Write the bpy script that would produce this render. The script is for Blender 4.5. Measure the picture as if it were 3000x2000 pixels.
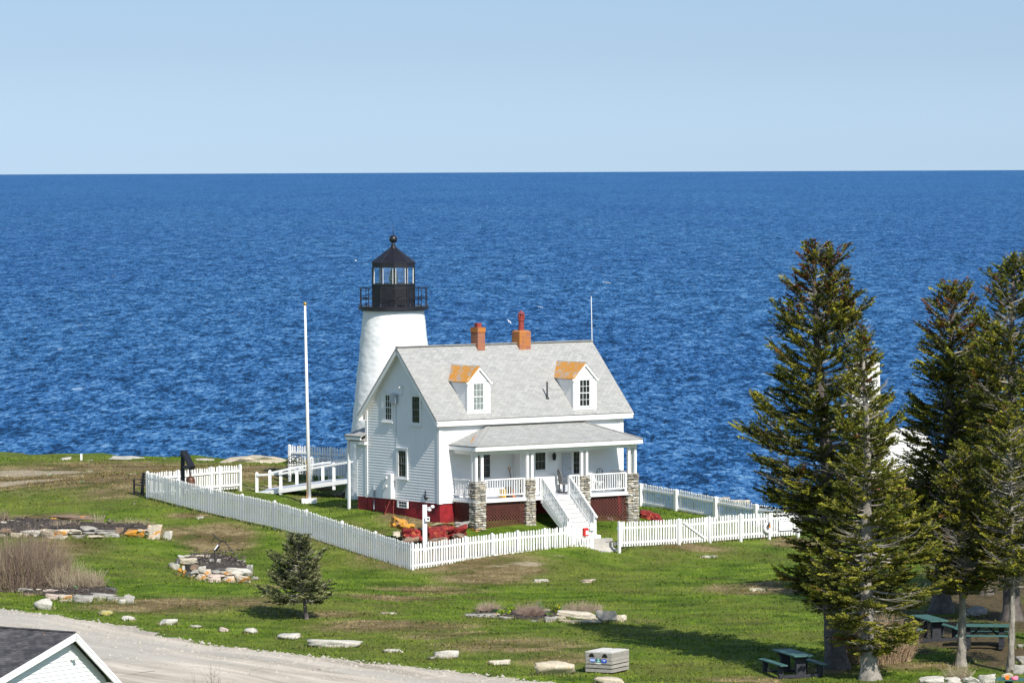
import bpy, math, random
import numpy as np
from mathutils import Vector, Matrix, noise
for _o in list(bpy.data.objects): bpy.data.objects.remove(_o)
SC = bpy.context.scene
COL = SC.collection
R = math.radians
# ------------------------------------------------------------------ camera
F = 13833.0            # focal length in pixels of the 3000 px wide photograph
CZ = 15.0              # camera height above the house lawn
SEA = -12.0
PITCH = math.atan(533/F); ROLL = 0.0043
fwd = Vector((0, math.cos(PITCH), -math.sin(PITCH)))
r0 = Vector((1, 0, 0)); u0 = Vector((0, math.sin(PITCH), math.cos(PITCH)))
rgt = r0*math.cos(ROLL) - u0*math.sin(ROLL)
upv = u0*math.cos(ROLL) + r0*math.sin(ROLL)
CAM = Vector((0, 0, CZ))
cd = bpy.data.cameras.new('camera'); cam = bpy.data.objects.new('camera', cd); COL.objects.link(cam)
cd.sensor_width = 36; cd.lens = F/3000*36; cd.clip_start = 1; cd.clip_end = 60000
m3 = Matrix((rgt, upv, -fwd)).transposed()
cam.matrix_world = Matrix.Translation(CAM) @ m3.to_4x4()
SC.camera = cam
# ------------------------------------------------------------------ sky + sun
SUN = Vector((0.483, -0.885, 0.88)).normalized()      # towards the sun
w = bpy.data.worlds.new('World'); SC.world = w; w.use_nodes = True
nt = w.node_tree; nt.nodes.clear()
out = nt.nodes.new('ShaderNodeOutputWorld'); bg = nt.nodes.new('ShaderNodeBackground')
sky = nt.nodes.new('ShaderNodeTexSky'); sky.sky_type = 'NISHITA'; sky.sun_disc = False
sky.sun_elevation = math.asin(SUN.z); sky.sun_rotation = math.atan2(SUN.x, SUN.y)
sky.altitude = 0; sky.air_density = 1.0; sky.dust_density = 0.35; sky.ozone_density = 3.0
# clear blue air low over the horizon (tint and gradient by elevation)
tc = nt.nodes.new('ShaderNodeTexCoord'); sx = nt.nodes.new('ShaderNodeSeparateXYZ')
nt.links.new(tc.outputs['Generated'], sx.inputs[0])
cr = nt.nodes.new('ShaderNodeValToRGB')
mr = nt.nodes.new('ShaderNodeMapRange'); mr.inputs['From Min'].default_value = -0.004; mr.inputs['From Max'].default_value = 0.04
nt.links.new(sx.outputs['Z'], mr.inputs['Value']); nt.links.new(mr.outputs[0], cr.inputs[0])
SKYT = [(0.0, (.425, .590, .965)), (0.25, (.38, .525, .87)), (0.6, (.33, .43, .70)), (1.0, (.322, .405, .61))]
cr.color_ramp.elements[0].position = 0; cr.color_ramp.elements[0].color = (*SKYT[0][1], 1)
cr.color_ramp.elements[1].position = 1; cr.color_ramp.elements[1].color = (*SKYT[-1][1], 1)
for p_, c_ in SKYT[1:-1]:
    e_ = cr.color_ramp.elements.new(p_); e_.color = (*c_, 1)
mx = nt.nodes.new('ShaderNodeMix'); mx.data_type = 'RGBA'; mx.blend_type = 'MULTIPLY'; mx.inputs[0].default_value = 1
m2 = nt.nodes.new('ShaderNodeMapRange'); m2.inputs['From Min'].default_value = 0.045; m2.inputs['From Max'].default_value = 0.22; nt.links.new(sx.outputs['Z'], m2.inputs['Value'])
mt_ = nt.nodes.new('ShaderNodeMix'); mt_.data_type = 'RGBA'; nt.links.new(m2.outputs[0], mt_.inputs[0]); nt.links.new(cr.outputs[0], mt_.inputs[6]); mt_.inputs[7].default_value = (.88, .83, .76, 1)
nt.links.new(sky.outputs[0], mx.inputs[6]); nt.links.new(mt_.outputs[2], mx.inputs[7])
nt.links.new(mx.outputs[2], bg.inputs[0]); bg.inputs[1].default_value = 0.15
nt.links.new(bg.outputs[0], out.inputs[0])
sd = bpy.data.lights.new('sun', 'SUN'); sd.energy = 4.6; sd.angle = R(0.5); sd.color = (1, .95, .87)
so = bpy.data.objects.new('sun', sd); COL.objects.link(so)
so.rotation_euler = (-SUN).to_track_quat('-Z', 'Y').to_euler()
SC.view_settings.view_transform = 'Standard'; SC.view_settings.look = 'None'
SC.view_settings.exposure = 0.35; SC.view_settings.gamma = 1
SC.render.resolution_x = 1024; SC.render.resolution_y = 682

# ------------------------------------------------------------------ pixel -> world helpers
def ray(u, v):
    return (fwd + rgt*((u-1500)/F) - upv*((v-1000)/F))
def P(u, v, Y):
    d = ray(u, v); return CAM + d*(Y/d.y)

# ------------------------------------------------------------------ materials
MATS = {}
def newmat(name):
    m = bpy.data.materials.new(name); m.use_nodes = True; MATS[name] = m
    n = m.node_tree; n.nodes.clear()
    o = n.nodes.new('ShaderNodeOutputMaterial'); b = n.nodes.new('ShaderNodeBsdfPrincipled')
    n.links.new(b.outputs[0], o.inputs[0])
    return m, n, b
def N(n, t, **kw):
    x = n.nodes.new(t)
    for k, v in kw.items():
        if k in x.inputs.keys() if isinstance(k, str) else False: x.inputs[k].default_value = v
        else: setattr(x, k, v)
    return x
def noi(n, scale, detail=4, rough=.55, vec=None, dist=0):
    x = n.nodes.new('ShaderNodeTexNoise'); x.inputs['Scale'].default_value = scale
    x.inputs['Detail'].default_value = detail; x.inputs['Roughness'].default_value = rough
    x.inputs['Distortion'].default_value = dist
    if vec is not None: n.links.new(vec, x.inputs['Vector'])
    return x.outputs['Fac']
def ramp(n, fac, stops):
    x = n.nodes.new('ShaderNodeValToRGB'); n.links.new(fac, x.inputs[0]); el = x.color_ramp.elements
    el[0].position = stops[0][0]; el[0].color = (*stops[0][1], 1)
    el[1].position = stops[-1][0]; el[1].color = (*stops[-1][1], 1)
    for p, c in stops[1:-1]:
        e = el.new(p); e.color = (*c, 1)
    return x.outputs[0]
def mixc(n, fac, a, b, mode='MIX'):
    x = n.nodes.new('ShaderNodeMix'); x.data_type = 'RGBA'; x.blend_type = mode
    for val, i in ((fac, 0), (a, 6), (b, 7)):
        if hasattr(val, 'is_output'): n.links.new(val, x.inputs[i])
        elif isinstance(val, (int, float)): x.inputs[i].default_value = val
        else: x.inputs[i].default_value = (*val, 1)
    return x.outputs[2]
def mth(n, op, a, b=None, clamp=False):
    x = n.nodes.new('ShaderNodeMath'); x.operation = op; x.use_clamp = clamp
    for val, i in ((a, 0), (b, 1)):
        if val is None: continue
        if hasattr(val, 'is_output'): n.links.new(val, x.inputs[i])
        else: x.inputs[i].default_value = val
    return x.outputs[0]
def mapr(n, v, a, b, c=0, d=1):
    x = n.nodes.new('ShaderNodeMapRange'); n.links.new(v, x.inputs[0])
    for i, q in enumerate((a, b, c, d)): x.inputs[i+1].default_value = q
    return x.outputs[0]
def objc(n, scale=None):
    t = n.nodes.new('ShaderNodeTexCoord')
    if scale is None: return t.outputs['Object']
    m = n.nodes.new('ShaderNodeMapping'); m.inputs['Scale'].default_value = scale
    n.links.new(t.outputs['Object'], m.inputs[0]); return m.outputs[0]
def bump(n, b, h, strength, dist):
    x = n.nodes.new('ShaderNodeBump'); x.inputs['Strength'].default_value = strength; x.inputs['Distance'].default_value = dist
    n.links.new(h, x.inputs['Height']); n.links.new(x.outputs[0], b.inputs['Normal']); return x
def attr(n, name):
    x = n.nodes.new('ShaderNodeAttribute'); x.attribute_name = name; return x

def mat_plain(name, col, rough=.6, var=.12, scale=3.0, metal=0, spec=None, bmp=0):
    m, n, b = newmat(name)
    f = noi(n, scale, 5, .6, objc(n))
    c = ramp(n, f, [(.3, tuple(x*(1-var) for x in col)), (.7, tuple(min(1, x*(1+var)) for x in col))])
    n.links.new(c, b.inputs['Base Color']); b.inputs['Roughness'].default_value = rough; b.inputs['Metallic'].default_value = metal
    if spec is not None: b.inputs['Specular IOR Level'].default_value = spec
    if bmp: bump(n, b, noi(n, scale*6, 4, .6, objc(n)), .6, bmp)
    return m
def mat_white():
    m, n, b = newmat('white_paint')
    c = ramp(n, noi(n, 1.5, 5, .6, objc(n)), [(.3, (.77, .77, .76)), (.7, (.82, .82, .81))])
    c = mixc(n, mapr(n, noi(n, 1.0, 6, .75, objc(n, (3.2, 3.2, .6))), .58, .74, 0, .5), c, (.56, .55, .50))
    n.links.new(c, b.inputs['Base Color']); b.inputs['Roughness'].default_value = .5; return m
WHITE = mat_white()
FENCEW = mat_plain('fence_paint', (.77, .77, .75), .6, .10, 1.3)
BLACK = mat_plain('black_iron', (.012, .012, .016), .38, .3, 4)
BLACKW = mat_plain('black_wood', (.012, .013, .018), .5, .3, 4)
DARK = mat_plain('dark_trim', (.03, .03, .035), .6, .2, 4)
GREYB = mat_plain('grey_box', (.30, .34, .38), .5, .1, 4)
GREYP = mat_plain('grey_painted_boards', (.50, .53, .58), .55, .08, 6)
CONC = mat_plain('concrete', (.42, .40, .36), .85, .15, 3, bmp=.01)
RUST = mat_plain('bronze_bell', (.115, .050, .028), .45, .35, 3, metal=.3)
TERRA = mat_plain('red_clay', (.25, .04, .03), .7, .2, 6)
YEL = mat_plain('yellow_plastic', (.75, .42, .02), .5, .05, 3)
ORA = mat_plain('orange_plastic', (.80, .20, .02), .5, .05, 3)
BROWN = mat_plain('brown_wood', (.10, .05, .03), .7, .2, 5)
TANW = mat_plain('tan_wood', (.45, .22, .08), .7, .2, 5)
PINK = mat_plain('pink_cloth', (.85, .20, .30), .8, .1, 8)
GREENT = mat_plain('green_bench_boards', (.055, .14, .125), .55, .3, 9)
PEDES = mat_plain('dark_pedestal', (.022, .024, .03), .8, .4, 8)
REDW = mat_plain('red_box', (.55, .02, .02), .5, .1, 4)
GREYC = mat_plain('grey_wicker', (.13, .13, .13), .7, .25, 9)
BRASS = mat_plain('gold_ball', (.45, .30, .08), .35, .1, 3, metal=.6)
FOUND = None
def mat_redstone():
    m, n, b = newmat('red_painted_stone')
    f = noi(n, 2.2, 6, .65, objc(n)); g = noi(n, 9, 5, .6, objc(n))
    c = ramp(n, f, [(.3, (.07, .007, .007)), (.48, (.23, .012, .014)), (.62, (.34, .03, .026)), (.75, (.30, .10, .07))])
    c = mixc(n, mapr(n, g, .58, .66), c, (.5, .20, .06))
    n.links.new(c, b.inputs['Base Color']); b.inputs['Roughness'].default_value = .85
    bump(n, b, noi(n, 5, 6, .65, objc(n)), 1, .12); return m
REDS = mat_redstone()
def mat_redfound():
    m, n, b = newmat('red_foundation'); f = noi(n, 1.8, 6, .7, objc(n))
    n.links.new(ramp(n, f, [(.3, (.09, .004, .006)), (.5, (.26, .008, .014)), (.7, (.36, .014, .022))]), b.inputs['Base Color']); b.inputs['Roughness'].default_value = .7
    bump(n, b, noi(n, 3, 5, .6, objc(n)), .8, .05); return m
REDF = mat_redfound()
def mat_rock(name, base, tint, licol, lic=.60, moss=None):
    m, n, b = newmat(name); o = objc(n)
    f = noi(n, 2.6, 6, .7, o); g = noi(n, 3.1, 3, .6, objc(n, (1, 1, 1.3))); h = noi(n, 14, 5, .65, o)
    c = ramp(n, f, [(.3, base), (.65, tint)])
    c = mixc(n, mapr(n, h, .35, .75, 0, .55), c, tuple(x*.55 for x in base))
    if lic < 1: c = mixc(n, mapr(n, g, lic, lic+.06), c, licol)
    n.links.new(c, b.inputs['Base Color']); b.inputs['Roughness'].default_value = .85
    bump(n, b, noi(n, 7, 7, .7, o), .8, .05); return m
RK = {
 'w': mat_rock('pale_stone', (.42, .395, .34), (.64, .61, .54), (.6, .5, .35), .70),
 'g': mat_rock('grey_stone', (.26, .25, .22), (.44, .42, .38), (.5, .26, .06), .66),
 't': mat_rock('tan_stone', (.45, .38, .27), (.62, .55, .43), (.55, .35, .1), .66),
 'o': mat_rock('orange_lichen_stone', (.52, .44, .34), (.66, .58, .48), (.60, .27, .05), .55),
 'O': mat_rock('lichen_covered_stone', (.40, .22, .08), (.60, .30, .06), (.62, .28, .03), .47),
 'd': mat_rock('dark_stone', (.06, .055, .05), (.15, .14, .13), (.3, .3, .28), .66),
 'b': mat_rock('brown_stone', (.17, .11, .08), (.30, .22, .16), (.5, .2, .04), .62),
 'm': mat_rock('mossy_stone', (.30, .28, .16), (.42, .40, .24), (.40, .36, .10), .50),
 'G': mat_rock('green_stone', (.03, .07, .055), (.07, .12, .10), (.15, .2, .16), .62),
 'p': mat_rock('pinkish_stone', (.48, .38, .31), (.62, .52, .45), (.6, .4, .25), .68),
 'l': mat_rock('ledge_stone', (.50, .44, .34), (.66, .60, .50), (.45, .40, .3), .60),
}
def mat_shingle():
    m, n, b = newmat('grey_shingles')
    uv = n.nodes.new('ShaderNodeUVMap'); uv.uv_map = 'UVMap'
    br = n.nodes.new('ShaderNodeTexBrick'); n.links.new(uv.outputs[0], br.inputs['Vector'])
    br.offset = .5; br.inputs['Scale'].default_value = 1
    br.inputs['Brick Width'].default_value = .24; br.inputs['Row Height'].default_value = .115
    br.inputs['Mortar Size'].default_value = .006; br.inputs['Bias'].default_value = 0
    br.inputs['Color1'].default_value = (.28, .285, .28, 1); br.inputs['Color2'].default_value = (.42, .42, .405, 1)
    br.inputs['Mortar'].default_value = (.22, .22, .215, 1)
    f = noi(n, .9, 5, .65, objc(n)); g = noi(n, 8, 4, .7, objc(n))
    c = mixc(n, mapr(n, f, .35, .7, 0, .5), br.outputs[0], (.36, .355, .315))
    c = mixc(n, mapr(n, g, .3, .7, 0, .45), c, (.41, .41, .395))
    L = attr(n, 'lichen')
    k = mth(n, 'MULTIPLY', L.outputs['Fac'], mapr(n, noi(n, 3.4, 5, .7, objc(n)), .38, .50))
    c = mixc(n, k, c, mixc(n, noi(n, 13, 3, .6, objc(n)), (.56, .20, .012), (.62, .33, .07)))
    n.links.new(c, b.inputs['Base Color']); b.inputs['Roughness'].default_value = .9
    sp = n.nodes.new('ShaderNodeSeparateXYZ'); n.links.new(uv.outputs[0], sp.inputs[0])
    saw = mth(n, 'FRACT', mth(n, 'DIVIDE', sp.outputs['Y'], .115))
    hh = mth(n, 'SUBTRACT', mth(n, 'MULTIPLY', br.outputs['Fac'], -.6), saw)
    bump(n, b, hh, .8, .02); return m
SHING = mat_shingle()
def mat_darkshingle():
    m, n, b = newmat('dark_shingles')
    uv = n.nodes.new('ShaderNodeUVMap'); uv.uv_map = 'UVMap'
    br = n.nodes.new('ShaderNodeTexBrick'); n.links.new(uv.outputs[0], br.inputs['Vector'])
    br.inputs['Scale'].default_value = 1; br.inputs['Brick Width'].default_value = .22; br.inputs['Row Height'].default_value = .12
    br.inputs['Mortar Size'].default_value = .008
    br.inputs['Color1'].default_value = (.035, .033, .038, 1); br.inputs['Color2'].default_value = (.085, .08, .082, 1)
    br.inputs['Mortar'].default_value = (.012, .012, .014, 1)
    f = noi(n, 1.6, 6, .7, objc(n)); g = noi(n, 6, 4, .7, objc(n))
    c = mixc(n, mapr(n, f, .5, .7, 0, .7), br.outputs[0], (.20, .19, .19))
    c = mixc(n, mapr(n, g, .70, .74), c, (.55, .28, .12))
    n.links.new(c, b.inputs['Base Color']); b.inputs['Roughness'].default_value = .9
    bump(n, b, br.outputs['Fac'], -.9, .02); return m
DSHING = mat_darkshingle()
def mat_brick():
    m, n, b = newmat('chimney_brick')
    uv = n.nodes.new('ShaderNodeUVMap'); uv.uv_map = 'UVMap'
    br = n.nodes.new('ShaderNodeTexBrick'); n.links.new(uv.outputs[0], br.inputs['Vector'])
    br.inputs['Scale'].default_value = 1; br.inputs['Brick Width'].default_value = .13; br.inputs['Row Height'].default_value = .055
    br.inputs['Mortar Size'].default_value = .005
    br.inputs['Color1'].default_value = (.26, .055, .03, 1); br.inputs['Color2'].default_value = (.20, .05, .03, 1)
    br.inputs['Mortar'].default_value = (.44, .33, .27, 1)
    L = attr(n, 'lichen'); g = noi(n, 4, 5, .7, objc(n))
    k = mth(n, 'MULTIPLY', L.outputs['Fac'], mapr(n, g, .36, .5))
    c = mixc(n, k, br.outputs[0], mixc(n, br.outputs['Fac'], (.42, .13, .008), (.55, .27, .05)))
    n.links.new(c, b.inputs['Base Color']); b.inputs['Roughness'].default_value = .85
    bump(n, b, br.outputs['Fac'], -.5, .01); return m
BRICK = mat_brick()
def mat_tint(name, rough=.8, bmp=.03, sc=10):
    m, n, b = newmat(name); a = attr(n, 'tint')
    f = noi(n, sc, 6, .7, objc(n))
    c = mixc(n, 1.0, a.outputs['Color'], ramp(n, f, [(.3, (.6, .6, .6)), (.7, (1.1, 1.1, 1.1))]), 'MULTIPLY')
    n.links.new(c, b.inputs['Base Color']); b.inputs['Roughness'].default_value = rough
    if bmp: bump(n, b, f, .7, bmp)
    return m
TINT = mat_tint('fieldstone')
TINTW = mat_tint('weathered_wood', .8, .006, 18)
def mat_glass():
    m, n, b = newmat('window_glass')
    b.inputs['Base Color'].default_value = (.012, .014, .018, 1); b.inputs['Roughness'].default_value = .12
    b.inputs['Specular IOR Level'].default_value = .6
    f = noi(n, 3, 2, .5, objc(n)); n.links.new(ramp(n, f, [(.3, (.008, .01, .014)), (.7, (.03, .034, .042))]), b.inputs['Base Color']); return m
GLASS = mat_glass()
CURT = mat_plain('pane_with_curtain', (.20, .23, .22), .4, .35, 9)
def mat_clear():
    m, n, b = newmat('lantern_glass')
    n.nodes.remove(b); o = [x for x in n.nodes if x.type == 'OUTPUT_MATERIAL'][0]
    t = n.nodes.new('ShaderNodeBsdfTransparent'); g = n.nodes.new('ShaderNodeBsdfGlossy'); g.inputs['Roughness'].default_value = .03
    t.inputs[0].default_value = (.93, .97, .98, 1); mxs = n.nodes.new('ShaderNodeMixShader'); mxs.inputs[0].default_value = .08
    n.links.new(t.outputs[0], mxs.inputs[1]); n.links.new(g.outputs[0], mxs.inputs[2]); n.links.new(mxs.outputs[0], o.inputs[0]); return m
CLEAR = mat_clear()
def mat_lens():
    m, n, b = newmat('lens_glass')
    o = objc(n); wv = n.nodes.new('ShaderNodeTexWave'); wv.bands_direction = 'Z'; wv.inputs['Scale'].default_value = 5; n.links.new(o, wv.inputs[0])
    n.links.new(ramp(n, wv.outputs['Fac'], [(.3, (.14, .19, .11)), (.7, (.60, .74, .66))]), b.inputs['Base Color'])
    b.inputs['Roughness'].default_value = .1; b.inputs['Transmission Weight'].default_value = .35; return m
LENS = mat_lens()
def mat_masonry():
    m, n, b = newmat('whitewashed_rubble')
    o = objc(n); f = noi(n, 1.4, 4, .6, o); v = n.nodes.new('ShaderNodeTexVoronoi'); v.inputs['Scale'].default_value = 2.2; v.feature = 'SMOOTH_F1'
    mp = n.nodes.new('ShaderNodeMapping'); mp.inputs['Scale'].default_value = (1.4, 1.4, 2.4); n.links.new(o, mp.inputs[0]); n.links.new(mp.outputs[0], v.inputs['Vector'])
    g = noi(n, 1.2, 5, .7, objc(n, (2.4, 2.4, .5)))
    c = ramp(n, f, [(.3, (.76, .76, .74)), (.7, (.82, .82, .81))])
    c = mixc(n, mapr(n, g, .62, .72, 0, .55), c, (.58, .50, .38))
    n.links.new(c, b.inputs['Base Color']); b.inputs['Roughness'].default_value = .55
    bump(n, b, mth(n, 'MULTIPLY', v.outputs['Distance'], -1), .35, .06); return m
MASON = mat_masonry()

# ------------------------------------------------------------------ mesh builder
def basis(p, q):
    d = (q-p); L = d.length; d = d/L if L > 1e-9 else Vector((0, 0, 1))
    a = Vector((0, 0, 1)) if abs(d.z) < .95 else Vector((1, 0, 0))
    s = d.cross(a).normalized(); t = s.cross(d).normalized()
    return d, s, t, L
class MB:
    def __init__(s): s.v = []; s.f = []; s.uv = {}; s.c = []; s.tint = (1, 1, 1); s.li = []; s.lich = 0.0
    def face(s, pts, uv=None):
        i = len(s.v); s.v += [tuple(p) for p in pts]; s.f.append(tuple(range(i, i+len(pts))))
        if uv is not None: s.uv[len(s.f)-1] = uv
        s.c.append(s.tint); s.li.append(s.lich)
    def add(s, vs, fs):
        i = len(s.v); s.v += [tuple(p) for p in vs]
        for f in fs: s.f.append(tuple(i+k for k in f)); s.c.append(s.tint); s.li.append(s.lich)
    def box(s, x0, x1, y0, y1, z0, z1):
        s.add([(x0,y0,z0),(x1,y0,z0),(x1,y1,z0),(x0,y1,z0),(x0,y0,z1),(x1,y0,z1),(x1,y1,z1),(x0,y1,z1)],
              [(0,3,2,1),(4,5,6,7),(0,1,5,4),(1,2,6,5),(2,3,7,6),(3,0,4,7)])
    def boxuv(s, x0, x1, y0, y1, z0, z1):     # box with wall uv
        c = [(x0,y0),(x1,y0),(x1,y1),(x0,y1)]; a = 0
        for k in range(4):
            p, q = c[k], c[(k+1) % 4]; L = math.hypot(p[0]-q[0], p[1]-q[1])
            s.face([(p[0],p[1],z0),(q[0],q[1],z0),(q[0],q[1],z1),(p[0],p[1],z1)], [(a,z0),(a+L,z0),(a+L,z1),(a,z1)]); a += L+.03
        s.face([(x0,y0,z1),(x1,y0,z1),(x1,y1,z1),(x0,y1,z1)], [(x0,y0),(x1,y0),(x1,y1),(x0,y1)])
    def beam(s, p, q, w, h, up=None):
        p = Vector(p); q = Vector(q); d, a, t, L = basis(p, q)
        if up is not None:
            up = Vector(up); a = d.cross(up).normalized(); t = a.cross(d).normalized()
        vs = []
        for e in (p, q):
            for i, j in ((-1,-1),(1,-1),(1,1),(-1,1)): vs.append(e + a*(i*w/2) + t*(j*h/2))
        s.add(vs, [(3,2,1,0),(4,5,6,7),(0,1,5,4),(1,2,6,5),(2,3,7,6),(3,0,4,7)])
    def tube(s, pts, rad, n=8, cap=True):
        pts = [Vector(p) for p in pts]; rad = rad if isinstance(rad, (list, tuple)) else [rad]*len(pts)
        i0 = len(s.v); vs = []
        for k, p in enumerate(pts):
            a = pts[max(0, k-1)]; b = pts[min(len(pts)-1, k+1)]; d, sx_, t, L = basis(a, b)
            for j in range(n):
                an = 2*math.pi*j/n; vs.append(p + sx_*math.cos(an)*rad[k] + t*math.sin(an)*rad[k])
        fs = []
        for k in range(len(pts)-1):
            for j in range(n):
                j2 = (j+1) % n; fs.append((k*n+j, k*n+j2, (k+1)*n+j2, (k+1)*n+j))
        if cap: fs.append(tuple(range(n-1, -1, -1))); fs.append(tuple((len(pts)-1)*n+j for j in range(n)))
        s.add(vs, fs)
    def lathe(s, c, prof, n=16, ph=0, cap=True):
        vs = []; cx, cy, cz = c
        for r, z in prof:
            for j in range(n):
                an = ph+2*math.pi*j/n; vs.append((cx+r*math.cos(an), cy+r*math.sin(an), cz+z))
        fs = []
        for k in range(len(prof)-1):
            for j in range(n):
                j2 = (j+1) % n; fs.append((k*n+j, k*n+j2, (k+1)*n+j2, (k+1)*n+j))
        if cap: fs.append(tuple(range(n-1, -1, -1))); fs.append(tuple((len(prof)-1)*n+j for j in range(n)))
        s.add(vs, fs)
    def prism(s, poly, ext):
        ext = Vector(ext); a = [Vector(p) for p in poly]; b = [p+ext for p in a]; n = len(a)
        s.add(a+b, [tuple(range(n-1, -1, -1)), tuple(range(n, 2*n))] + [(k, (k+1) % n, n+(k+1) % n, n+k) for k in range(n)])
    def slab(s, quad, th, uvo=None):   # roof slab: quad upper surface (with uv), thickness downwards
        q = [Vector(p) for p in quad]; e = (q[1]-q[0]).normalized(); nrm = (q[1]-q[0]).cross(q[-1]-q[0]).normalized()
        if nrm.z < 0: nrm = -nrm
        g = nrm.cross(e)
        s.face(q, [((p-q[0]).dot(e)+(uvo or 0), (p-q[0]).dot(g)) for p in q])
        b = [p - nrm*th for p in q]; n = len(q)
        s.face(b[::-1])
        for k in range(n): s.face([q[k], b[k], b[(k+1) % n], q[(k+1) % n]])
    def build(s, name, mat, parent=None, smooth=False):
        me = bpy.data.meshes.new(name); me.from_pydata(s.v, [], s.f)
        if s.uv:
            ul = me.uv_layers.new(name='UVMap')
            for fi, uv in s.uv.items():
                st = me.polygons[fi].loop_start
                for k, c in enumerate(uv): ul.data[st+k].uv = c
        if any(c != (1, 1, 1) for c in s.c):
            at = me.attributes.new('tint', 'FLOAT_COLOR', 'FACE')
            at.data.foreach_set('color', [x for c in s.c for x in (*c, 1)])
        if any(s.li):
            at = me.attributes.new('lichen', 'FLOAT', 'FACE'); at.data.foreach_set('value', s.li)
        if smooth: me.polygons.foreach_set('use_smooth', [True]*len(s.f))
        me.materials.append(mat); me.update()
        o = bpy.data.objects.new(name, me); COL.objects.link(o)
        if parent: o.parent = parent
        return o
def tag(o, label=None, cat=None, group=None, kind=None):
    if label: o['label'] = label
    if cat: o['category'] = cat
    if group: o['group'] = group
    if kind: o['kind'] = kind
    return o
def thing(name, label, cat, loc=(0,0,0), rz=0, group=None):
    o = bpy.data.objects.new(name, None); o.empty_display_size = .3; COL.objects.link(o); o.location = loc; o.rotation_euler = (0, 0, rz)
    return tag(o, label, cat, group)
def npmesh(name, V, Fq, mat, parent=None, col=None, smooth=False):   # numpy mesh; Fq (n,k)
    me = bpy.data.meshes.new(name); nf, k = Fq.shape
    me.vertices.add(len(V)); me.vertices.foreach_set('co', V.astype(np.float32).ravel())
    me.loops.add(nf*k); me.loops.foreach_set('vertex_index', Fq.astype(np.int32).ravel())
    me.polygons.add(nf); me.polygons.foreach_set('loop_start', np.arange(0, nf*k, k, dtype=np.int32))
    me.polygons.foreach_set('loop_total', np.full(nf, k, dtype=np.int32))
    if smooth: me.polygons.foreach_set('use_smooth', np.ones(nf, dtype=bool))
    me.update(calc_edges=True)
    if col is not None:
        dom = 'FACE' if len(col) == nf else 'POINT'
        at = me.attributes.new('tint', 'FLOAT_COLOR', dom)
        c4 = np.ones((len(col), 4), np.float32); c4[:, :3] = col; at.data.foreach_set('color', c4.ravel())
    me.materials.append(mat)
    o = bpy.data.objects.new(name, me); COL.objects.link(o)
    if parent: o.parent = parent
    return o
# ------------------------------------------------------------------ terrain
CTRL = [(1291,1527,195.2),(1048,1500,199.9),(1205,1676,188),(1741,1611,193.5),(1810,1606,194),(2167,1588,197.6),(2330,1579,199.2),
 (427,1460,204.3),(613,1508,200.1),(801,1548,196.1),(998,1608,192.1),(706,1434,207.6),(1872,1524,198.8),(1881,1487,210),(2101,1524,205.5),
 (897,1811,170.5),(1780,1966,154.5),(0,1343,236),(400,1343,237),(800,1350,234),(1000,1352,232),(100,1470,204),(300,1580,193.5),(0,1580,193.5),(120,1770,175.5),
 (620,1705,181.5),(1500,1700,186.0),(1450,1818,170.3),(2000,1640,192.0),(2300,1700,184.5),(2450,1960,155.5),(2545,1988,153.2),(2760,1795,172),(2815,1950,155.8),
 (2961,1970,154),(2320,1992,152.2),(860,1443,209),(1040,1420,212),(900,1394,213),(907,1475,204.5),(1000,1460,205),(1400,1600,192),(1250,1595,191.5),(1130,1550,195),(1560,1560,194.2),
 (20,1790,172.5),(600,1880,163.5),(1200,1950,156.5),(1500,1985,153.2),(1690,1590,194.0),(1760,1598,194.0),(1775,1590,194.3),(1740,1592,194.0),(1950,1500,203),(2000,1560,199.5),(1900,1760,178),(2100,1800,173)]
def basez(Y): return np.interp(Y, [0,100,150,172,182,194,209,232,400],[-1.8,-1.75,-1.62,-1.58,-1.25,-.75,-.1,0,0])
_c = []
for (u_, v_, Y_) in CTRL:
    p_ = P(u_, v_, Y_); _c.append((p_.x, p_.y, p_.z-float(basez(p_.y))))
_c = np.array(_c)
SG = 7.0
_K = np.exp(-((_c[:,None,0]-_c[None,:,0])**2+(_c[:,None,1]-_c[None,:,1])**2)/(2*SG*SG))
_W = np.linalg.solve(_K+np.eye(len(_c))*.03, _c[:,2])
def lown(X, Y):
    return (np.sin(X*.9+Y*.37)*np.sin(Y*.71-X*.23)*.035 + np.sin(X*.31+1.3)*np.sin(Y*.27+.6)*.05 + np.sin(X*2.3+Y*1.9)*np.sin(Y*2.9-X*1.1)*.012)
def edgeY(X):  # seaward edge of the lawn
    e = np.interp(X, [-200,-60,-30,-8,-4,1,5,9,12.5,15,30,60,200],[300,262,244,235,231,222,213.5,210.5,212,223,230,240,270])
    return e + np.sin(X*1.1)*1.0+np.sin(X*2.7+1)*.5
def gz(X, Y):
    X = np.asarray(X, float); Y = np.asarray(Y, float)
    z = basez(Y)
    k = np.zeros(np.broadcast(X, Y).shape)
    for (cx, cy, _), w_ in zip(_c, _W): k = k + w_*np.exp(-((X-cx)**2+(Y-cy)**2)/(2*SG*SG))
    z = z + k + lown(X, Y)
    z = z - .38*np.exp(-(((X-3.75)/.95)**2+((Y-194.1)/.9)**2)**1.5)   # trodden hollow at the porch steps
    e = edgeY(X); d = Y-e
    drop = np.clip(d, 0, 30)
    cl = np.where(d > 0, -np.minimum(13.5, drop*1.15 + np.sin(X*1.7+Y*1.3)*.5*np.clip(d,0,1)+np.sin(X*4.1-Y*2.2)*.25*np.clip(d,0,1)), 0)
    return z+cl
def gzf(x, y): return float(gz(x, y))
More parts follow.
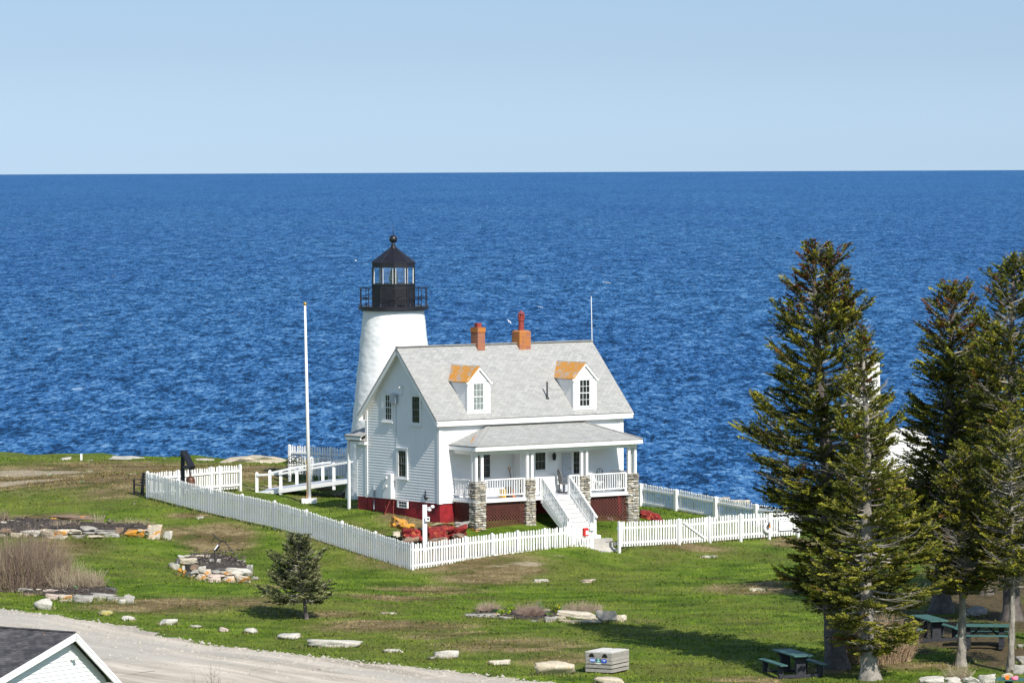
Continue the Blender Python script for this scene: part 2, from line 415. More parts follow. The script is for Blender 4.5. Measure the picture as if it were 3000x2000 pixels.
def G(u, v, dz=0.0):
    """ground point seen at photo pixel (u, v), optionally the plane dz above the ground"""
    d = ray(u, v); lo, hi = 90.0, 260.0; prev = None; Y = 95.0
    while Y < 260:
        p = CAM+d*(Y/d.y)
        if p.z < gzf(p.x, p.y)+dz: break
        prev = Y; Y += 1.0
    if prev is None: prev = Y-1
    a, b = prev, Y
    for _ in range(20):
        m_ = (a+b)/2; p = CAM+d*(m_/d.y)
        if p.z < gzf(p.x, p.y)+dz: b = m_
        else: a = m_
    return CAM+d*(b/d.y)
def axis_vals(segs):
    o = []
    for a, b, st in segs: o += list(np.arange(a, b, st))
    o.append(segs[-1][1]); return np.array(o)
xs = axis_vals([(-400,-60,20),(-60,-28,1.5),(-28,28,.25),(28,60,1.5),(60,400,20)])
ys = axis_vals([(-60,100,8),(100,142,1.2),(142,246,.25),(246,330,3)])
XX, YY = np.meshgrid(xs, ys, indexing='xy')
ZZ = gz(XX, YY)
nx, ny = len(xs), len(ys)
V = np.stack([XX, YY, ZZ], -1).reshape(-1, 3)
ii = (np.arange(ny-1)[:,None]*nx+np.arange(nx-1)[None,:]).ravel()
Fq = np.stack([ii, ii+1, ii+1+nx, ii+nx], -1)
# patch masks: R dry grass, G bare earth/gravel, B needle litter / rock
def patches(lst, V):
    m = np.zeros(len(V))
    for (u, v, ru, rv, s) in lst:
        c = G(u, v); 
        dX = (V[:,0]-c.x); dY = (V[:,1]-c.y)
        sxm = ru/F*c.y; sym = rv/(F*(CZ-c.z)/c.y**2)
        m = np.maximum(m, s*np.exp(-((dX/sxm)**2+(dY/sym)**2)**1.3))
    return m
DRY = [(350,1392,430,34,.9),(760,1380,160,20,.7),(150,1400,330,28,.8),(330,1375,380,22,.8),(640,1372,160,18,.75),(330,1440,120,14,.55),(640,1580,110,18,.95),(520,1562,80,10,.7),(950,1560,120,16,.5),(1080,1600,60,18,.5),(1250,1510,90,18,.9),(1180,1500,80,14,.6),
 (1330,1640,260,14,.75),(1420,1690,140,16,.75),(1500,1668,120,8,.75),(480,1770,260,16,.75),(700,1765,200,14,.6),(200,1600,130,16,.6),(960,1800,160,10,.55),(1150,1830,260,16,.7),(1500,1890,260,22,.55),(1300,1860,150,12,.5),(1650,1930,150,18,.5),
 (1250,1730,180,14,.6),(1150,1752,160,10,.7),(2330,1590,80,10,.8),(2250,1730,150,12,.7),(2230,1712,70,8,.9),(2420,1960,120,18,.5),(2150,1720,110,14,.5),(2700,1950,200,14,.5),(900,1460,60,8,.4),(1010,1450,50,8,.8),(120,1520,140,8,.8),(2000,1600,150,6,.7),(560,1510,70,5,.7),(800,1720,90,10,.4),(1880,1820,120,12,.3),(2200,1990,200,12,.5)]
BARE = [(100,1385,190,12,1.0),(60,1412,170,10,.95),(230,1395,60,6,.7),(10,1418,120,12,.9),(330,1410,40,4,.5),(640,1372,90,5,.5),(820,1428,70,6,.9),(1450,1655,90,5,.6),(1540,1650,110,4,.7),(640,1574,70,6,.55),(740,1428,60,5,.6),(930,1450,60,5,.6),(2330,1584,60,4,.6),(1000,1448,50,4,.7),(1640,1628,60,3,.6)]
LIT = [(2760,1850,190,55,1.0),(2900,1900,150,60,1.0),(2960,1800,160,60,1.0),(2650,1780,130,40,.6),(2850,1760,160,45,1.0),(2700,1900,80,20,.7),(1280,1590,130,10,.9),(1200,1585,60,10,.8),(1150,1660,90,4,.5),(2880,1700,200,60,1.0),(2600,1940,120,22,.45)]
mc = np.zeros((len(V), 3)); mc[:,0] = patches(DRY, V); mc[:,1] = patches(BARE, V); mc[:,2] = patches(LIT, V)
def mat_ground(name='lawn_and_earth', blades=False):
    m, n, b = newmat(name)
    g = n.nodes.new('ShaderNodeNewGeometry'); pos = g.outputs['Position']
    def mp(s):
        x = n.nodes.new('ShaderNodeMapping'); x.inputs['Scale'].default_value = s; n.links.new(pos, x.inputs[0]); return x.outputs[0]
    big = noi(n, .13, 5, .62, mp((.8, 1, 0))); mid = noi(n, .62, 6, .68, mp((.7, 1, 0)), .4); fine = noi(n, 4.2, 5, .72, mp((.8, 1, .4))); vf = noi(n, 16, 4, .7, pos)
    a = attr(n, 'tint'); sp = n.nodes.new('ShaderNodeSeparateColor'); n.links.new(a.outputs['Color'], sp.inputs[0])
    grn = ramp(n, mid, [(.30, (.030, .062, .005)), (.5, (.100, .168, .012)), (.70, (.22, .29, .035))])
    olive = ramp(n, fine, [(.3, (.085, .10, .018)), (.7, (.24, .24, .06))])
    tan = ramp(n, fine, [(.3, (.17, .125, .055)), (.7, (.40, .32, .17))])
    brn = ramp(n, vf, [(.3, (.07, .05, .022)), (.7, (.19, .135, .06))])
    k = mth(n, 'ADD', mapr(n, big, .42, .62), mth(n, 'MULTIPLY', mth(n, 'SUBTRACT', fine, .5), 1.6), True)
    c = mixc(n, mth(n, 'MULTIPLY', k, .55), grn, olive)
    k2 = mapr(n, noi(n, .42, 6, .72, mp((.7, 1, 0))), .54, .70); c = mixc(n, mth(n, 'MULTIPLY', k2, .6), c, brn)
    dr = mth(n, 'MULTIPLY', sp.outputs[0], mapr(n, mth(n, 'ADD', mid, mth(n, 'MULTIPLY', fine, .5)), .48, .88), True)
    c = mixc(n, mapr(n, dr, .06, .40), c, mixc(n, mapr(n, mid, .42, .62), brn, tan))
    br = mth(n, 'ADD', sp.outputs[1], mth(n, 'MULTIPLY', mth(n, 'SUBTRACT', mid, .5), 1.3))
    c = mixc(n, mapr(n, br, .48, .7), c, ramp(n, fine, [(.3, (.24, .18, .11)), (.7, (.54, .46, .33))]))
    lt = mth(n, 'ADD', sp.outputs[2], mth(n, 'MULTIPLY', mth(n, 'SUBTRACT', mid, .5), 1.6))
    c = mixc(n, mapr(n, lt, .4, .75), c, ramp(n, fine, [(.3, (.050, .042, .024)), (.7, (.17, .125, .065))]))
    c = mixc(n, mapr(n, vf, .3, .7, 0, .38), c, mixc(n, 1, c, (.45, .5, .45), 'MULTIPLY'))
    if not blades:   # rock on the cliff side
        sz = n.nodes.new('ShaderNodeSeparateXYZ'); n.links.new(g.outputs['Normal'], sz.inputs[0])
        c = mixc(n, mapr(n, sz.outputs[2], .80, .70), c, ramp(n, fine, [(.3, (.28, .24, .19)), (.7, (.55, .5, .42))]))
        bump(n, b, mth(n, 'ADD', fine, mth(n, 'MULTIPLY', vf, .5)), .9, .09)
    else:
        c = mixc(n, 1, c, ramp(n, noi(n, 30, 2, .5, mp((1, 1, 0))), [(.3, (.8, .8, .8)), (.7, (1.3, 1.3, 1.15))]), 'MULTIPLY')
    n.links.new(c, b.inputs['Base Color']); b.inputs['Roughness'].default_value = .9; b.inputs['Specular IOR Level'].default_value = .15
    return m
LAWN = mat_ground()
tag(npmesh('ground', V, Fq, LAWN, col=mc, smooth=True), kind='structure')
# short grass blades over the visible lawn (uncountable: one object)
def road_edge_v(u):
    return np.interp(u, [-200,0,60,150,270,370,470,600,760,900,1050,1200,1400,1540,1700,2000,2300],[1765,1783,1790,1801,1817,1838,1860,1885,1905,1918,1935,1952,1975,1992,2012,2060,2100])
def proj(X, Y, Z):
    d = np.stack([X-CAM.x, Y-CAM.y, Z-CAM.z], -1)
    f_ = d@np.array(fwd); return 1500+F*(d@np.array(rgt))/f_, 1000-F*(d@np.array(upv))/f_
rs = np.random.RandomState(5)
GRM = mat_ground('grass_blades', True)
NG = 150000
gx = rs.uniform(-26, 26, NG); gy = 148+ (238-148)*rs.uniform(0, 1, NG)**1.15; gzv = gz(gx, gy)
gu, gv = proj(gx, gy, gzv)
ok = (gu > -30) & (gu < 3030) & (gv < 2030) & (gv < road_edge_v(gu)+1+rs.normal(0, 4.5, NG)) & (gy < edgeY(gx)-.3)
# keep clear of the house footprint
_hx = (gx+2.99)*math.cos(R(36))+(gy-195)*math.sin(R(36)); _hy = -(gx+2.99)*math.sin(R(36))+(gy-195)*math.cos(R(36))
ok &= ~((_hx > -.1) & (_hx < 9.6) & (_hy > -1.8) & (_hy < 7.2))
gx, gy, gzv = gx[ok], gy[ok], gzv[ok]; n_ = len(gx)
pm = np.zeros((n_, 3)); Vt = np.stack([gx, gy, gzv], -1)
pm[:,0] = patches(DRY, Vt); pm[:,1] = patches(BARE, Vt); pm[:,2] = patches(LIT, Vt)
keep = rs.uniform(0, 1, n_) > np.clip(np.maximum(pm[:,1], pm[:,2]), 0, .97)
gx, gy, gzv, pm = gx[keep], gy[keep], gzv[keep], pm[keep]; n_ = len(gx)
an = rs.uniform(0, math.pi, n_); hh = rs.uniform(.03, .085, n_); ww = rs.uniform(.02, .05, n_); lx = rs.normal(0, .03, n_); ly = rs.normal(0, .03, n_)
GV = np.zeros((n_, 3, 3)); GV[:,0] = np.stack([gx-np.cos(an)*ww, gy-np.sin(an)*ww, gzv-.01], -1); GV[:,1] = np.stack([gx+np.cos(an)*ww, gy+np.sin(an)*ww, gzv-.01], -1)
GV[:,2] = np.stack([gx+lx, gy+ly, gzv+hh], -1)
tag(npmesh('grass', GV.reshape(-1, 3), np.arange(n_*3).reshape(-1, 3), GRM, col=np.repeat(pm, 3, 0)), 'short mown spring grass growing over the whole lawn', 'grass', kind='stuff')
# ------------------------------------------------------------------ gravel road
def mat_road():
    m, n, b = newmat('pale_gravel')
    g = n.nodes.new('ShaderNodeNewGeometry'); pos = g.outputs['Position']
    x = n.nodes.new('ShaderNodeMapping'); x.vector_type = 'POINT'; x.inputs['Rotation'].default_value = (0, 0, R(52)); n.links.new(pos, x.inputs[0])
    x2 = n.nodes.new('ShaderNodeMapping'); x2.inputs['Scale'].default_value = (.10, .8, 1); n.links.new(x.outputs[0], x2.inputs[0])
    st = noi(n, 1.2, 5, .6, x2.outputs[0]); f = noi(n, 5, 5, .7, pos); vf = noi(n, 22, 3, .7, pos); bg_ = noi(n, .35, 4, .6, x2.outputs[0])
    c = ramp(n, st, [(.36, (.28, .245, .19)), (.47, (.50, .44, .355)), (.56, (.66, .585, .48)), (.66, (.80, .73, .62))])
    c = mixc(n, mapr(n, f, .3, .7, 0, .5), c, (.48, .43, .36))
    c = mixc(n, mapr(n, bg_, .52, .62, 0, .75), c, (.45, .43, .39))
    c = mixc(n, mapr(n, vf, .35, .65, .0, .4), c, (.44, .39, .32))
    n.links.new(c, b.inputs['Base Color']); b.inputs['Roughness'].default_value = .95; b.inputs['Specular IOR Level'].default_value = .1
    bump(n, b, mth(n, 'ADD', f, vf), .7, .04); return m
ROADM = mat_road()
edge = []
for u in np.arange(-160, 2100, 3.0):
    p = G(float(u), float(road_edge_v(u))); edge.append((p.x, p.y))
edge = np.array(edge); t_ = np.gradient(edge, axis=0); t_ /= np.linalg.norm(t_, axis=1)[:,None]
nrm = np.stack([t_[:,1], -t_[:,0]], -1)      # towards the camera side
jit = rs.normal(0, 1, len(edge)); jit = np.convolve(jit, [.1,.2,.4,.2,.1], 'same')*.16+np.convolve(rs.normal(0,1,len(edge)), np.ones(22)/22, 'same')*.9
offs = np.array([0,.35,.8,1.6,3,5,7,9.5,12,15,19])
RV = []
for k, o_ in enumerate(offs):
    q = edge + nrm*(o_+ (jit if k == 0 else jit*.4 if k == 1 else 0))[:,None] if k < 2 else edge+nrm*o_
    RV.append(np.stack([q[:,0], q[:,1], gz(q[:,0], q[:,1])+(.004 if k == 0 else .03)], -1))
RV = np.stack(RV, 1).reshape(-1, 3); m_ = len(offs)
ii = (np.arange(len(edge)-1)[:,None]*m_+np.arange(m_-1)[None,:]).ravel()
tag(npmesh('gravel_road', RV, np.stack([ii, ii+1, ii+1+m_, ii+m_], -1), ROADM, smooth=True), kind='structure')
# loose stones on the road surface
n_ = 5200; k = rs.randint(40, len(edge)-2, n_); o_ = np.abs(rs.normal(0, 1, n_))*3.2+rs.uniform(-.25,.4,n_); q = edge[k]+nrm[k]*o_[:,None]; s_ = rs.uniform(.015,.05,n_)*(1+1.2*(rs.uniform(0,1,n_) < .06))
z_ = gz(q[:,0], q[:,1])+.03; PV = np.zeros((n_,4,3))
for c_, (dx, dy, dz_) in enumerate(((-1,-.6,-.2),(1,-.7,-.2),(.1,1,-.2),(0,-.1,.8))): PV[:,c_] = np.stack([q[:,0]+dx*s_*rs.uniform(.6,1.3,n_), q[:,1]+dy*s_*rs.uniform(.6,1.3,n_), z_+dz_*s_], -1)
PF = (np.array([[0,1,3],[1,2,3],[2,0,3]])[None]+4*np.arange(n_)[:,None,None]).reshape(-1,3)
tag(npmesh('gravel', PV.reshape(-1,3), PF, mat_plain('loose_gravel', (.44,.40,.34), .9, .35, 5)), 'loose gravel scattered over the pale road', 'gravel', kind='stuff')
# ------------------------------------------------------------------ sea
def mat_sea():
    m, n, b = newmat('sea_water')
    g = n.nodes.new('ShaderNodeNewGeometry'); pos = g.outputs['Position']
    def mp(s, rz=0):
        x = n.nodes.new('ShaderNodeMapping'); x.inputs['Scale'].default_value = s; x.inputs['Rotation'].default_value = (0, 0, rz); n.links.new(pos, x.inputs[0]); return x.outputs[0]
    A_ = noi(n, 1, 4, .72, mp((1.6, .31, 0), .05), .8); B_ = noi(n, 1, 4, .68, mp((.52, .10, 0), -.04), .8); C_n = noi(n, 1, 4, .7, mp((.18, .032, 0), .03), .6); D_n = noi(n, 1, 3, .5, mp((.010, .0022, 0)))
    h3 = noi(n, 1.7, 3, .6, mp((.7, 1, 0), .1))
    hsum = mth(n, 'ADD', mth(n, 'MULTIPLY', A_, 1.2), mth(n, 'ADD', mth(n, 'MULTIPLY', B_, 1.5), mth(n, 'MULTIPLY', h3, .12)))
    dif = n.nodes.new('ShaderNodeBsdfDiffuse'); gl = n.nodes.new('ShaderNodeBsdfGlossy'); gl.inputs['Roughness'].default_value = .3
    gl.inputs[0].default_value = (.55, .75, 1, 1)
    t2 = mth(n, 'ADD', mth(n, 'MULTIPLY', A_, .50), mth(n, 'ADD', mth(n, 'MULTIPLY', B_, .32), mth(n, 'MULTIPLY', C_n, .18)))
    c = ramp(n, t2, [(.41, (.003, .017, .045)), (.468, (.010, .052, .135)), (.50, (.024, .120, .315)), (.54, (.070, .210, .43)), (.60, (.20, .38, .57))])  # light and dark of the wave facets painted into the water colour
    c = mixc(n, mapr(n, D_n, .40, .65, 0, .45), c, mixc(n, 1, c, (.60, .68, .86), 'MULTIPLY'))
    foam = mth(n, 'MULTIPLY', mapr(n, noi(n, 1, 2, .5, mp((.22, .12, 0))), .755, .775), mapr(n, h3, .45, .55))
    c = mixc(n, foam, c, (.85, .88, .9))
    n.links.new(c, dif.inputs[0])
    bp = n.nodes.new('ShaderNodeBump'); bp.inputs['Strength'].default_value = 1; bp.inputs['Distance'].default_value = .5; n.links.new(hsum, bp.inputs['Height'])
    n.links.new(bp.outputs[0], dif.inputs['Normal']); n.links.new(bp.outputs[0], gl.inputs['Normal'])
    ms = n.nodes.new('ShaderNodeMixShader'); ms.inputs[0].default_value = .07
    n.nodes.remove(b); o = [x for x in n.nodes if x.type == 'OUTPUT_MATERIAL'][0]
    n.links.new(dif.outputs[0], ms.inputs[1]); n.links.new(gl.outputs[0], ms.inputs[2]); n.links.new(ms.outputs[0], o.inputs[0]); return m
SEAM = mat_sea()
sb = MB()
DS = 27*F/38.0
for a0, a1 in ((150, DS),): sb.face([(-9000, a0, SEA), (9000, a0, SEA), (9000, a1, SEA), (-9000, a1, SEA)])
tag(sb.build('sea', SEAM), kind='structure')
# ------------------------------------------------------------------ keeper's house
YAW = R(36)
HO = P(1288, 1475, 195.0)
house = thing('keepers_house', 'white clapboard cottage with grey roof, two dormers and a stone pillared porch', 'house', HO, YAW)
HM = Matrix.Translation(HO) @ Matrix.Rotation(YAW, 4, 'Z'); HI = HM.inverted()
def HL(u, v, ax, val):
    o = HI @ CAM; d = HI.to_3x3() @ ray(u, v); i = 'xyz'.index(ax)
    return o + d*((val-o[i])/d[i])
W = HL(1075, 1460, 'x', 0).y          # depth of the main block
W2 = HL(1047, 1450, 'x', 0).y
LEN = HL(1822, 1300, 'y', 0).x        # length of the front
EX, FO = .31, .26                     # rake and eave overhang
ez = HL(1280.6, 1232, 'x', -EX).z     # roof surface height at the front eave
rz_ = HL(1157, 1016, 'x', -EX).z      # ridge
EXR = HL(1856, 1209, 'y', -FO).x - LEN
half = W/2
tp = (rz_-ez)/(half+FO)               # roof slope
def roofz(y): return ez + (min(y, W-y)+FO)*tp
def clap(mb, outline, nvec, z0, z1, course=.115, prot=.026):
    """clapboards: outline(z)->(p,q) ends of the wall at height z (2D tuples), nvec outward"""
    n3 = Vector((nvec[0], nvec[1], 0)); z = z0
    while z < z1-1e-4:
        zt = min(z+course, z1); a, b = outline(z); c, d = outline(zt)
        A = Vector((*a, z))+n3*prot; B = Vector((*b, z))+n3*prot; C_ = Vector((*d, zt))+n3*.004; D = Vector((*c, zt))+n3*.004
        mb.face([A, B, C_, D]); mb.face([A-n3*prot, B-n3*prot, B, A]); z = zt
wl = MB()
wtop = lambda y: roofz(y)-.05
# gable ends
def gout(x):
    def f(z):
        lo, hi = 0.0, W
        if z > wtop(0):
            k = (z-wtop(0))/tp; lo = min(k, half-.001); hi = W-lo
        return (x, lo), (x, hi)
    return f
apex = wtop(half)
clap(wl, gout(0), (-1, 0), 0, apex); clap(wl, gout(LEN), (1, 0), 0, apex)
clap(wl, lambda z: ((0, 0), (LEN, 0)), (0, -1), 0, wtop(0)); clap(wl, lambda z: ((0, W), (LEN, W)), (0, 1), 0, wtop(0))
wl.face([(0,0,0),(0,W,0),(0,W,wtop(0)),(0,half,apex),(0,0,wtop(0))]); wl.face([(LEN,0,0),(LEN,W,0),(LEN,W,wtop(0)),(LEN,half,apex),(LEN,0,wtop(0))])
wl.face([(0,0,0),(LEN,0,0),(LEN,0,wtop(0)),(0,0,wtop(0))]); wl.face([(0,W,0),(LEN,W,0),(LEN,W,wtop(0)),(0,W,wtop(0))]); wl.face([(0,0,0),(LEN,0,0),(LEN,W,0),(0,W,0)])
wl.build('wall', WHITE, house)
for (x, y, sx_, sy) in ((0,0,-1,-1),(LEN,0,1,-1),(0,W,-1,1),(LEN,W,1,1)):
    xx = sorted((x+sx_*.05, x-sx_*.11)); yy = sorted((y+sy*.05, y-sy*.11)); cb = MB(); cb.box(xx[0], xx[1], yy[0], yy[1], -.02, wtop(0)-.02); cb.build('corner_board', WHITE, house)
cb = MB(); cb.box(-.028, LEN+.028, -.03, -.005, wtop(0)-.2, wtop(0)-.03)
cb.build('frieze', WHITE, house)
# roof
rf = MB()
xl, xr = -EX, LEN+EXR; TH = .075
ridge = rz_
rf.slab([(xl,-FO,ez),(xr,-FO,ez),(xr,half,ridge),(xl,half,ridge)], TH)
rf.slab([(xr,W+FO,ez),(xl,W+FO,ez),(xl,half,ridge),(xr,half,ridge)], TH)
for sgn, y0 in ((1, 0),):
    rf.beam((xl, half, ridge+.01), (xr, half, ridge+.01), .22, .03)
roof = rf.build('roof', SHING, house)
fz = MB()
nz = math.cos(math.atan(tp))
fasc = .20
fz.box(xl+.02, xr-.02, -FO-.0, -FO+.04, ez-fasc-.05, ez-.045)
fz.box(xl+.02, xr-.02, W+FO-.04, W+FO, ez-fasc-.05, ez-.045)
for x in (xl, xr):
    s_ = 1 if x == xl else -1
    for ya, yb in ((-FO, half), (W+FO, half)):
        a = Vector((x+s_*.03, ya, ez-.16)); b = Vector((x+s_*.03, yb, ridge-.16)); fz.beam(a, b, .04, .17, up=(0, 0, 1))
fz.build('fascia', WHITE, house)
sf = MB()   # soffits, boxed eaves
for x in (xl+.02, LEN+.0):
    w_ = EX if x < 0 else EXR-.02
    for ya, yb in ((-FO+.05, half), (W+FO-.05, half)):
        p = [(x, ya, roofz(ya if ya < half else W-(ya)) if False else ez+(abs(ya-(-FO if ya < half else W+FO)))*tp-.12), (x+w_, ya, ez+(.05)*tp-.12), (x+w_, yb, ridge-.12), (x, yb, ridge-.12)]
        sf.face(p)
sf.box(xl+.03, xr-.03, -FO+.04, 0, ez-fasc-.04, ez-fasc-.02); sf.box(xl+.03, xr-.03, W, W+FO-.04, ez-fasc-.04, ez-fasc-.02)
sf.build('soffit', WHITE, house)
SASHG = mat_plain('grey_sash', (.16, .165, .17), .6, .1, 4)
# ---- windows
def window(ax, val, outer, glass, cols=3, rows=2, out_=-1, name='window', curtain=False, parent=None, sill=True, single=False):
    """ax/val: wall plane, outer/glass rects in photo px"""
    a = HL(outer[0], outer[1], ax, val); b = HL(outer[2], outer[3], ax, val); g0 = HL(glass[0], glass[1], ax, val); g1 = HL(glass[2], glass[3], ax, val)
    k = 'y' if ax == 'x' else 'x'
    lo, hi = sorted((getattr(a, k), getattr(b, k))); gl, gh = sorted((getattr(g0, k), getattr(g1, k)))
    zo = (b.z, a.z) if b.z < a.z else (a.z, b.z); zg = (g1.z, g0.z)
    # keep a perspective-free rectangle: use mean heights
    def bx(mb, k0, k1, d0, d1, z0, z1):
        d0, d1 = sorted((val+out_*d0, val+out_*d1))
        if ax == 'x': mb.box(d0, d1, k0, k1, z0, z1)
        else: mb.box(k0, k1, d0, d1, z0, z1)
    fr = MB()
    bx(fr, lo, gl, .0, .06, zo[0], zo[1]); bx(fr, gh, hi, .0, .06, zo[0], zo[1]); bx(fr, gl, gh, .0, .058, zg[1], zo[1]); bx(fr, gl, gh, .0, .058, zo[0], zg[0])
    if sill: bx(fr, lo-.03, hi+.03, .0, .10, zo[0]-.045, zo[0]-.003); bx(fr, lo-.02, hi+.02, .0, .085, zo[1]+.002, zo[1]+.04)
    f = fr.build(name, WHITE, parent or house)
    ms = MB(); zm = (zg[0]+zg[1])/2
    bx(ms, gl, gh, .012, .05, zm-.018, zm+.018)
    for zz0, zz1, dd in ((zg[0], zm-.022, .034), (zm+.022, zg[1], .042)):
        if single and zz0 == zg[0]: pass
        for c in range(1, cols): x = gl+(gh-gl)*c/cols; bx(ms, x-.008, x+.008, .012, dd, zz0, zz1)
        for r in range(1, rows): z = zz0+(zz1-zz0)*r/rows; bx(ms, gl, gh, .014, dd-.003, z-.008, z+.008)
        bx(ms, gl, gl+.018, .012, dd, zz0, zz1); bx(ms, gh-.018, gh, .012, dd, zz0, zz1)
    pn = MB(); d0 = val+out_*.026
    pts = [(gl, zg[0]), (gh, zg[0]), (gh, zg[1]), (gl, zg[1])]
    pn.face([((d0, q, z) if ax == 'x' else (q, d0, z)) for q, z in pts])
    if parent is None or parent is house:
        ms.build('sash', SASHG if (ax == 'x' and rows == 2 and outer[0] > 1150) or ax == 'y' else WHITE, f); pn.build('pane', CURT if curtain else GLASS, f)
    else:
        ms.build('sash', WHITE, parent); pn.build('pane', CURT if curtain else GLASS, parent)
    return f
w1 = window('x', 0, (1121,1151,1153,1236), (1131,1157,1149.5,1229)); 
w2 = window('x', 0, (1204,1156,1237,1247), (1210,1161,1232,1238))
w3 = window('x', 0, (1163,1312,1197,1402), (1170,1319,1192,1396))
# basement window
window('x', -.02, (1166,1465,1197,1488.5), (1170,1468,1193,1485), cols=3, rows=1, sill=False, name='basement_window')
# ---- dormers
def ray_roof(u, v):
    o = HI @ CAM; d = HI.to_3x3() @ ray(u, v)   # z = ez+(y+FO)*tp
    t = (ez+(o.y+FO)*tp-o.z)/(d.z-d.y*tp); return o+d*t
def dormer(l, r_, bot, eave, apx, win, glass, curtain):
    yd = ray_roof((l+r_)/2, bot).y
    x0 = HL(l, eave, 'y', yd).x; x1 = HL(r_, eave, 'y', yd).x; zb = roofz(yd)-.02; ze = HL((l+r_)/2, eave, 'y', yd).z; za = HL(apx[0], apx[1], 'y', yd).z
    xm = (x0+x1)/2; yb = (ze-ez)/tp-FO; yr = (za-ez)/tp-FO; oh = .09
    d = MB()
    # front face, cheeks
    d.face([(x0, yd, zb), (x1, yd, zb), (x1, yd, ze), (xm, yd, za-.05), (x0, yd, ze)])
    z = zb
    for (x, nx_) in ((x0, -1), (x1, 1)):
        z = zb
        while z < ze-.001:
            zt = min(z+.1, ze); ya = (z-ez)/tp-FO; yb2 = (zt-ez)/tp-FO
            d.face([(x+nx_*.016, yd, z), (x+nx_*.016, max(ya, yd), z), (x+nx_*.003, max(yb2, yd), zt), (x+nx_*.003, yd, zt)]); 
            d.face([(x, yd, z), (x, max(ya, yd), z), (x+nx_*.016, max(ya, yd), z), (x+nx_*.016, yd, z)]); z = zt
    o = d.build('dormer', WHITE, house)
    rr = MB(); yf = yd-.10; zo = ze-(oh)*(za-ze)/(xm-x0)
    rr.lich = 1.0
    rr.slab([(x0-oh, yf, zo), (x0-oh, (zo-ez)/tp-FO, zo), (xm, yr, za), (xm, yf, za)][::1], .035)
    rr.lich = 0.0
    rr.slab([(x1+oh, (zo-ez)/tp-FO, zo), (x1+oh, yf, zo), (xm, yf, za), (xm, yr, za)], .035)
    rr.build('dormer_roof', SHING, o)
    tr = MB()
    for xe in (x0-oh, x1+oh):
        tr.beam((xe, yf+.02, zo-.09), (xm, yf+.02, za-.09), .035, .11, up=(0, 0, 1))
    tr.box(x0-.02, x1+.02, yd-.03, yd-.002, ze-.06, ze+.0); tr.face([(x0-.03, yd-.022, ze+.0), (x1+.03, yd-.022, ze+.0), (xm, yd-.022, za-.07)])
    for xe in (x0, x1): tr.box(xe-.03 if xe == x0 else xe-.10, xe+.10 if xe == x0 else xe+.03, yd-.028, yd+.05, zb-.04, ze-.06)
    tr.box(x0+.1, x1-.1, yd-.026, yd-.004, zb-.04, zb+.14)
    tr.build('trim', WHITE, o)
    window('y', yd, win, glass, parent=o, curtain=curtain, name='window_frame', sill=False)
dormer(1370, 1433.5, 1208, 1111, (1405.1, 1070.7), (1380,1119,1421,1203), (1384.8,1124.5,1415.5,1198.5), True)
dormer(1680.5, 1744.5, 1197, 1101.3, (1716.3, 1059.7), (1691,1109,1732,1191), (1696.5,1113.5,1726.5,1187), False)
# ---- foundation
fd = MB(); fd.box(.02, LEN-.02, .02, W-.02, -1.7, -.001)
fd.box(.02, 2.3, W+.02, W2-.02, -1.7, -.001)
fd.build('foundation', REDF, house)
# ---- rear bump-out on the left end
bo = MB(); zbe = HL(1050, 1293, 'x', -.2).z
clap(bo, lambda z: ((0, W+.001), (0, W2)), (-1, 0), 0, zbe); bo.box(.0, 2.3, W+.001, W2, 0, zbe); clap(bo, lambda z: ((0, W2), (2.3, W2)), (0, 1), 0, zbe)
bo.box(-.03, .09, W2-.06, W2+.03, 0, zbe)
bo.build('rear_wing', WHITE, house)
br_ = MB(); br_.lich = 0; y0_, y1_ = W-.12, W2+.22
br_.slab([(-.22, y1_, zbe+.05), (-.22, y0_, zbe+.05), (1.0, y0_+.3, zbe+.62), (1.0, y1_-.5, zbe+.62)], .05)
br_.slab([(2.4, y1_, zbe+.05), (-.22, y1_, zbe+.05), (1.0, y1_-.5, zbe+.62), (2.2, y1_-.5, zbe+.62)], .05)
br_.lich = 1.0; br_.slab([(-.02, W2-.05, zbe+.156), (-.02, W+.22, zbe+.156), (.55, W+.45, zbe+.42), (.55, W2-.1, zbe+.42)], .008)
wr = br_.build('wing_roof', SHING, house)
bt = MB(); bt.box(-.22, -.18, y0_, y1_, zbe-.12, zbe+.0); bt.box(-.22, 0, y0_, y0_+.04, zbe-.12, zbe+.0); bt.box(-.22, 2.3, y1_-.04, y1_, zbe-.12, zbe)
bt.build('wing_trim', WHITE, house)
# covered entry behind, leading to the tower
ce = MB(); yc0, yc1 = W2+.9, W2+2.6; zce = HL(1030, 1275, 'x', -.3).z
yl_ = HL(1011, 1273, 'x', -.3).y; yc1 = yl_
ce.slab([(-.35, yc1, zce), (-.35, W-.05, zce), (.9, W-.05, zce+.55), (.9, yc1-.8, zce+.55)], .06)
ce.slab([(2.3, yc1, zce), (-.35, yc1, zce), (.9, yc1-.8, zce+.55), (2.0, yc1-.8, zce+.55)], .06)
ce.build('entry_roof', SHING, house)
et = MB(); et.box(-.33, -.27, W+.0, yc1-.02, zce-.17, zce-.06); et.box(-.33, 2.2, yc1-.08, yc1-.02, zce-.17, zce-.06)
yp = HL(1021, 1300, 'x', -.2).y
et.box(-.24, -.14, yp-.05, yp+.05, -.75, zce-.17)
et.build('entry_post', WHITE, house)
ps = MB(); ps.box(1.1, 2.3, W+.01, W+1.3, -.8, zce+.45); ps.slab([(1.0, W+1.4, zce+.43), (1.0, W, zce+.43), (1.7, W, zce+.70), (1.7, W+1.4, zce+.70)], .05)
ps.slab([(2.4, W, zce+.43), (2.4, W+1.4, zce+.43), (1.7, W+1.4, zce+.70), (1.7, W, zce+.70)], .05)
ps.build('passage', WHITE, house)
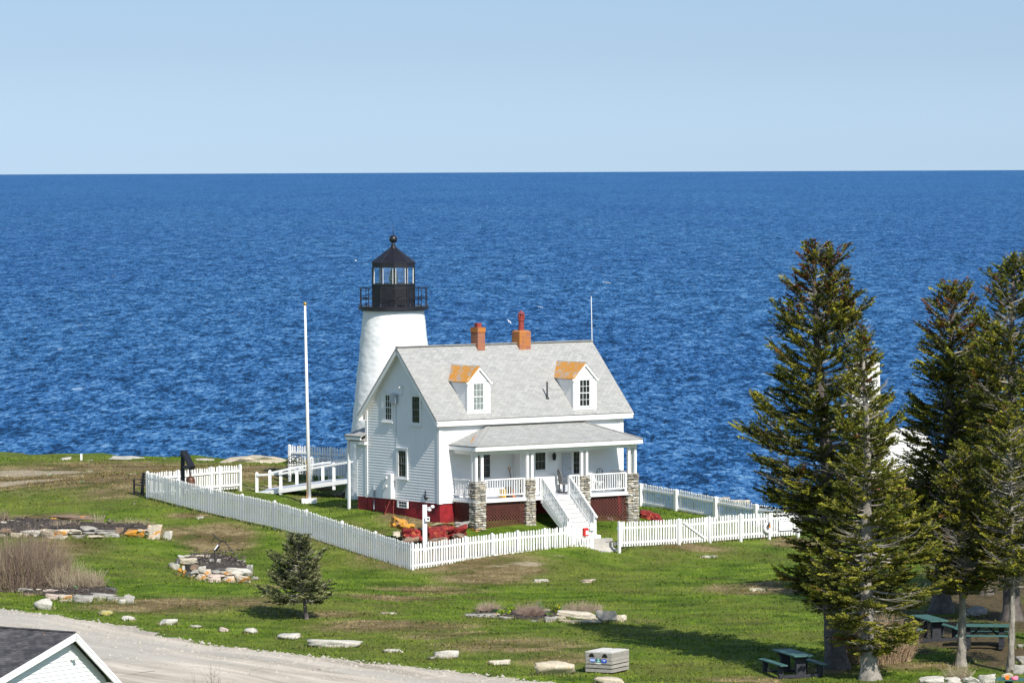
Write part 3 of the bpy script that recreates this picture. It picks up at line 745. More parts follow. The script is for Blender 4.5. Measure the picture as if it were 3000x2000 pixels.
# ---- chimneys
def brickbox(mb, x0, x1, y0, y1, z0, z1): mb.boxuv(x0, x1, y0, y1, z0, z1)
c0 = HL(1386, 960, 'y', half); c1 = HL(1422, 960, 'y', half)
xa = HL(1400, 1000, 'y', half-.25).x; xb = HL(1421, 1000, 'y', half-.25).x
zt = HL(1400, 958, 'y', half-.25).z
ch = MB(); ch.lich = .22
ch.boxuv(xa, xb, half-.25, half+.25, ridge-.5, zt-.10); ch.lich = .9; ch.boxuv(xa-.02, xb+.02, half-.27, half+.27, zt-.22, zt-.02)
ch.lich = 1; ch.face([(xa,half-.25,zt-.015),(xb,half-.25,zt-.015),(xb,half+.25,zt-.015),(xa,half+.25,zt-.015)])
co = ch.build('chimney', BRICK, house); co['label'] = 'slender brick chimney with a square flue'
cp = MB(); cp.box((xa+xb)/2-.11, (xa+xb)/2+.11, half-.11, half+.11, zt-.03, zt+.17); cp.build('flue', TERRA, co)
xa = HL(1522, 990, 'y', half-.28).x; xb = HL(1555, 990, 'y', half-.28).x; zt = HL(1530, 972, 'y', half-.28).z
ch = MB(); ch.lich = .72; ch.boxuv(xa, xb, half-.28, half+.28, ridge-.5, zt)
ch.add([(xa,half-.28,zt),(xb,half-.28,zt),(xb,half+.28,zt),(xa,half+.28,zt),(xa+.1,half-.2,zt+.06),(xb-.1,half-.2,zt+.06),(xb-.1,half+.2,zt+.06),(xa+.1,half+.2,zt+.06)],[(0,1,5,4),(1,2,6,5),(2,3,7,6),(3,0,4,7),(4,5,6,7)])
co = ch.build('chimney', BRICK, house); co['label'] = 'squat lichen covered chimney with a tall clay pot'
pt = MB(); cx = (xa+xb)/2
pt.lathe((cx, half, zt+.03), [(.15,0),(.125,.05),(.115,.35),(.12,.42),(.15,.45),(.15,.49),(.13,.51),(.14,.55),(.15,.60),(.135,.62)], 14)
for k in range(6):
    an = k*math.pi/3; px_, py_ = cx+.115*math.cos(an), half+.115*math.sin(an)
    pt.box(px_-.03, px_+.03, py_-.03, py_+.03, zt+.62, zt+.76)
pt.lathe((cx, half, zt+.78), [(.15,0),(.10,.05),(.03,.10),(.01,.13)], 10)
pt.build('chimney_pot', TERRA, co)
# vent pipe, lightning mast, wall gear
vp = ray_roof(1603, 1165); v2 = MB(); v2.tube([vp, vp+Vector((0, 0, .68))], .035, 8); v2.lathe((vp.x, vp.y, vp.z-.03), [(.10,0),(.05,.08)], 10); v2.build('vent_pipe', DARK, house)
mp_ = HL(1734.5, 1000, 'y', half); mt = HL(1732, 868, 'y', half); m_b = MB(); m_b.tube([(mp_.x, half, ridge-.05), (mt.x, half, mt.z)], .018, 6); m_b.build('mast', WHITE, house)
m_b = MB(); m_b.tube([(mt.x, half, mt.z), (mt.x+.02, half, mt.z+.12), (mt.x+.14, half-.02, mt.z+.22)], .012, 5); m_b.build('mast_tip', BLACK, house)
g = HL(1151, 1153, 'x', 0); g1 = HL(1167.5, 1183, 'x', 0); bxm = MB(); bxm.box(-.16, -.02, g1.y, g.y, g1.z+.02, g.z); bxm.lathe((-.09, (g.y+g1.y)/2, g1.z), [(.05,0),(.05,.03)], 8); bxm.build('alarm_box', GREYB, house)
g = HL(1176, 1131, 'x', -.1); cmr = MB(); cmr.tube([(-.02, g.y, g.z), (-.12, g.y, g.z-.01), (-.30, g.y-.10, g.z-.05)], .022, 6); cmr.tube([(-.12, g.y+.02, g.z+.01), (-.16, g.y+.14, g.z+.02)], .035, 8); cmr.build('camera_fixture', WHITE, house)
g0_ = HL(1162, 1185, 'x', 0); g1_ = HL(1162, 1311, 'x', 0); cdm = MB(); cdm.tube([(-.03, g0_.y, g0_.z), (-.03, g1_.y, g1_.z)], .008, 5); cdm.tube([(-.03, g.y-.02, g.z), (-.03, g.y+.02, g0_.z+.42), (-.03, g0_.y, g0_.z+.38)], .007, 5); cdm.build('conduit', GREYB, house)
a = HL(1121, 1386, 'x', -.22); b_ = HL(1145, 1461, 'x', -.22); cab = MB(); cab.box(-.22, -.0225, b_.y, a.y, b_.z, a.z); cab.build('meter_cabinet', WHITE, house)
for vv in (1399, 1424):
    q = HL(1131, vv, 'x', -.24); mm = MB(); mm.tube([(-.20, q.y, q.z), (-.27, q.y, q.z)], .055, 12); mm.build('meter', WHITE, house)
q = HL(1096, 1420, 'x', -.05); q2 = HL(1096, 1452, 'x', -.05); q3 = HL(1122, 1500, 'x', -.3)
mm = MB(); mm.tube([(-.06, q.y, q.z), (-.06, q2.y, q2.z)], .05, 8); mm.tube([(-.05, q2.y, q2.z), (-.05, q2.y, q2.z-.25), (-.2, q2.y-.2, q2.z-.55)], .02, 6); mm.build('service_pipe', GREYB, house)
mm = MB(); pr1 = HL(1140, 1465, 'x', -.25); mm.tube([(-.2, pr1.y, -.05), (-.5, pr1.y+.25, -1.0)], .02, 6); mm.tube([(-.15, pr1.y-.2, -.02), (-.2, pr1.y-.18, -1.0)], .018, 6); mm.tube([(-.15, pr1.y+.4, -.02), (-.2, pr1.y+.35, -1.0)], .018, 6); mm.build('downpipe', TERRA, house)
# iron anchor ornament on the gable wall
q = HL(1246, 1436, 'x', -.04); q2 = HL(1248, 1461, 'x', -.04); an_ = MB()
an_.tube([(-.05, q.y, q.z), (-.05, q2.y, q2.z)], .022, 6); an_.tube([(-.05, q2.y+.12, q2.z+.16), (-.05, q2.y+.10, q2.z+.03), (-.05, q2.y, q2.z-.02), (-.05, q2.y-.10, q2.z+.03), (-.05, q2.y-.12, q2.z+.08)], .025, 6)
tag(an_.build('anchor_ornament', BLACK, house))
# ------------------------------------------------------------------ porch (part of the house)
D = -HL(1393, 1440, 'x', HL(1324, 1472, 'y', 0).x).y
PX0 = HL(1324, 1472, 'y', 0).x; PX1 = HL(1872, 1450, 'y', -D).x
FLT = .225; FB = .075
fl = MB(); fl.box(PX0+.03, PX1-.03, -D+.06, -.03, FB+.03, FLT); fl.build('porch_floor', GREYP, house)
fm = MB(); fm.box(PX0, PX1, -D+.02, -D+.06, FB, FLT-.03); fm.box(PX0, PX0+.04, -D+.06, -.02, FB, FLT-.03); fm.box(PX1-.04, PX1, -D+.06, -.02, FB, FLT-.03); fm.build('porch_skirt', WHITE, house)
# porch roof (hip)
PFO = .26
pz = HL(1393, 1308, 'y', -D-PFO).z; xl2 = HL(1393, 1308, 'y', -D-PFO).x; xr2 = HL(1884, 1286, 'y', -D-PFO).x
tA = HL(1430, 1243, 'y', -.0); tB = HL(1704, 1234, 'y', 0)
zt2 = min(tA.z, ez-fasc-.10); xa2, xb2 = tA.x, tB.x
pr = MB()
pr.slab([(xl2, -D-PFO, pz), (xr2, -D-PFO, pz), (xb2, -.01, zt2), (xa2, -.01, zt2)], .05)
pr.lich = .0
pr.slab([(xl2, -.01, pz), (xl2, -D-PFO, pz), (xa2, -.01, zt2)], .05)
pr.slab([(xr2, -D-PFO, pz), (xr2, -.01, pz), (xb2, -.01, zt2)], .05)
pr.beam((xl2, -D-PFO, pz+.01), (xa2, -.02, zt2+.01), .16, .02); pr.beam((xr2, -D-PFO, pz+.01), (xb2, -.02, zt2+.01), .16, .02)
pr.lich = 1.0
def onhip(x, y): # point on left hip
    t = (x-xl2)/(xa2-xl2); return (x, y, pz+(zt2-pz)*t+.004)
pr.slab([onhip(xl2+.25, -D+.45), onhip(xl2+.45, -D+.6), onhip(xl2+1.05, -.55), onhip(xl2+.85, -.55)], .003)
pr.build('porch_roof', SHING, house)
pf = MB(); PF_ = .155
pf.box(xl2+.01, xr2-.01, -D-PFO+.005, -D-PFO+.04, pz-.05-PF_, pz-.05); pf.box(xl2+.01, xl2+.045, -D-PFO+.04, -.03, pz-.05-PF_, pz-.05); pf.box(xr2-.045, xr2-.01, -D-PFO+.04, -.03, pz-.05-PF_, pz-.05)
pf.box(xl2+.045, xr2-.045, -D-PFO+.04, -.03, pz-.19, pz-.17)
pf.build('porch_fascia', WHITE, house)
bz0, bz1 = HL(1430, 1331, 'y', -D+.06).z, pz-.192
bm = MB(); bm.box(PX0+.05, PX1-.05, -D+.06, -D+.22, bz0, bz1); bm.box(PX0+.05, PX0+.20, -D+.22, -.03, bz0, bz1); bm.box(PX1-.2, PX1-.05, -D+.22, -.03, bz0, bz1); bm.build('porch_beam', WHITE, house)
# stone pillars
PIL = [(PX0, PX0+.53)]
for a_, b_ in ((1543,1570),(1702.5,1730),(1841,1872)):
    PIL.append((HL(a_, 1480, 'y', -D).x, HL(b_, 1480, 'y', -D).x))
PT = HL(1400, 1411, 'y', -D).z
random.seed(3)
pal = [(.42,.40,.35),(.34,.32,.28),(.50,.47,.40),(.28,.26,.22),(.56,.53,.46),(.38,.33,.25),(.22,.20,.17),(.46,.40,.30)]
def stone_block(mb, x0, x1, y0, y1, z0, z1, j=.02):
    # a rounded irregular stone: 8 corners jittered with chamfered front edges
    ins = min(.02, (z1-z0)*.25)
    r_ = lambda s=j: random.uniform(-s, s)
    vs = []
    for (z, k) in ((z0, ins), (z0+(z1-z0)*.35, 0), (z1-(z1-z0)*.3, 0), (z1, ins)):
        for (x, y) in ((x0, y0), (x1, y0), (x1, y1), (x0, y1)):
            xx = x+(k if x == x0 else -k)+r_(j*.5); yy = y+(k if y == y0 else -k)+r_(j*.8); vs.append((xx, yy, z+r_(.006)))
    fs = [(0,3,2,1),(12,13,14,15)]
    for L in range(3):
        for c in range(4): fs.append((L*4+c, L*4+(c+1) % 4, L*4+4+(c+1) % 4, L*4+4+c))
    mb.add(vs, fs)
def stone_pillar(x0, x1, y0, y1, z0, z1, oz=None):
    mb = MB(); mb.tint = (.05, .045, .04); mb.box(x0+.04, x1-.04, y0+.04, y1-.04, z0, z1-.01)
    z = z0
    while z < z1-.02:
        h = random.uniform(.055, .12); zt_ = min(z+h, z1)
        def col():
            c = random.choice(pal); f_ = random.uniform(.8, 1.25)
            if oz is not None and z < oz and random.random() < .75: c = random.choice([(.55,.24,.04),(.50,.28,.08),(.45,.38,.28)]); f_ = 1.1
            return tuple(q*f_ for q in c)
        for side in range(4):
            a = x0 if side in (0, 2) else y0; b = x1 if side in (0, 2) else y1; p = a
            while p < b-.03:
                w_ = random.uniform(.10, .30); q = min(p+w_, b)
                if b-q < .08: q = b
                mb.tint = col(); dz = random.uniform(-.015, .015); pr_ = random.uniform(-.01, .03); zz = zt_-.012
                if side == 0: stone_block(mb, p+.006, q-.006, y0-pr_, y0+.14, z+dz, zz+dz)
                elif side == 2: stone_block(mb, p+.006, q-.006, y1-.14, y1+pr_, z+dz, zz+dz)
                elif side == 1: stone_block(mb, x0-pr_, x0+.14, p+.006, q-.006, z+dz, zz+dz)
                else: stone_block(mb, x1-.14, x1+pr_, p+.006, q-.006, z+dz, zz+dz)
                p = q
        z = zt_
    mb.tint = (.48, .46, .42); mb.box(x0+.02, x1-.02, y0+.02, y1-.02, z1-.012, z1+.012)
    return mb.build('stone_pillar', TINT, house)
for k, (a_, b_) in enumerate(PIL):
    wp = HM @ Vector(((a_+b_)/2, -D, 0)); gz_ = gzf(wp.x, wp.y)-HO.z-.15
    o_ = stone_pillar(a_, b_, -D, -D+.46, gz_, PT, -.95 if k == 0 else (-1.1 if k == 1 else None))
    if k == 0: o_['label'] = 'rough fieldstone pillar with orange lichen at its foot'
    # paired white columns on top
    cm = MB(); w_ = .115
    cs = [a_+.06, b_-.06-w_]
    for c in cs: cm.box(c, c+w_, -D+.07, -D+.07+w_, PT+.012, bz0)
    if k in (0, 3): 
        c = cs[0] if k == 0 else cs[1]; cm.box(c, c+w_, -D+.28, -D+.28+w_, PT+.012, bz0)
    cm.build('porch_column', WHITE, house)
# railings
def railing(p, q, z0, z1, name='porch_railing', step=.118, bw=.035, post=False):
    """p,q plan ends; z0 (bottom rail) z1 (top) are offsets; p,q may be 3D for a slope"""
    p = Vector(p); q = Vector(q); mb = MB()
    mb.beam(p+Vector((0,0,z1)), q+Vector((0,0,z1)), .075, .05, up=(0,0,1)); mb.beam(p+Vector((0,0,z0)), q+Vector((0,0,z0)), .05, .05, up=(0,0,1))
    L = math.hypot(q.x-p.x, q.y-p.y); n_ = max(2, int(L/step))
    for k in range(1, n_):
        c = p+(q-p)*(k/n_); mb.box(c.x-bw/2, c.x+bw/2, c.y-bw/2, c.y+bw/2, c.z+z0-.02, c.z+z1-.01)
    if post:
        for c in (p, q): mb.box(c.x-.045, c.x+.045, c.y-.045, c.y+.045, c.z+z0-.32, c.z+z1-.005)
    return mb.build(name, WHITE, house)
ZB, ZT = .36-FLT, HL(1440, 1405, 'y', -D+.1).z-FLT
YR = -D+.12
SX0 = HL(1590, 1450, 'y', -D).x; SX1 = HL(1671, 1450, 'y', -D).x
railing((PIL[0][1]+.04, YR, FLT), (PIL[1][0]-.05, YR, FLT), ZB, ZT, post=True)
railing((PIL[1][1]+.03, YR, FLT), (SX0-.03, YR, FLT), ZB, ZT, post=True)
railing((SX1+.04, YR, FLT), (PIL[2][0]-.03, YR, FLT), ZB, ZT, post=True)
railing((PIL[2][1]+.05, YR, FLT), (PIL[3][0]-.05, YR, FLT), ZB, ZT, post=True)
railing((PX0+.08, -D+.5, FLT), (PX0+.08, -.04, FLT), ZB, ZT, step=.105)
railing((PX1-.08, -D+.5, FLT), (PX1-.08, -.04, FLT), ZB, ZT, step=.105)
# lattice
LATM = mat_plain('oxblood_lattice', (.12, .038, .028), .6, .25, 4)
def lattice(x0, x1, y, z0, z1, along='x', s=.155, w=.034):
    mb = MB(); Wd = x1-x0; H = z1-z0
    for sg, off in ((1, 0), (-1, .008)):
        t = -H if sg > 0 else 0
        k = -int(H/s)-1 if sg > 0 else 0
        kk = np.arange(-int(H/s)-2, int((Wd+H)/s)+2)
        for i in kk:
            a = i*s   # line x = a + sg*z (sg>0), or x = a - z
            if sg > 0: za = max(0, -a); zb_ = min(H, Wd-a); pa = (a+za, za); pb = (a+zb_, zb_)
            else: za = max(0, a-Wd); zb_ = min(H, a); pa = (a-za, za); pb = (a-zb_, zb_)
            if zb_-za < .05: continue
            f_ = lambda p_: Vector((x0+p_[0], y+off, z0+p_[1])) if along == 'x' else Vector((y+off, x0+p_[0], z0+p_[1]))
            mb.beam(f_(pa), f_(pb), w, .007, up=(0, 1, 0) if along == 'x' else (1, 0, 0)) if False else mb.beam(f_(pa), f_(pb), .007, w, up=((0,0,1)))
    return mb
def lat(x0, x1, y, z1, along='x'):
    m_ = (x0+x1)/2; wp = HM @ (Vector((m_, y, 0)) if along == 'x' else Vector((y, m_, 0))); z0 = gzf(wp.x, wp.y)-HO.z-.25
    mb = lattice(x0, x1, y, z0, z1, along); 
    if along == 'x': mb.box(x0, x0+.05, y-.015, y+.02, z0, z1); mb.box(x1-.05, x1, y-.015, y+.02, z0, z1)
    mb.build('lattice_panel', LATM, house)
lat(PIL[0][1]-.02, PIL[1][0]+.02, -D+.16, FB-.005); lat(PIL[1][1]-.02, SX0-.25+.0, -D+.16, FB-.005); lat(PIL[2][1]-.02, PIL[3][0]+.02, -D+.16, FB-.005); lat(SX1+.12, PIL[2][0]+.02, -D+.16, FB-.005)
lat(-D+.44, 0, PX0+.10, FB-.005, 'y'); lat(-D+.44, 0, PX1-.10, FB-.005, 'y')
# stairs
st = MB(); st2 = MB(); NR = 9
hs = HL(1664, 1560, 'x', (SX0+SX1)/2)
BOT = HL(1744, 1563, 'x', SX1+.0)          # foot of the right stringer
run = -D-BOT.y; drop = FLT-BOT.z
RISE = drop/NR; TR = run/(NR-1)
for k in range(NR-1):
    z = FLT-RISE*(k+1); y = -D-TR*k
    st.box(SX0+.02, SX1-.02, y-TR-.02, y+.0, z-.035, z); st2.box(SX0+.03, SX1-.03, y-.0, y+.012, z+.001, z+RISE-.036)
st2.box(SX0+.03, SX1-.03, -D-TR*(NR-1)+.0, -D-TR*(NR-1)+.012, BOT.z-.02, FLT-RISE*(NR-1)-.036)
st.build('tread', mat_plain('worn_shaded_treads', (.50, .50, .48), .7, .12, 5), house); st2.build('riser', WHITE, house)  # worn white treads, darkened so the colour supplies the step shadow lines
sg = MB()
for x in (SX0, SX1):
    pts = [(x, -D+.02, FLT-.02), (x, -D-run-.02, BOT.z+.10), (x, -D-run-.02, BOT.z), (x, -D-run+.15, BOT.z), (x, -D+.02, FLT-.38)]
    sg.prism([(x-.022, p_[1], p_[2]) for p_ in pts], (.044, 0, 0))
sg.build('stringer', WHITE, house)
for x in (SX0+.01, SX1-.01):
    a = Vector((x, -D+.06, FLT+.0)); b = Vector((x, -D-run+.02, FLT-drop*(run-.02)/run+.02))
    mb = MB(); hz = ZT
    mb.beam(a+Vector((0, 0, hz)), b+Vector((0, -.16, hz-.16*drop/run)), .075, .055, up=(0,0,1)); mb.beam(a+Vector((0, 0, .13)), b+Vector((0, 0, .13)), .05, .05, up=(0,0,1))
    n_ = 17
    for k in range(1, n_):
        c = a+(b-a)*(k/n_); mb.box(c.x-.018, c.x+.018, c.y-.018, c.y+.018, c.z+.11, c.z+hz-.02)
    mb.box(b.x-.05, b.x+.05, b.y-.05, b.y+.05, b.z-.25, b.z+hz-.02); mb.box(a.x-.05, a.x+.05, a.y-.05, a.y+.05, a.z-.3, a.z+hz+.0)
    mb.build('stair_railing', WHITE, house)
# front door, porch windows, lamp
def rect_y(u0, v0, u1, v1, y=0): a = HL(u0, v0, 'y', y); b = HL(u1, v1, 'y', y); return min(a.x, b.x), max(a.x, b.x), min(a.z, b.z), max(a.z, b.z)
vx0 = HL(1523, 1400, 'y', -.44).x; vx1 = HL(1638.5, 1400, 'y', -.44).x
vb = MB(); vb.box(vx0, vx1, -.44, -.005, FLT, pz-.2); clap(vb, lambda z: ((vx0, -.441), (vx1, -.441)), (0, -1), FLT, pz-.2, prot=.02); vb.box(vx0-.01, vx0+.08, -.475, -.44, FLT, pz-.2); vb.box(vx1-.08, vx1+.01, -.475, -.44, FLT, pz-.2); vb.build('vestibule', WHITE, house)
pwx = rect_y(1388, 1322, 1436, 1399)
window('y', 0, (1391,1322,1438,1402), (1398,1326,1434,1397), name='porch_window')
window('y', -.45, (1560,1322,1602,1379), (1566,1326,1596,1374), cols=3, rows=1, name='porch_window')
window('y', 0, (1673,1319,1712,1390), (1678,1323,1708,1385), name='porch_window')
x0, x1, z0, z1 = rect_y(1639, 1326, 1676, 1446)
dr = MB(); dr.box(x0, x1, -.05, -.004, FLT, z1+.08); dr.build('door_frame', WHITE, house)
dr = MB(); dr.box(x0+.09, x1-.09, -.075, -.05, FLT+.04, z1-.02); dd_ = dr.build('door', GREYP, house)
dr = MB(); dr.lathe((x1-.16, -.09, 1.15), [(.01,0),(.035,.03),(.01,.06)], 8); dr.build('handle', BRASS, dd_)
q = HL(1623, 1336, 'y', -.58); lm = MB(); lm.lathe((q.x, -.60, q.z-.17), [(.04,0),(.07,.04),(.085,.20),(.10,.21),(.05,.30),(.015,.33)], 8); lm.box(q.x-.02, q.x+.02, -.60, -.46, q.z+.02, q.z+.06); lm.build('wall_lantern', BLACK, house)
# concrete landing steps (their own thing)
q = HM @ Vector((SX1-.35, -D-run-.25, 0)); 
ls = thing('doorstep', 'pair of worn concrete steps at the foot of the porch stairs', 'steps', (HM @ Vector((0,0,0))), YAW)
BZ = BOT.z
mb = MB(); xr_ = SX1+.45; xl_ = SX0-.1
mb.box(xl_, SX1+.06, BOT.y-.30, BOT.y-.025, BZ-.5, BZ-.03); mb.build('upper_step', WHITE, ls)
mb = MB(); mb.box(xl_, xr_-.05, BOT.y-.66, BOT.y-.305, BZ-.8, BZ-.16); mb.box(xl_, xr_, BOT.y-.98, BOT.y-.665, BZ-.9, BZ-.30); mb.build('lower_step', CONC, ls)
pd = MB(); pts = [G(1735,1602), G(1786,1596), G(1800,1606), G(1812,1610), G(1790,1618), G(1762,1620), G(1735,1608)]
pd.prism([(p_.x, p_.y, p_.z-.12) for p_ in pts], (0, 0, .15)); tag(pd.build('paving_slab', CONC), 'rough concrete slab in the gap of the front picket fence', 'slab')

# ------------------------------------------------------------------ lighthouse tower
TY = 206.5; TC = P(1156, 1452, TY); TPX = F/TY
def tz(v): return P(1156, v, TY).z-TC.z
tower = thing('lighthouse', 'white conical stone lighthouse with a black lantern room behind the cottage', 'lighthouse', TC, 0)
tw = MB(); zt = tz(908); n_ = 48; prof = []
rT = 89/TPX; rB = 89/TPX + (1452-908)*.104/TPX
m_ = 40; VV = []
for k in range(m_+1):
    z = -.6+(zt+.6)*k/m_; r_ = rT+(rB-rT)*(1-max(0, z)/zt)
    for j in range(n_):
        an = 2*math.pi*j/n_; q = Vector((math.cos(an)*r_, math.sin(an)*r_, z))
        r2 = r_ + (noise.noise(q*2.3)*.035 + noise.noise(q*5.1)*.018)*min(1, (m_-k)/3)
        VV.append((math.cos(an)*r2, math.sin(an)*r2, z))
tw.add(VV, [(k*n_+j, k*n_+(j+1) % n_, (k+1)*n_+(j+1) % n_, (k+1)*n_+j) for k in range(m_) for j in range(n_)])
tw.build('tower_wall', MASON, tower, smooth=True)
ph = math.radians(-90+3.7)     # one corner faces the camera, ten sided lantern
RL = 64/TPX; RG = 103.5/TPX; gdz = tz(896); gd0 = tz(907)
gd = MB(); gd.lathe((0,0,gd0), [(rT+.02,-.04),(RG-.02,0),(RG,.02),(RG,gdz-gd0)], 40); gd.build('gallery', BLACK, tower)
lw = MB(); lw.lathe((0,0,gdz), [(RL+.02,0),(RL+.02,.10),(RL,.12),(RL,tz(834)-gdz)], 10, ph)
for k in range(10):
    an = ph+k*math.pi/5; x, y = RL*math.cos(an), RL*math.sin(an); lw.tube([(x,y,gdz), (x,y,tz(834))], .03, 6)
lw.box(.1, .5, -RL-.03, -RL+.05, gdz+.05, gdz+.42)
lw.build('lantern_wall', BLACK, tower)
ln = MB()
for k in range(10):
    an = ph+k*math.pi/5; x, y = RL*math.cos(an), RL*math.sin(an); ln.tube([(x,y,tz(834)), (x,y,tz(782))], .026, 6)
ln.lathe((0,0,tz(834)), [(RL-.06,0),(RL+.03,0),(RL+.03,.06),(RL-.06,.06)], 10, ph, cap=False)
ln.lathe((0,0,tz(783)), [(RL-.06,0),(RL+.02,0),(RL+.02,tz(769)-tz(783)),(RL-.06,tz(769)-tz(783))], 10, ph, cap=False)
ln.build('lantern_frame', BLACK, tower)
wm = MB()
for k in range(10):
    an = ph+k*math.pi/5
    for s_ in (-1, 1):
        a2 = an+s_*.07; x, y = (RL-.04)*math.cos(a2), (RL-.04)*math.sin(a2); wm.tube([(x,y,tz(833)), (x,y,tz(783))], .014, 4)
wm.lathe((0,0,tz(832)), [(RL-.07,0),(RL-.03,0),(RL-.03,.03),(RL-.07,.03)], 10, ph, cap=False)
wm.build('pane_trim', WHITE, tower)
pn = MB(); pn.lathe((0,0,tz(832)), [(RL-.02,0),(RL-.02,tz(783)-tz(832))], 10, ph, cap=False); pn.build('lantern_pane', CLEAR, tower)
rr = MB(); ze_, zc_ = tz(769.5), tz(727)
rr.lathe((0,0,0), [(RL-.04,ze_-.02),(66.5/TPX,ze_-.03),(66.5/TPX,ze_+.02),(11.5/TPX,zc_)], 10, ph)
for k in range(10):
    an = ph+k*math.pi/5; rr.tube([(66.5/TPX*math.cos(an), 66.5/TPX*math.sin(an), ze_+.02), (.16*math.cos(an), .16*math.sin(an), zc_)], .014, 4)
rr.build('lantern_roof', BLACK, tower)
fn = MB(); s_ = 1/TPX
fn.lathe((0,0,0), [(12*s_,zc_-.02),(12*s_,zc_+.03),(8*s_,zc_+.05),(6.5*s_,tz(719)),(7.5*s_,tz(716)),(6*s_,tz(713))], 16)
zb_ = tz(700.5); fn.lathe((0,0,zb_), [(12.2*s_*math.sin(t), -12.2*s_*math.cos(t)) for t in [.35+.28*k for k in range(10)]]+[(.01, 12.2*s_)], 16)
fn.tube([(0,0,zb_+.15),(0,0,tz(680)),(0,0,tz(656))], [.022,.012,.006], 6)
fn.build('ball_vent', BLACK, tower, smooth=True)
rl = MB(); rrr = RG-.07
for zz in (tz(843), tz(873)):
    pts = [(rrr*math.cos(a_), rrr*math.sin(a_), zz) for a_ in np.linspace(0, 2*math.pi, 41)]; rl.tube(pts, .018 if zz == tz(843) else .022, 5, cap=False)
for k in range(14):
    an = .31+k*math.pi*2/14; rl.tube([(rrr*math.cos(an), rrr*math.sin(an), gdz-.02), (rrr*math.cos(an), rrr*math.sin(an), tz(842))], .02, 5)
    rl.tube([(rrr*math.cos(an), rrr*math.sin(an), gdz), (rrr*math.cos(an), rrr*math.sin(an), gdz+.12)], [.05,.02], 5)
rl.build('railing', BLACK, tower)
lz = MB(); lz.lathe((.0,0,tz(834)-.02), [(.10,0),(.10,.12),(.17,.14),(.22,.30),(.17,.48),(.12,.66),(.07,.70)], 14); lz.build('lens', LENS, tower, smooth=True)
# ------------------------------------------------------------------ picket fences
PK = 0.133
def fence(name, label, line, posts, h=1.1, side=1, postside=1, pw=.078, posth=None, group='white picket fences round the yard', top=None, skip=None, postw=.10, capped=True):
    """line: [(x,y,z)...] ground line of the fence (world); posts: distances along; side: +1 rails on the left of the direction"""
    L = [Vector(p) for p in line]; ds = [0]
    for a, b in zip(L, L[1:]): ds.append(ds[-1]+math.hypot(b.x-a.x, b.y-a.y))
    def at(s):
        s = max(0, min(ds[-1], s))
        for k in range(len(L)-1):
            if s <= ds[k+1]+1e-9:
                t = (s-ds[k])/(ds[k+1]-ds[k]); return L[k].lerp(L[k+1], t)
        return L[-1]
    e = thing(name, label, 'fence', L[0], 0, group); o = L[0]
    dirv = (L[-1]-L[0]); dirv.z = 0; dirv.normalize(); nv = Vector((-dirv.y, dirv.x, 0))
    pp = sorted(posts)
    hf = top or (lambda s: h)
    for s in pp:
        p = at(s)-o; mb = MB(); hp = (posth or (hf(s)+.0)); q = p+nv*postside*.075
        w = postw/2; c = [q+dirv*w*i+nv*w*j for i, j in ((-1,-1),(1,-1),(1,1),(-1,1))]
        mb.add([v_+Vector((0,0,-.3)) for v_ in c]+[v_+Vector((0,0,hp)) for v_ in c]+[q+Vector((0,0,hp+.05))], [(0,1,5,4),(1,2,6,5),(2,3,7,6),(3,0,4,7),(4,5,8),(5,6,8),(6,7,8),(7,4,8)])
        mb.build('post', FENCEW, e)
    cuts = [0]+[s for s in pp if .3 < s < ds[-1]-.3]+[ds[-1]]
    for a, b in zip(cuts, cuts[1:]):
        mb = MB(); n_ = max(1, int(round((b-a)/PK)))
        pa, pb = at(a)-o, at(b)-o
        for k in range(n_):
            s = a+(k+.5)*(b-a)/n_; p = at(s)-o; w = pw/2; t = .011; hh_ = hf(s)+random.uniform(-.022, .022); lean = random.uniform(-.018, .018)
            prof = [(-w, .05), (w, .05), (w, hh_-.05), (w*.55, hh_-.012), (0, hh_), (-w*.55, hh_-.012), (-w, hh_-.05)]
            A = [p+dirv*(x+lean*z)+nv*(-t*side)+Vector((0,0,z)) for x, z in prof]; mb.prism(A, nv*(2*t*side))
        for zf in (.2, .76):
            mb.beam(pa+nv*side*.04+Vector((0,0,zf*hf(a))), pb+nv*side*.04+Vector((0,0,zf*hf(b))), .05, .085, up=(0,0,1))
        mb.build('picket_panel', FENCEW, e)
    return e, at, dirv, nv
def fline(pts): return [P(u, v, Y) for u, v, Y in pts]
def ofs(line, us):
    """distances along the plan line at which it crosses photo columns us"""
    L = [Vector(p) for p in line]; out = []
    a = L[0]; b = L[-1]
    for u in us:
        acc = 0; best = None
        for k in range(len(L)-1):
            n_ = 60
            for j in range(n_+1):
                q = L[k].lerp(L[k+1], j/n_); uu = float(proj(q.x, q.y, q.z)[0]); s = acc+math.hypot(q.x-L[k].x, q.y-L[k].y)
                if best is None or abs(uu-u) < best[0]: best = (abs(uu-u), s)
            acc += math.hypot(L[k+1].x-L[k].x, L[k+1].y-L[k].y)
        out.append(best[1])
    return out
random.seed(11)
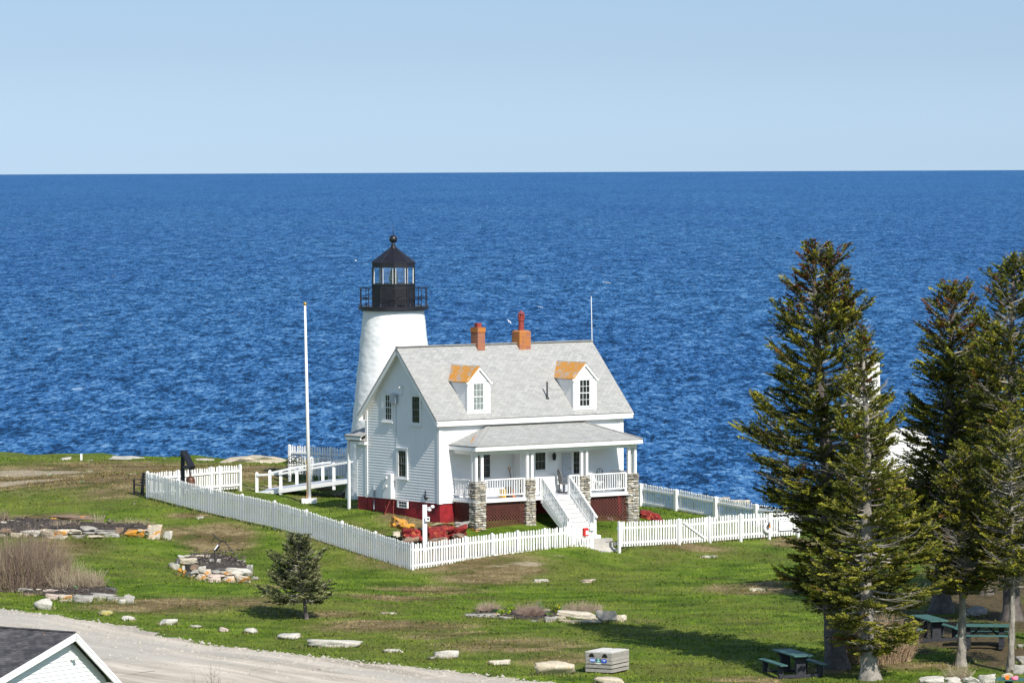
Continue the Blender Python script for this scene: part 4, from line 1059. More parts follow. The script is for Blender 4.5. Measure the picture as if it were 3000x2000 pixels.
# left side fence: from the near corner back to the far left corner
A0 = P(1204, 1673, 188); A1 = P(427, 1459, 204.3)
def depth_on(u, A, B):
    # depth where the vertical plane through A,B meets photo column u
    k = (u-1500)/F; best = None
    for t in np.linspace(-.2, 1.2, 1401):
        q = A.lerp(B, float(t)); uu = float(proj(q.x, q.y, q.z)[0])
        if best is None or abs(uu-u) < best[0]: best = (abs(uu-u), q.y)
    return best[1]
def snap(lst, A, B): return [P(u, v, depth_on(u, A, B)) for u, v in lst]
LF = snap([(1204,1673),(1096,1639),(998,1607),(894,1573),(801,1546),(706,1526),(613,1505),(515,1479),(427,1457)], A0, A1)
fence('picket_fence', 'longest white picket fence, running from the near corner back to the bell', LF, [.0]+ofs(LF, [1096,998,894,801,706,613,519,429]), h=1.12, side=-1, postside=-1)
# front fence
B1 = P(1741, 1611, 193.6)
FF = snap([(1206,1673),(1367,1652),(1523,1634),(1600,1627),(1741,1610)], A0, B1)
fence('picket_fence', 'white picket fence facing the front lawn, left of the concrete slab', FF, ofs(FF, [1290,1367,1445,1521,1600,1680,1737])[1:], h=1.10, side=1, postside=1)
# front fence right of the gap with a gate
C0 = P(1810, 1606, 194.1); C1 = P(2338, 1577, 199.6)
FR = snap([(1810,1605),(1986,1596),(2076,1589),(2167,1581),(2338,1569)], C0, C1)
e2, at2, d2_, n2_ = fence('picket_fence', 'white picket fence with a life ring, right of the concrete slab', FR, [.02]+ofs(FR, [1986,2076,2167,2250,2335]), h=1.08, side=1, postside=-1)
mb = MB(); ga, gb = [at2(s)-FR[0] for s in ofs(FR, [2000,2062])]
mb.beam(ga+Vector((0,0,.95))-n2_*.05, gb+Vector((0,0,.22))-n2_*.05, .03, .07, up=(0,0,1)); mb.build('gate_brace', FENCEW, e2)
# side fence on the right, seen from its inner face
S0 = P(1868, 1483, 210.6); S1 = P(2360, 1583, 200.5)
SR = snap([(1868,1483),(1983,1503),(2101,1526),(2230,1550),(2350,1572)], S0, S1)
fence('picket_fence', 'white picket fence seen from its railed inner side above the sea, right of the porch', SR, ofs(SR, [1882,1984,2101,2220,2330]), h=1.06, side=-1, postside=-1, posth=1.04, postw=.17)
# far fence behind the bell
T0 = P(427, 1457, 204.3); T1 = P(703, 1433, 207.8)
FL_ = snap([(429,1457),(520,1450),(640,1438),(704,1433)], T0, T1)
fence('picket_fence', 'short white picket fence behind the bronze bell', FL_, ofs(FL_, [520,616,640,701]), h=1.12, side=-1, postside=-1, top=lambda s: 1.08+.0*s)
# tall fence by the ramp
U0 = P(846, 1389, 211.2); U1 = P(1030, 1400, 209.4)
FT = [U0, U1]
fence('picket_fence', 'tall white picket fence between the sea and the boardwalk ramp', FT, [.1]+ofs(FT, [970,1022]), h=1.32, side=-1, postside=-1)
U3 = P(1012, 1399, 209.1)
fence('picket_fence', 'low white picket fence behind the notice board', [P(905,1396,209.95), U3], [.1]+ofs([P(905,1396,209.95), U3], [1008]), h=.86, side=1, postside=1)
# ------------------------------------------------------------------ ramp
ra0, ra1 = P(753, 1441, 207.5), P(1050, 1398, 205.6)     # front edge (top of deck)
rb0, rb1 = P(790, 1429, 209.1), P(1060, 1390, 207.2)
ramp_ = thing('boardwalk_ramp', 'grey boardwalk ramp with white posts and rails beside the flagpole', 'ramp', ra0)
o = ra0
mb = MB(); q = [ra0-o, ra1-o, rb1-o, rb0-o]
mid = lambda a, b, t: a.lerp(b, t)
for k in range(26):
    t0, t1 = k/26+.001, (k+1)/26-.001; a, b, c, d = mid(q[0],q[1],t0), mid(q[0],q[1],t1), mid(q[3],q[2],t1), mid(q[3],q[2],t0)
    mb.prism([a, b, c, d], (0, 0, -.035))
mb.build('deck', GREYP, ramp_)
mb = MB(); mb.beam(q[0]+Vector((0,-.03,-.10)), q[1]+Vector((0,-.03,-.10)), .04, .17, up=(0,0,1)); mb.beam(q[3]+Vector((0,.03,-.10)), q[2]+Vector((0,.03,-.10)), .04, .17, up=(0,0,1)); mb.build('side_board', WHITE, ramp_)
mb = MB(); l0 = P(707,1431,209.2)-o; l1 = P(753,1445,207.6)-o; l2 = P(820,1447,207.3)-o; l3 = P(790,1430,209.2)-o; mb.prism([l0, l1, l2, l3], (0,0,-.14)); mb.build('landing', GREYP, ramp_)
def rpost(u, vt, vb, Y):
    mb = MB(); b = P(u, vb, Y)-o; t = P(u, vt, Y)-o; mb.box(b.x-.065, b.x+.065, b.y-.065, b.y+.065, b.z-.1, t.z); 
    mb.add([(b.x-.065,b.y-.065,t.z),(b.x+.065,b.y-.065,t.z),(b.x+.065,b.y+.065,t.z),(b.x-.065,b.y+.065,t.z),(b.x,b.y,t.z+.04)],[(0,1,4),(1,2,4),(2,3,4),(3,0,4)]); mb.build('post', WHITE, ramp_)
for a in ((753,1384,1449,207.5),(823,1379,1446,207.1),(978.5,1356,1427,206.1),(903,1370,1437,206.7)): rpost(*a)
for a in ((791,1378,1432,209.2),(870,1367,1419,208.7),(946,1354,1405,208.2),(1022,1348,1394,207.7)): rpost(*a)
for pts in ([(753,1391,207.4),(823,1387,207.0),(978.5,1360,206.0),(1046,1350,205.5)], [(791,1385,209.1),(870,1368,208.6),(946,1356,208.1),(1024,1348,207.6),(1046,1345,207.4)]):
    mb = MB(); w_ = [P(*p_)-o for p_ in pts]
    for a, b in zip(w_, w_[1:]): mb.beam(a, b, .05, .09, up=(0,0,1))
    mb.build('handrail', WHITE, ramp_)
# ------------------------------------------------------------------ flagpole
fp0 = P(906, 1470, 204.3); fp1 = P(893.5, 895, 204.3)
fp0.z = gzf(fp0.x, fp0.y)+.02
fpole = thing('flagpole', 'tall white flagpole on a white block in the side yard', 'flagpole', fp0)
mb = MB(); d = fp1-fp0; mb.tube([Vector((0,0,-.1)), d*.5, d], [.092,.07,.045], 12); mb.build('pole', WHITE, fpole, smooth=True)
mb = MB(); mb.lathe((d.x, d.y, d.z), [(.03,0),(.07,.03),(.085,.08),(.07,.13),(.02,.16)], 12); mb.build('finial', BRASS, fpole, smooth=True)
mb = MB(); mb.box(-.32,.32,-.22,.22,-.22,.17); mb.prism([(-.33,-.25,.05),(.33,-.25,.05),(.22,-.14,.09),(-.22,-.14,.09)],(0,.25,0)) if False else None; mb.build('base_block', WHITE, fpole)
mb = MB(); mb.tube([d*.22+Vector((-.07,-.05,0)), Vector((-.1,-.07,.05))], .012, 5); mb.box(-.12,-.08,-.13,-.09,.0,.35); mb.build('halyard', TANW, fpole)
# ------------------------------------------------------------------ fog bell on its frame
bY = 203.6
b0 = P(536, 1440, bY); bt_ = P(536, 1319.5, bY); bell = thing('timber_gallows', 'black timber gallows holding the bell inside the fence corner', 'bell stand', b0)
mb = MB(); H = bt_.z-b0.z; mb.box(-.085,.085,-.1,.1,-.2,H); mb.build('upright', BLACKW, bell)
mb = MB(); ar = P(563, 1369, bY-1.0)-b0; mb.beam((.05,0,H-.03), ar, .26, .13, up=(0,0,1)); mb.build('slanting_beam', BLACKW, bell)
mb = MB(); mb.beam((0,-.05,ar.z-.02), (ar.x+.03, ar.y+.05, ar.z-.04), .12, .12, up=(0,0,1)); mb.build('crossbar', BLACKW, bell)
bl = P(558, 1422, bY-.9); bb = thing('bell', 'bronze fog bell hanging from the black timber frame', 'bell', bl)
s_ = 1/67.0; mb = MB(); h_ = (1422-1391)*s_
mb.lathe((0,0,-.06), [(16.5*s_,0),(15.2*s_,.03),(14.2*s_,.14),(13.3*s_,.30),(12.4*s_,.38),(9*s_,.43),(4*s_,.455),(3*s_,.52),(2*s_,.54)], 24); mb.build('bell_body', RUST, bb, smooth=True)
mb = MB(); mb.tube([(0,0,.47),(-.03,.03,.63),(.0,.08,.78)], .045, 8); mb.build('hanger', BLACK, bb)
# ------------------------------------------------------------------ benches
def seat_bench(loc, rz, label, L=1.2, mat=BLACKW, name='bench'):
    e = thing(name, label, 'bench', loc, rz)
    mb = MB()
    for k in range(4): mb.box(-L/2, L/2, -.25+k*.12, -.15+k*.12, .42, .445)
    mb.build('seat', mat, e)
    mb = MB()
    for k in range(4): y = .20+k*.035; mb.beam((-L/2, y, .52+k*.12), (L/2, y, .52+k*.12), .025, .09, up=(0,0,1))
    for x in (-L/2+.05, L/2-.05): mb.beam((x,.18,.0),(x,.36,.95),.05,.05)
    mb.build('backrest', mat, e)
    for x in (-L/2+.04, L/2-.04):
        mb = MB(); mb.box(x-.03,x+.03,-.26,-.20,0,.66); mb.build('leg', mat, e)
        mb = MB(); mb.beam((x,-.33,.68),(x,.30,.66),.09,.03,up=(0,0,1)); mb.build('armrest', mat, e)
    return e
p = P(417, 1453, 205.4); p.z = gzf(p.x, p.y)
seat_bench(p, R(-40), 'black wooden bench behind the far end of the longest picket fence', L=.62)
# ornate iron bench
def iron_bench(loc, rz):
    e = thing('iron_bench', 'ornate dark cast iron garden bench left of the flagpole', 'bench', loc, rz)
    mb = MB(); n_ = 14; pts = []
    for k in range(n_+1):
        t = -1+2*k/n_; pts.append((t*.36, .15, .88-.16*t*t))
    mb.tube(pts, .018, 5); mb.tube([(-.36,.15,.72),(-.42,.1,.42)], .018, 5); mb.tube([(.36,.15,.72),(.42,.1,.42)], .018, 5); mb.tube([(-.40,.13,.50),(.40,.13,.50)], .015, 5)
    for cx, cz, r_ in ((-.22,.62,.09),(-.08,.70,.09),(.08,.66,.11),(.24,.62,.08),(-.30,.55,.05),(0,.56,.06),(.15,.80,.04),(-.14,.56,.05)):
        mb.tube([(cx+r_*math.cos(a), .14, cz+r_*math.sin(a)) for a in np.linspace(0, 6.28, 11)], .018, 4, cap=False)
    mb.build('backrest', BLACK, e)
    mb = MB()
    for k in range(6): mb.box(-.40,.40,-.28+k*.07,-.24+k*.07,.40,.42)
    mb.build('seat', GREYC, e)
    for x in (-.38,.38):
        for y in (-.26,.12): mb = MB(); mb.tube([(x,y,0),(x*1.0,y+.02,.2),(x,y,.40)],.02,5); mb.build('leg', BLACK, e)
    return e
p = P(866, 1390, 209.9); iron_bench(p, R(8))
# notice board
p = P(949, 1400, 209.45); nb = thing('notice_board', 'white notice board standing before the low picket fence', 'sign', p, R(4))
mb = MB(); z0 = P(949,1375,209.45).z-p.z; z1 = P(949,1339,209.45).z-p.z; mb.box(-.26,.24,-.02,.02,z0,z1); mb.build('panel', GREYP if False else WHITE, nb)
for x in (-.22,.20): mb = MB(); mb.box(x-.02,x+.02,.02,.05,-.1,z1); mb.build('leg', WHITE, nb)
def text(s, size, loc, rot, mat, parent, name='lettering', ext=.002, sx=1):
    cu = bpy.data.curves.new(name, 'FONT'); cu.body = s; cu.size = size; cu.extrude = ext; cu.align_x = 'CENTER'; cu.align_y = 'CENTER'
    t = bpy.data.objects.new(name, cu); COL.objects.link(t); bpy.context.view_layer.update()
    dg = bpy.context.evaluated_depsgraph_get(); me = bpy.data.meshes.new_from_object(t.evaluated_get(dg)); bpy.data.objects.remove(t)
    o = bpy.data.objects.new(name, me); COL.objects.link(o); me.materials.clear(); me.materials.append(mat); o.parent = parent; o.location = loc; o.rotation_euler = rot; o.scale = (sx, 1, 1); return o
text('NOTICE', .10, (-.01,-.024,z1-.09), (R(90),0,0), DARK, nb)
mb = MB(); mb.box(-.17,.15,-.024,-.021,z1-.19,z1-.16); mb.box(-.17,.15,-.024,-.021,z1-.25,z1-.24); mb.build('printed_lines', DARK, nb)
# white spotlight post inside the front corner
p = P(1245, 1590, 191.0); g = gzf(p.x, p.y); zt = P(1243, 1478, 191.0).z
pt_ = thing('lamp_post', 'square white post with a box and floodlights inside the near fence corner', 'post', (p.x, p.y, g))
mb = MB(); mb.box(-.09,.09,-.09,.09,-.3,zt-g); mb.build('post', WHITE, pt_)
zb_ = P(1254, 1519, 191.0).z-g; mb = MB(); mb.box(.02,.20,-.19,-.095,zb_-.09,zb_+.09); mb.build('switch_box', WHITE, pt_)
mb = MB(); mb.box(.10,.17,-.195,-.19,zb_-.03,zb_+.05); mb.build('box_window', DARK, pt_)
for u, v, dx in ((1258,1493,0),(1267,1484,0)):
    q = P(u, v, 190.9)-Vector((p.x,p.y,g)); mb = MB(); mb.lathe((q.x,q.y,q.z-.06), [(.02,0),(.08,.02),(.085,.08),(.05,.13)], 12); mb.tube([(0,0,zt-g-.12),(q.x,q.y,q.z)], .015, 5); mb.build('floodlight', WHITE, pt_, smooth=True)
# signs on the front fence
def onfence(u, v, A, B, off):
    d_ = depth_on(u, A, B); q = P(u, v, d_); n_ = Vector((B.y-A.y, -(B.x-A.x), 0)).normalized(); 
    if n_.y > 0: n_ = -n_
    return q+n_*off, math.atan2(B.y-A.y, B.x-A.x)
q, rz = onfence(1713, 1558, A0, B1, .06); nb = thing('red_box', 'small red mailbox shaped box with a white card on the front fence', 'box', q, rz)
mb = MB(); mb.box(-.12,.12,-.05,.05,-.15,.15); mb.tube([(-.12,0,.13),(.12,0,.13)],.05,8); mb.build('case', REDW, nb); mb = MB(); mb.box(-.03,.10,-.056,-.052,-.10,.07); mb.build('card', WHITE, nb)
q, rz = onfence(1735, 1544, A0, B1, .06); nb = thing('gate_sign', 'blank looking white board at the gap in the front fence', 'sign', q, rz)
mb = MB(); mb.box(-.17,.17,-.012,.012,-.13,.13); mb.build('panel', WHITE, nb); mb = MB(); mb.box(-.06,-.02,-.016,-.013,-.03,.06); mb.box(.0,.03,-.016,-.013,-.06,.02); mb.build('faded_mark', GREYP, nb)
q, rz = onfence(2299, 1537, C0, C1, .07); nb = thing('fence_sign', 'white board with faint rows of text on the fence beside the life ring', 'sign', q, rz)
mb = MB(); mb.box(-.36,.36,-.012,.012,-.22,.22); mb.build('panel', WHITE, nb)
mb = MB()
for k in range(7):
    random.seed(k); x = -.31
    while x < .28:
        w_ = random.uniform(.03,.09); mb.box(x, min(.31, x+w_), -.015, -.0125, .16-k*.05, .173-k*.05); x += w_+.025
mb.build('printed_lines', GREYB, nb)
q, rz = onfence(2246, 1545, C0, C1, .09); lr = thing('life_ring', 'white life ring hung on the right front fence', 'life ring', q, rz)
mb = MB(); NN = 28; Rr, rr_ = .175, .065; vs = []
for i in range(NN):
    for j in range(10): a, b = 2*math.pi*i/NN, 2*math.pi*j/10; vs.append(((Rr+rr_*math.cos(b))*math.cos(a), rr_*math.sin(b), (Rr+rr_*math.cos(b))*math.sin(a)))
mb.add(vs, [(i*10+j, i*10+(j+1) % 10, ((i+1) % NN)*10+(j+1) % 10, ((i+1) % NN)*10+j) for i in range(NN) for j in range(10)]); mb.build('ring', WHITE, lr, smooth=True)
random.seed(8); wr_ = thing('wreath', 'dark green bunch with an orange bow inside the life ring', 'wreath', q+Vector((.02,-.06,.08)), rz)
mb = MB()
for k in range(60):
    a = Vector((random.gauss(0,.035), random.uniform(-.04,.02), random.gauss(.05,.05))); mb.face([a, a+Vector((random.uniform(-.05,.05),-.01,.05)), a+Vector((.03,0,random.uniform(-.04,.04)))])
mb.build('leaves', mat_plain('wreath_green', (.02,.035,.02), .8, .3, 9), wr_); mb = MB(); mb.box(.02,.06,-.06,-.03,-.06,.04); mb.box(-.0,.03,-.06,-.03,-.07,.0); mb.build('bow', ORA, wr_)
# ------------------------------------------------------------------ things on the porch
def HW(x, y, z): return HM @ Vector((x, y, z))
sp_ = HL(1500, 1373, 'y', -.25); bz = FLT
e = thing('long_shovel', 'orange handled shovel leaning against the porch wall', 'shovel', HW(sp_.x, -.3, bz), YAW)
mb = MB(); mb.tube([(-.03,-.1,.02),(0,.22,sp_.z-bz-.08)], .018, 6); mb.build('shaft', BROWN, e)
mb = MB(); zz = sp_.z-bz; mb.tube([(-.06,.22,zz+.05),(-.03,.22,zz-.05),(0,.22,zz-.1),(.03,.22,zz-.05),(.06,.22,zz+.05),(-.06,.22,zz+.05)], .018, 6); mb.build('grip', TANW, e)
for (u, v, w_, h_, m_, nm, lb) in ((1472,1440,.19,.34,YEL,'yellow_crate','yellow plastic crate on the porch floor'),(1505,1441,.10,.30,ORA,'orange_cone','slim orange cone on the porch floor'),(1491,1440,.20,.42,BROWN,'wooden_box','dark brown wooden box on the porch beside the shovel')):
    q = HL(u, v, 'y', -1.15); e = thing(nm, lb, nm.split('_')[1], HW(q.x, -1.15, bz), YAW)
    mb = MB()
    if nm == 'orange_cone': mb.lathe((0,0,.0), [(.09,0),(.09,.02),(.055,.03),(.02,h_)], 12); mb.build('cone', m_, e)
    else:
        t = .02; mb.box(-w_/2,w_/2,-.14,-.14+t,.005,h_); mb.box(-w_/2,w_/2,.14-t,.14,.005,h_); mb.box(-w_/2,-w_/2+t,-.12,.12,.005,h_); mb.box(w_/2-t,w_/2,-.12,.12,.005,h_); mb.build('sides', m_, e)
        mb = MB(); mb.box(-w_/2+t,w_/2-t,-.12,.12,.005,.02 if nm == 'yellow_crate' else h_-.02); mb.build('bottom' if nm == 'yellow_crate' else 'lid', m_, e)
# grey round backed rocking chair by the stairs
q = HL(1657, 1446, 'y', -.9); e = thing('rocking_chair', 'dark grey round backed chair at the top of the porch stairs', 'chair', HW(q.x+.1, -.85, bz), YAW+R(75))
mb = MB(); pts = [(-.20,.25,.40),(-.23,.28,.70),(-.17,.33,.93),(0,.35,1.02),(.17,.33,.93),(.23,.28,.70),(.20,.25,.40)]; mb.prism(pts, (0,.04,0)); mb.build('backrest', GREYC, e)
mb = MB(); mb.box(-.24,.24,-.22,.26,.38,.42); mb.build('seat', GREYC, e)
for s_ in (-1,1):
    mb = MB(); mb.tube([(s_*.22,-.35,.08),(s_*.22,-.1,.02),(s_*.22,.2,.03),(s_*.22,.42,.12)], .02, 5); mb.build('rocker', GREYC, e)
    mb = MB(); mb.tube([(s_*.22,-.2,.03),(s_*.22,-.2,.38)], .02, 5); mb.build('leg', GREYC, e); mb = MB(); mb.tube([(s_*.22,.22,.03),(s_*.22,.24,.38)], .02, 5); mb.build('leg', GREYC, e)
    mb = MB(); mb.beam((s_*.25,-.2,.6),(s_*.25,.27,.62),.06,.025,up=(0,0,1)); mb.build('armrest', GREYC, e)
# white chair and dark table at the right end
q = HL(1752, 1430, 'y', -.9); e = thing('porch_chair', 'white plastic chair behind the right porch railing', 'chair', HW(q.x, -.8, bz), YAW+R(15))
mb = MB(); mb.box(-.22,.22,-.22,.22,.38,.42); mb.build('seat', WHITE, e); mb = MB(); mb.beam((-.0,.22,.40),(.0,.32,.86),.42,.03,up=(0,1,0)); mb.build('backrest', WHITE, e)
for x in (-.2,.2):
    for y in (-.2,.2): mb = MB(); mb.tube([(x,y,0),(x*.95,y*.95,.38)],.02,5); mb.build('leg', WHITE, e)
q = HL(1768, 1390, 'y', -.5); e = thing('round_backed_chair', 'black round backed metal chair on the right of the porch', 'chair', HW(q.x, -.45, bz), YAW+R(5))
mb = MB(); mb.tube([(.17*math.cos(a), .2, .78+.13*math.sin(a)) for a in np.linspace(0, 6.28, 13)], .015, 5); 
for a in (-.1,0,.1): mb.tube([(a,.2,.42),(a,.2,.9-abs(a))], .01, 4)
mb.build('backrest', BLACK, e); mb = MB(); mb.lathe((0,0,.42), [(.2,0),(.2,.03)], 14); mb.build('seat', BLACK, e)
for x in (-.15,.15):
    for y in (-.15,.15): mb = MB(); mb.tube([(x,y,0),(x,y,.42)],.012,5); mb.build('leg', BLACK, e)
q = HL(1805, 1385, 'y', -.6); e = thing('porch_table', 'dark metal table at the right end of the porch', 'table', HW(q.x, -.6, bz), YAW)
th_ = HL(1805, 1385, 'y', -.6).z-bz
mb = MB()
for k in range(9): mb.box(-.42,.42,-.26+k*.06,-.22+k*.06,th_-.02,th_)
mb.box(-.42,-.39,-.26,.26,th_-.04,th_-.02); mb.box(.39,.42,-.26,.26,th_-.04,th_-.02); mb.build('tabletop', BLACK, e)
for x in (-.38,.38):
    for y in (-.22,.22): mb = MB(); mb.tube([(x,y,0),(x,y,th_-.04)],.014,5); mb.build('leg', BLACK, e)
# ------------------------------------------------------------------ stones
def rock_mesh(size, seed, sub=3, flat=.0, planes=9, block=.35):
    rs_ = np.random.RandomState(seed); me = bpy.data.meshes.new('r')
    import bmesh
    bm = bmesh.new(); bmesh.ops.create_icosphere(bm, subdivisions=sub, radius=1)
    ns = rs_.normal(0, 1, (planes, 3)); ns /= np.linalg.norm(ns, axis=1)[:,None]; ds_ = rs_.uniform(.5, .9, planes)
    ns = np.vstack([ns, [[0,0,1],[1,0,0],[-1,0,0],[0,-1,0]]]); ds_ = np.append(ds_, [.8,.9,.9,.85])
    co = np.array([v.co[:] for v in bm.verts]); d = co@ns.T; r = np.min(np.where(d > .05, ds_/np.maximum(d, .05), 9), axis=1); r = np.minimum(r, 1.2)
    for k, v in enumerate(bm.verts):
        q = v.co.copy(); n_ = noise.noise(q*1.7+Vector((seed*3.1, 0, 0)))*.14+noise.noise(q*4.3+Vector((0, seed*1.7, 0)))*.09
        v.co = q*(r[k]*(1+n_))
    if block:
        for k, v in enumerate(bm.verts):
            q = v.co; mxn = max(abs(q.x), abs(q.y), abs(q.z)); L_ = q.length
            if mxn > 0: v.co = q*(1-block)+q*(L_/mxn)*block*.86
    mx_ = np.array([v.co[:] for v in bm.verts]); lo, hi = mx_.min(0), mx_.max(0)
    for v in bm.verts: v.co = Vector([((v.co[i]-lo[i])/(hi[i]-lo[i])-.5)*size[i] for i in range(3)])
    bm.to_mesh(me); bm.free(); me.polygons.foreach_set('use_smooth', [False]*len(me.polygons)); return me
ORD = ['first','second','third','fourth','fifth','sixth','seventh','eighth','ninth','tenth','eleventh','twelfth','thirteenth','fourteenth','fifteenth','sixteenth','seventeenth','eighteenth','nineteenth','twentieth','twenty-first','twenty-second','twenty-third','twenty-fourth','twenty-fifth','twenty-sixth','twenty-seventh','twenty-eighth','twenty-ninth','thirtieth','thirty-first','thirty-second']
CW = {'w':'pale','g':'grey','t':'tan','o':'orange-stained','O':'orange lichened','d':'dark','b':'brown','m':'mossy','G':'green','p':'pinkish','l':'cream'}
SEED = [100]; STN = []
GBN = 'boulders and stones along the gravel road'
def stone(u0, v0, u1, v1, col, label, group=None, vg=None, dep=None, sub=2, name='stone', cat='stone', sink=.12):
    SEED[0] += 1; rs_ = np.random.RandomState(SEED[0])
    uc = (u0+u1)/2; b = G(uc, vg if vg is not None else v1-1); Y = b.y
    wpx = (u1-u0)/F*Y; hpx = (v1-v0)/F*Y
    dd = dep if dep is not None else min(max(wpx*.55, .12), .9)
    if hpx < wpx*.28: dd = dep or min(wpx*.5, .7)
    top = P(uc, v0, Y+dd*.5); bot = P(uc, v1, Y+dd*.3)
    hgt = max(.05, (v1-v0)/F*Y - dd*.06)
    zc = P(uc, (v0+v1)/2, Y+dd*.4)
    me = rock_mesh((wpx*(1.14 if group and 'stones' in group else 1.04), dd, hgt*(1+sink)*(1.12 if group and 'stones' in group else 1)), SEED[0], 3, block=(.1 if 'boulder' in label or 'egg' in label or 'round' in label else .35) if group == GBN else .75 if wpx > 1.9*hpx else .4)
    if group == GBN: me.polygons.foreach_set('use_smooth', [True]*len(me.polygons))
    o = bpy.data.objects.new(name, me); me.name = name; COL.objects.link(o); me.materials.append(RK[col])
    o.location = (zc.x, Y+dd*.4, zc.z-hgt*sink*.4); o.rotation_euler = (0, rs_.uniform(-.04, .04), rs_.uniform(-.25, .25))
    STN.append((o.location.x, o.location.y, wpx, dd)); tag(o, label, cat, group); return o
def rows(lst, org, sc, where, group, vg=None):
    L = sorted(lst, key=lambda r: r[0]+r[1]); cnt = {}
    for r_ in L: cnt[r_[4]] = cnt.get(r_[4], 0)+1
    seen = {}
    for r_ in L:
        x0, x1, y0, y1, c = r_[:5]; k = seen.get(c, 0); seen[c] = k+1
        shape = 'flat' if (x1-x0) > 2.6*(y1-y0) else ('big' if (x1-x0)/sc > 50 else 'small' if (x1-x0)/sc < 24 else 'rounded')
        pos = f'the only {CW[c]} one' if cnt[c] == 1 else f'{ORD[k]} {CW[c]} one from the left'
        stone(org[0]+x0/sc, org[1]+y0/sc, org[0]+x1/sc, org[1]+y1/sc, c, f'{shape} {CW[c]} stone {where}, {pos}', group, vg=(org[1]+r_[5]/sc) if len(r_) > 5 else None)
# left upper bed
rows([(600,1045,225,285,'b',470),(0,130,380,440,'b',490),(0,110,430,490,'t'),(130,260,425,492,'t'),(235,480,398,432,'w',480),(245,370,430,487,'p'),(350,492,418,472,'w',490),(480,785,385,508,'o'),(730,945,390,447,'l',485),
 (920,1120,350,420,'g',470),(830,1000,452,497,'g'),(945,1100,420,450,'g',490),(990,1190,455,480,'t',497),(1100,1330,395,442,'g',480),(1190,1372,435,488,'g'),(1330,1415,370,442,'b',480),(1405,1665,390,488,'O'),(1590,1700,388,432,'o',490),(1650,1722,435,468,'t'),
 (1705,1862,340,512,'o'),(1868,1978,410,515,'w'),(70,160,285,320,'w'),(190,400,285,322,'g'),(10,75,300,347,'w'),(590,650,255,290,'O')], (0,1450), 3.92, 'of the left upper bed', 'stones edging the left upper flower bed')
rows([(45,120,1045,1103,'g'),(140,225,1045,1085,'g'),(120,180,1090,1112,'t'),(195,255,1090,1128,'w'),(215,415,1060,1125,'g'),(260,470,1125,1155,'b'),(475,672,1080,1137,'p'),(415,480,1072,1122,'t'),(530,710,1130,1207,'p'),(680,830,1140,1208,'o'),(820,870,1140,1172,'w'),(870,920,1140,1175,'w'),
 (850,1065,1150,1247,'g'),(1040,1345,1120,1190,'g'),(1110,1225,1190,1216,'w'),(1230,1430,1162,1212,'g'),(1350,1440,1195,1252,'w'),(1420,1542,1140,1247,'g'),(1215,1330,1060,1122,'d'),(1135,1190,1060,1086,'w'),(690,820,1198,1232,'t')], (0,1450), 3.92, 'of the bed under the bare bush', 'stones edging the bed under the bare bush')
rows([(100,250,840,970,'g'),(190,360,865,1015,'w'),(390,480,780,900,'O',1130),(330,415,965,1040,'O',1130),(320,440,1030,1135,'O'),(445,515,1020,1090,'O',1170),(425,490,1120,1177,'O'),(420,485,910,1010,'w',1130),(500,620,1040,1192,'d'),(590,720,1110,1212,'o'),(620,800,1000,1110,'g',1210),
 (740,1035,1100,1257,'o'),(800,960,920,1060,'w',1240),(900,1095,990,1120,'o',1250),(1095,1300,1015,1080,'g',1280),(1320,1555,1030,1112,'o',1300),(1040,1440,1095,1172,'p',1290),(1020,1310,1178,1302,'p'),(1310,1395,1185,1242,'t',1290),(1340,1640,1150,1312,'o'),(1640,1980,1120,1337,'o'),
 (1430,1970,945,1095,'w',1250),(1820,1890,1088,1150,'w',1250),(1890,2040,900,1165,'g'),(1180,1430,965,1020,'d',1240),(320,480,670,735,'w',900),(480,780,668,720,'l',900),(780,1060,658,715,'t',900),(330,760,730,880,'t',1130),(600,800,880,1010,'b',1180),(1560,1880,778,860,'g',1000),
 (1040,1140,745,818,'g',1050),(1210,1310,755,842,'w',1060),(1340,1420,728,780,'w',950),(2010,2170,1158,1245,'g'),(270,390,740,860,'d',980)], (480,1540), 7.84, 'of the round anchor bed', 'stones of the raised round bed')
rows([(65,440,568,622,'g'),(330,440,590,634,'g'),(445,600,600,647,'g'),(800,940,645,672,'g'),(970,1105,608,677,'g'),(1120,1580,535,652,'l'),(1090,1230,600,655,'t'),(1150,1612,638,692,'t'),(1560,1785,540,684,'d' if False else 'g'),(1770,1900,590,674,'l'),(950,1020,525,562,'w'),(2000,2035,680,694,'w')], (1350,1650), 3.92, 'of the middle lawn bed', 'stones of the middle flower bed')
GB = 'boulders and stones along the gravel road'
def z2(x0,x1,y0,y1,o,s): return o[0]+x0/s, o[1]+y0/s, o[0]+x1/s, o[1]+y1/s
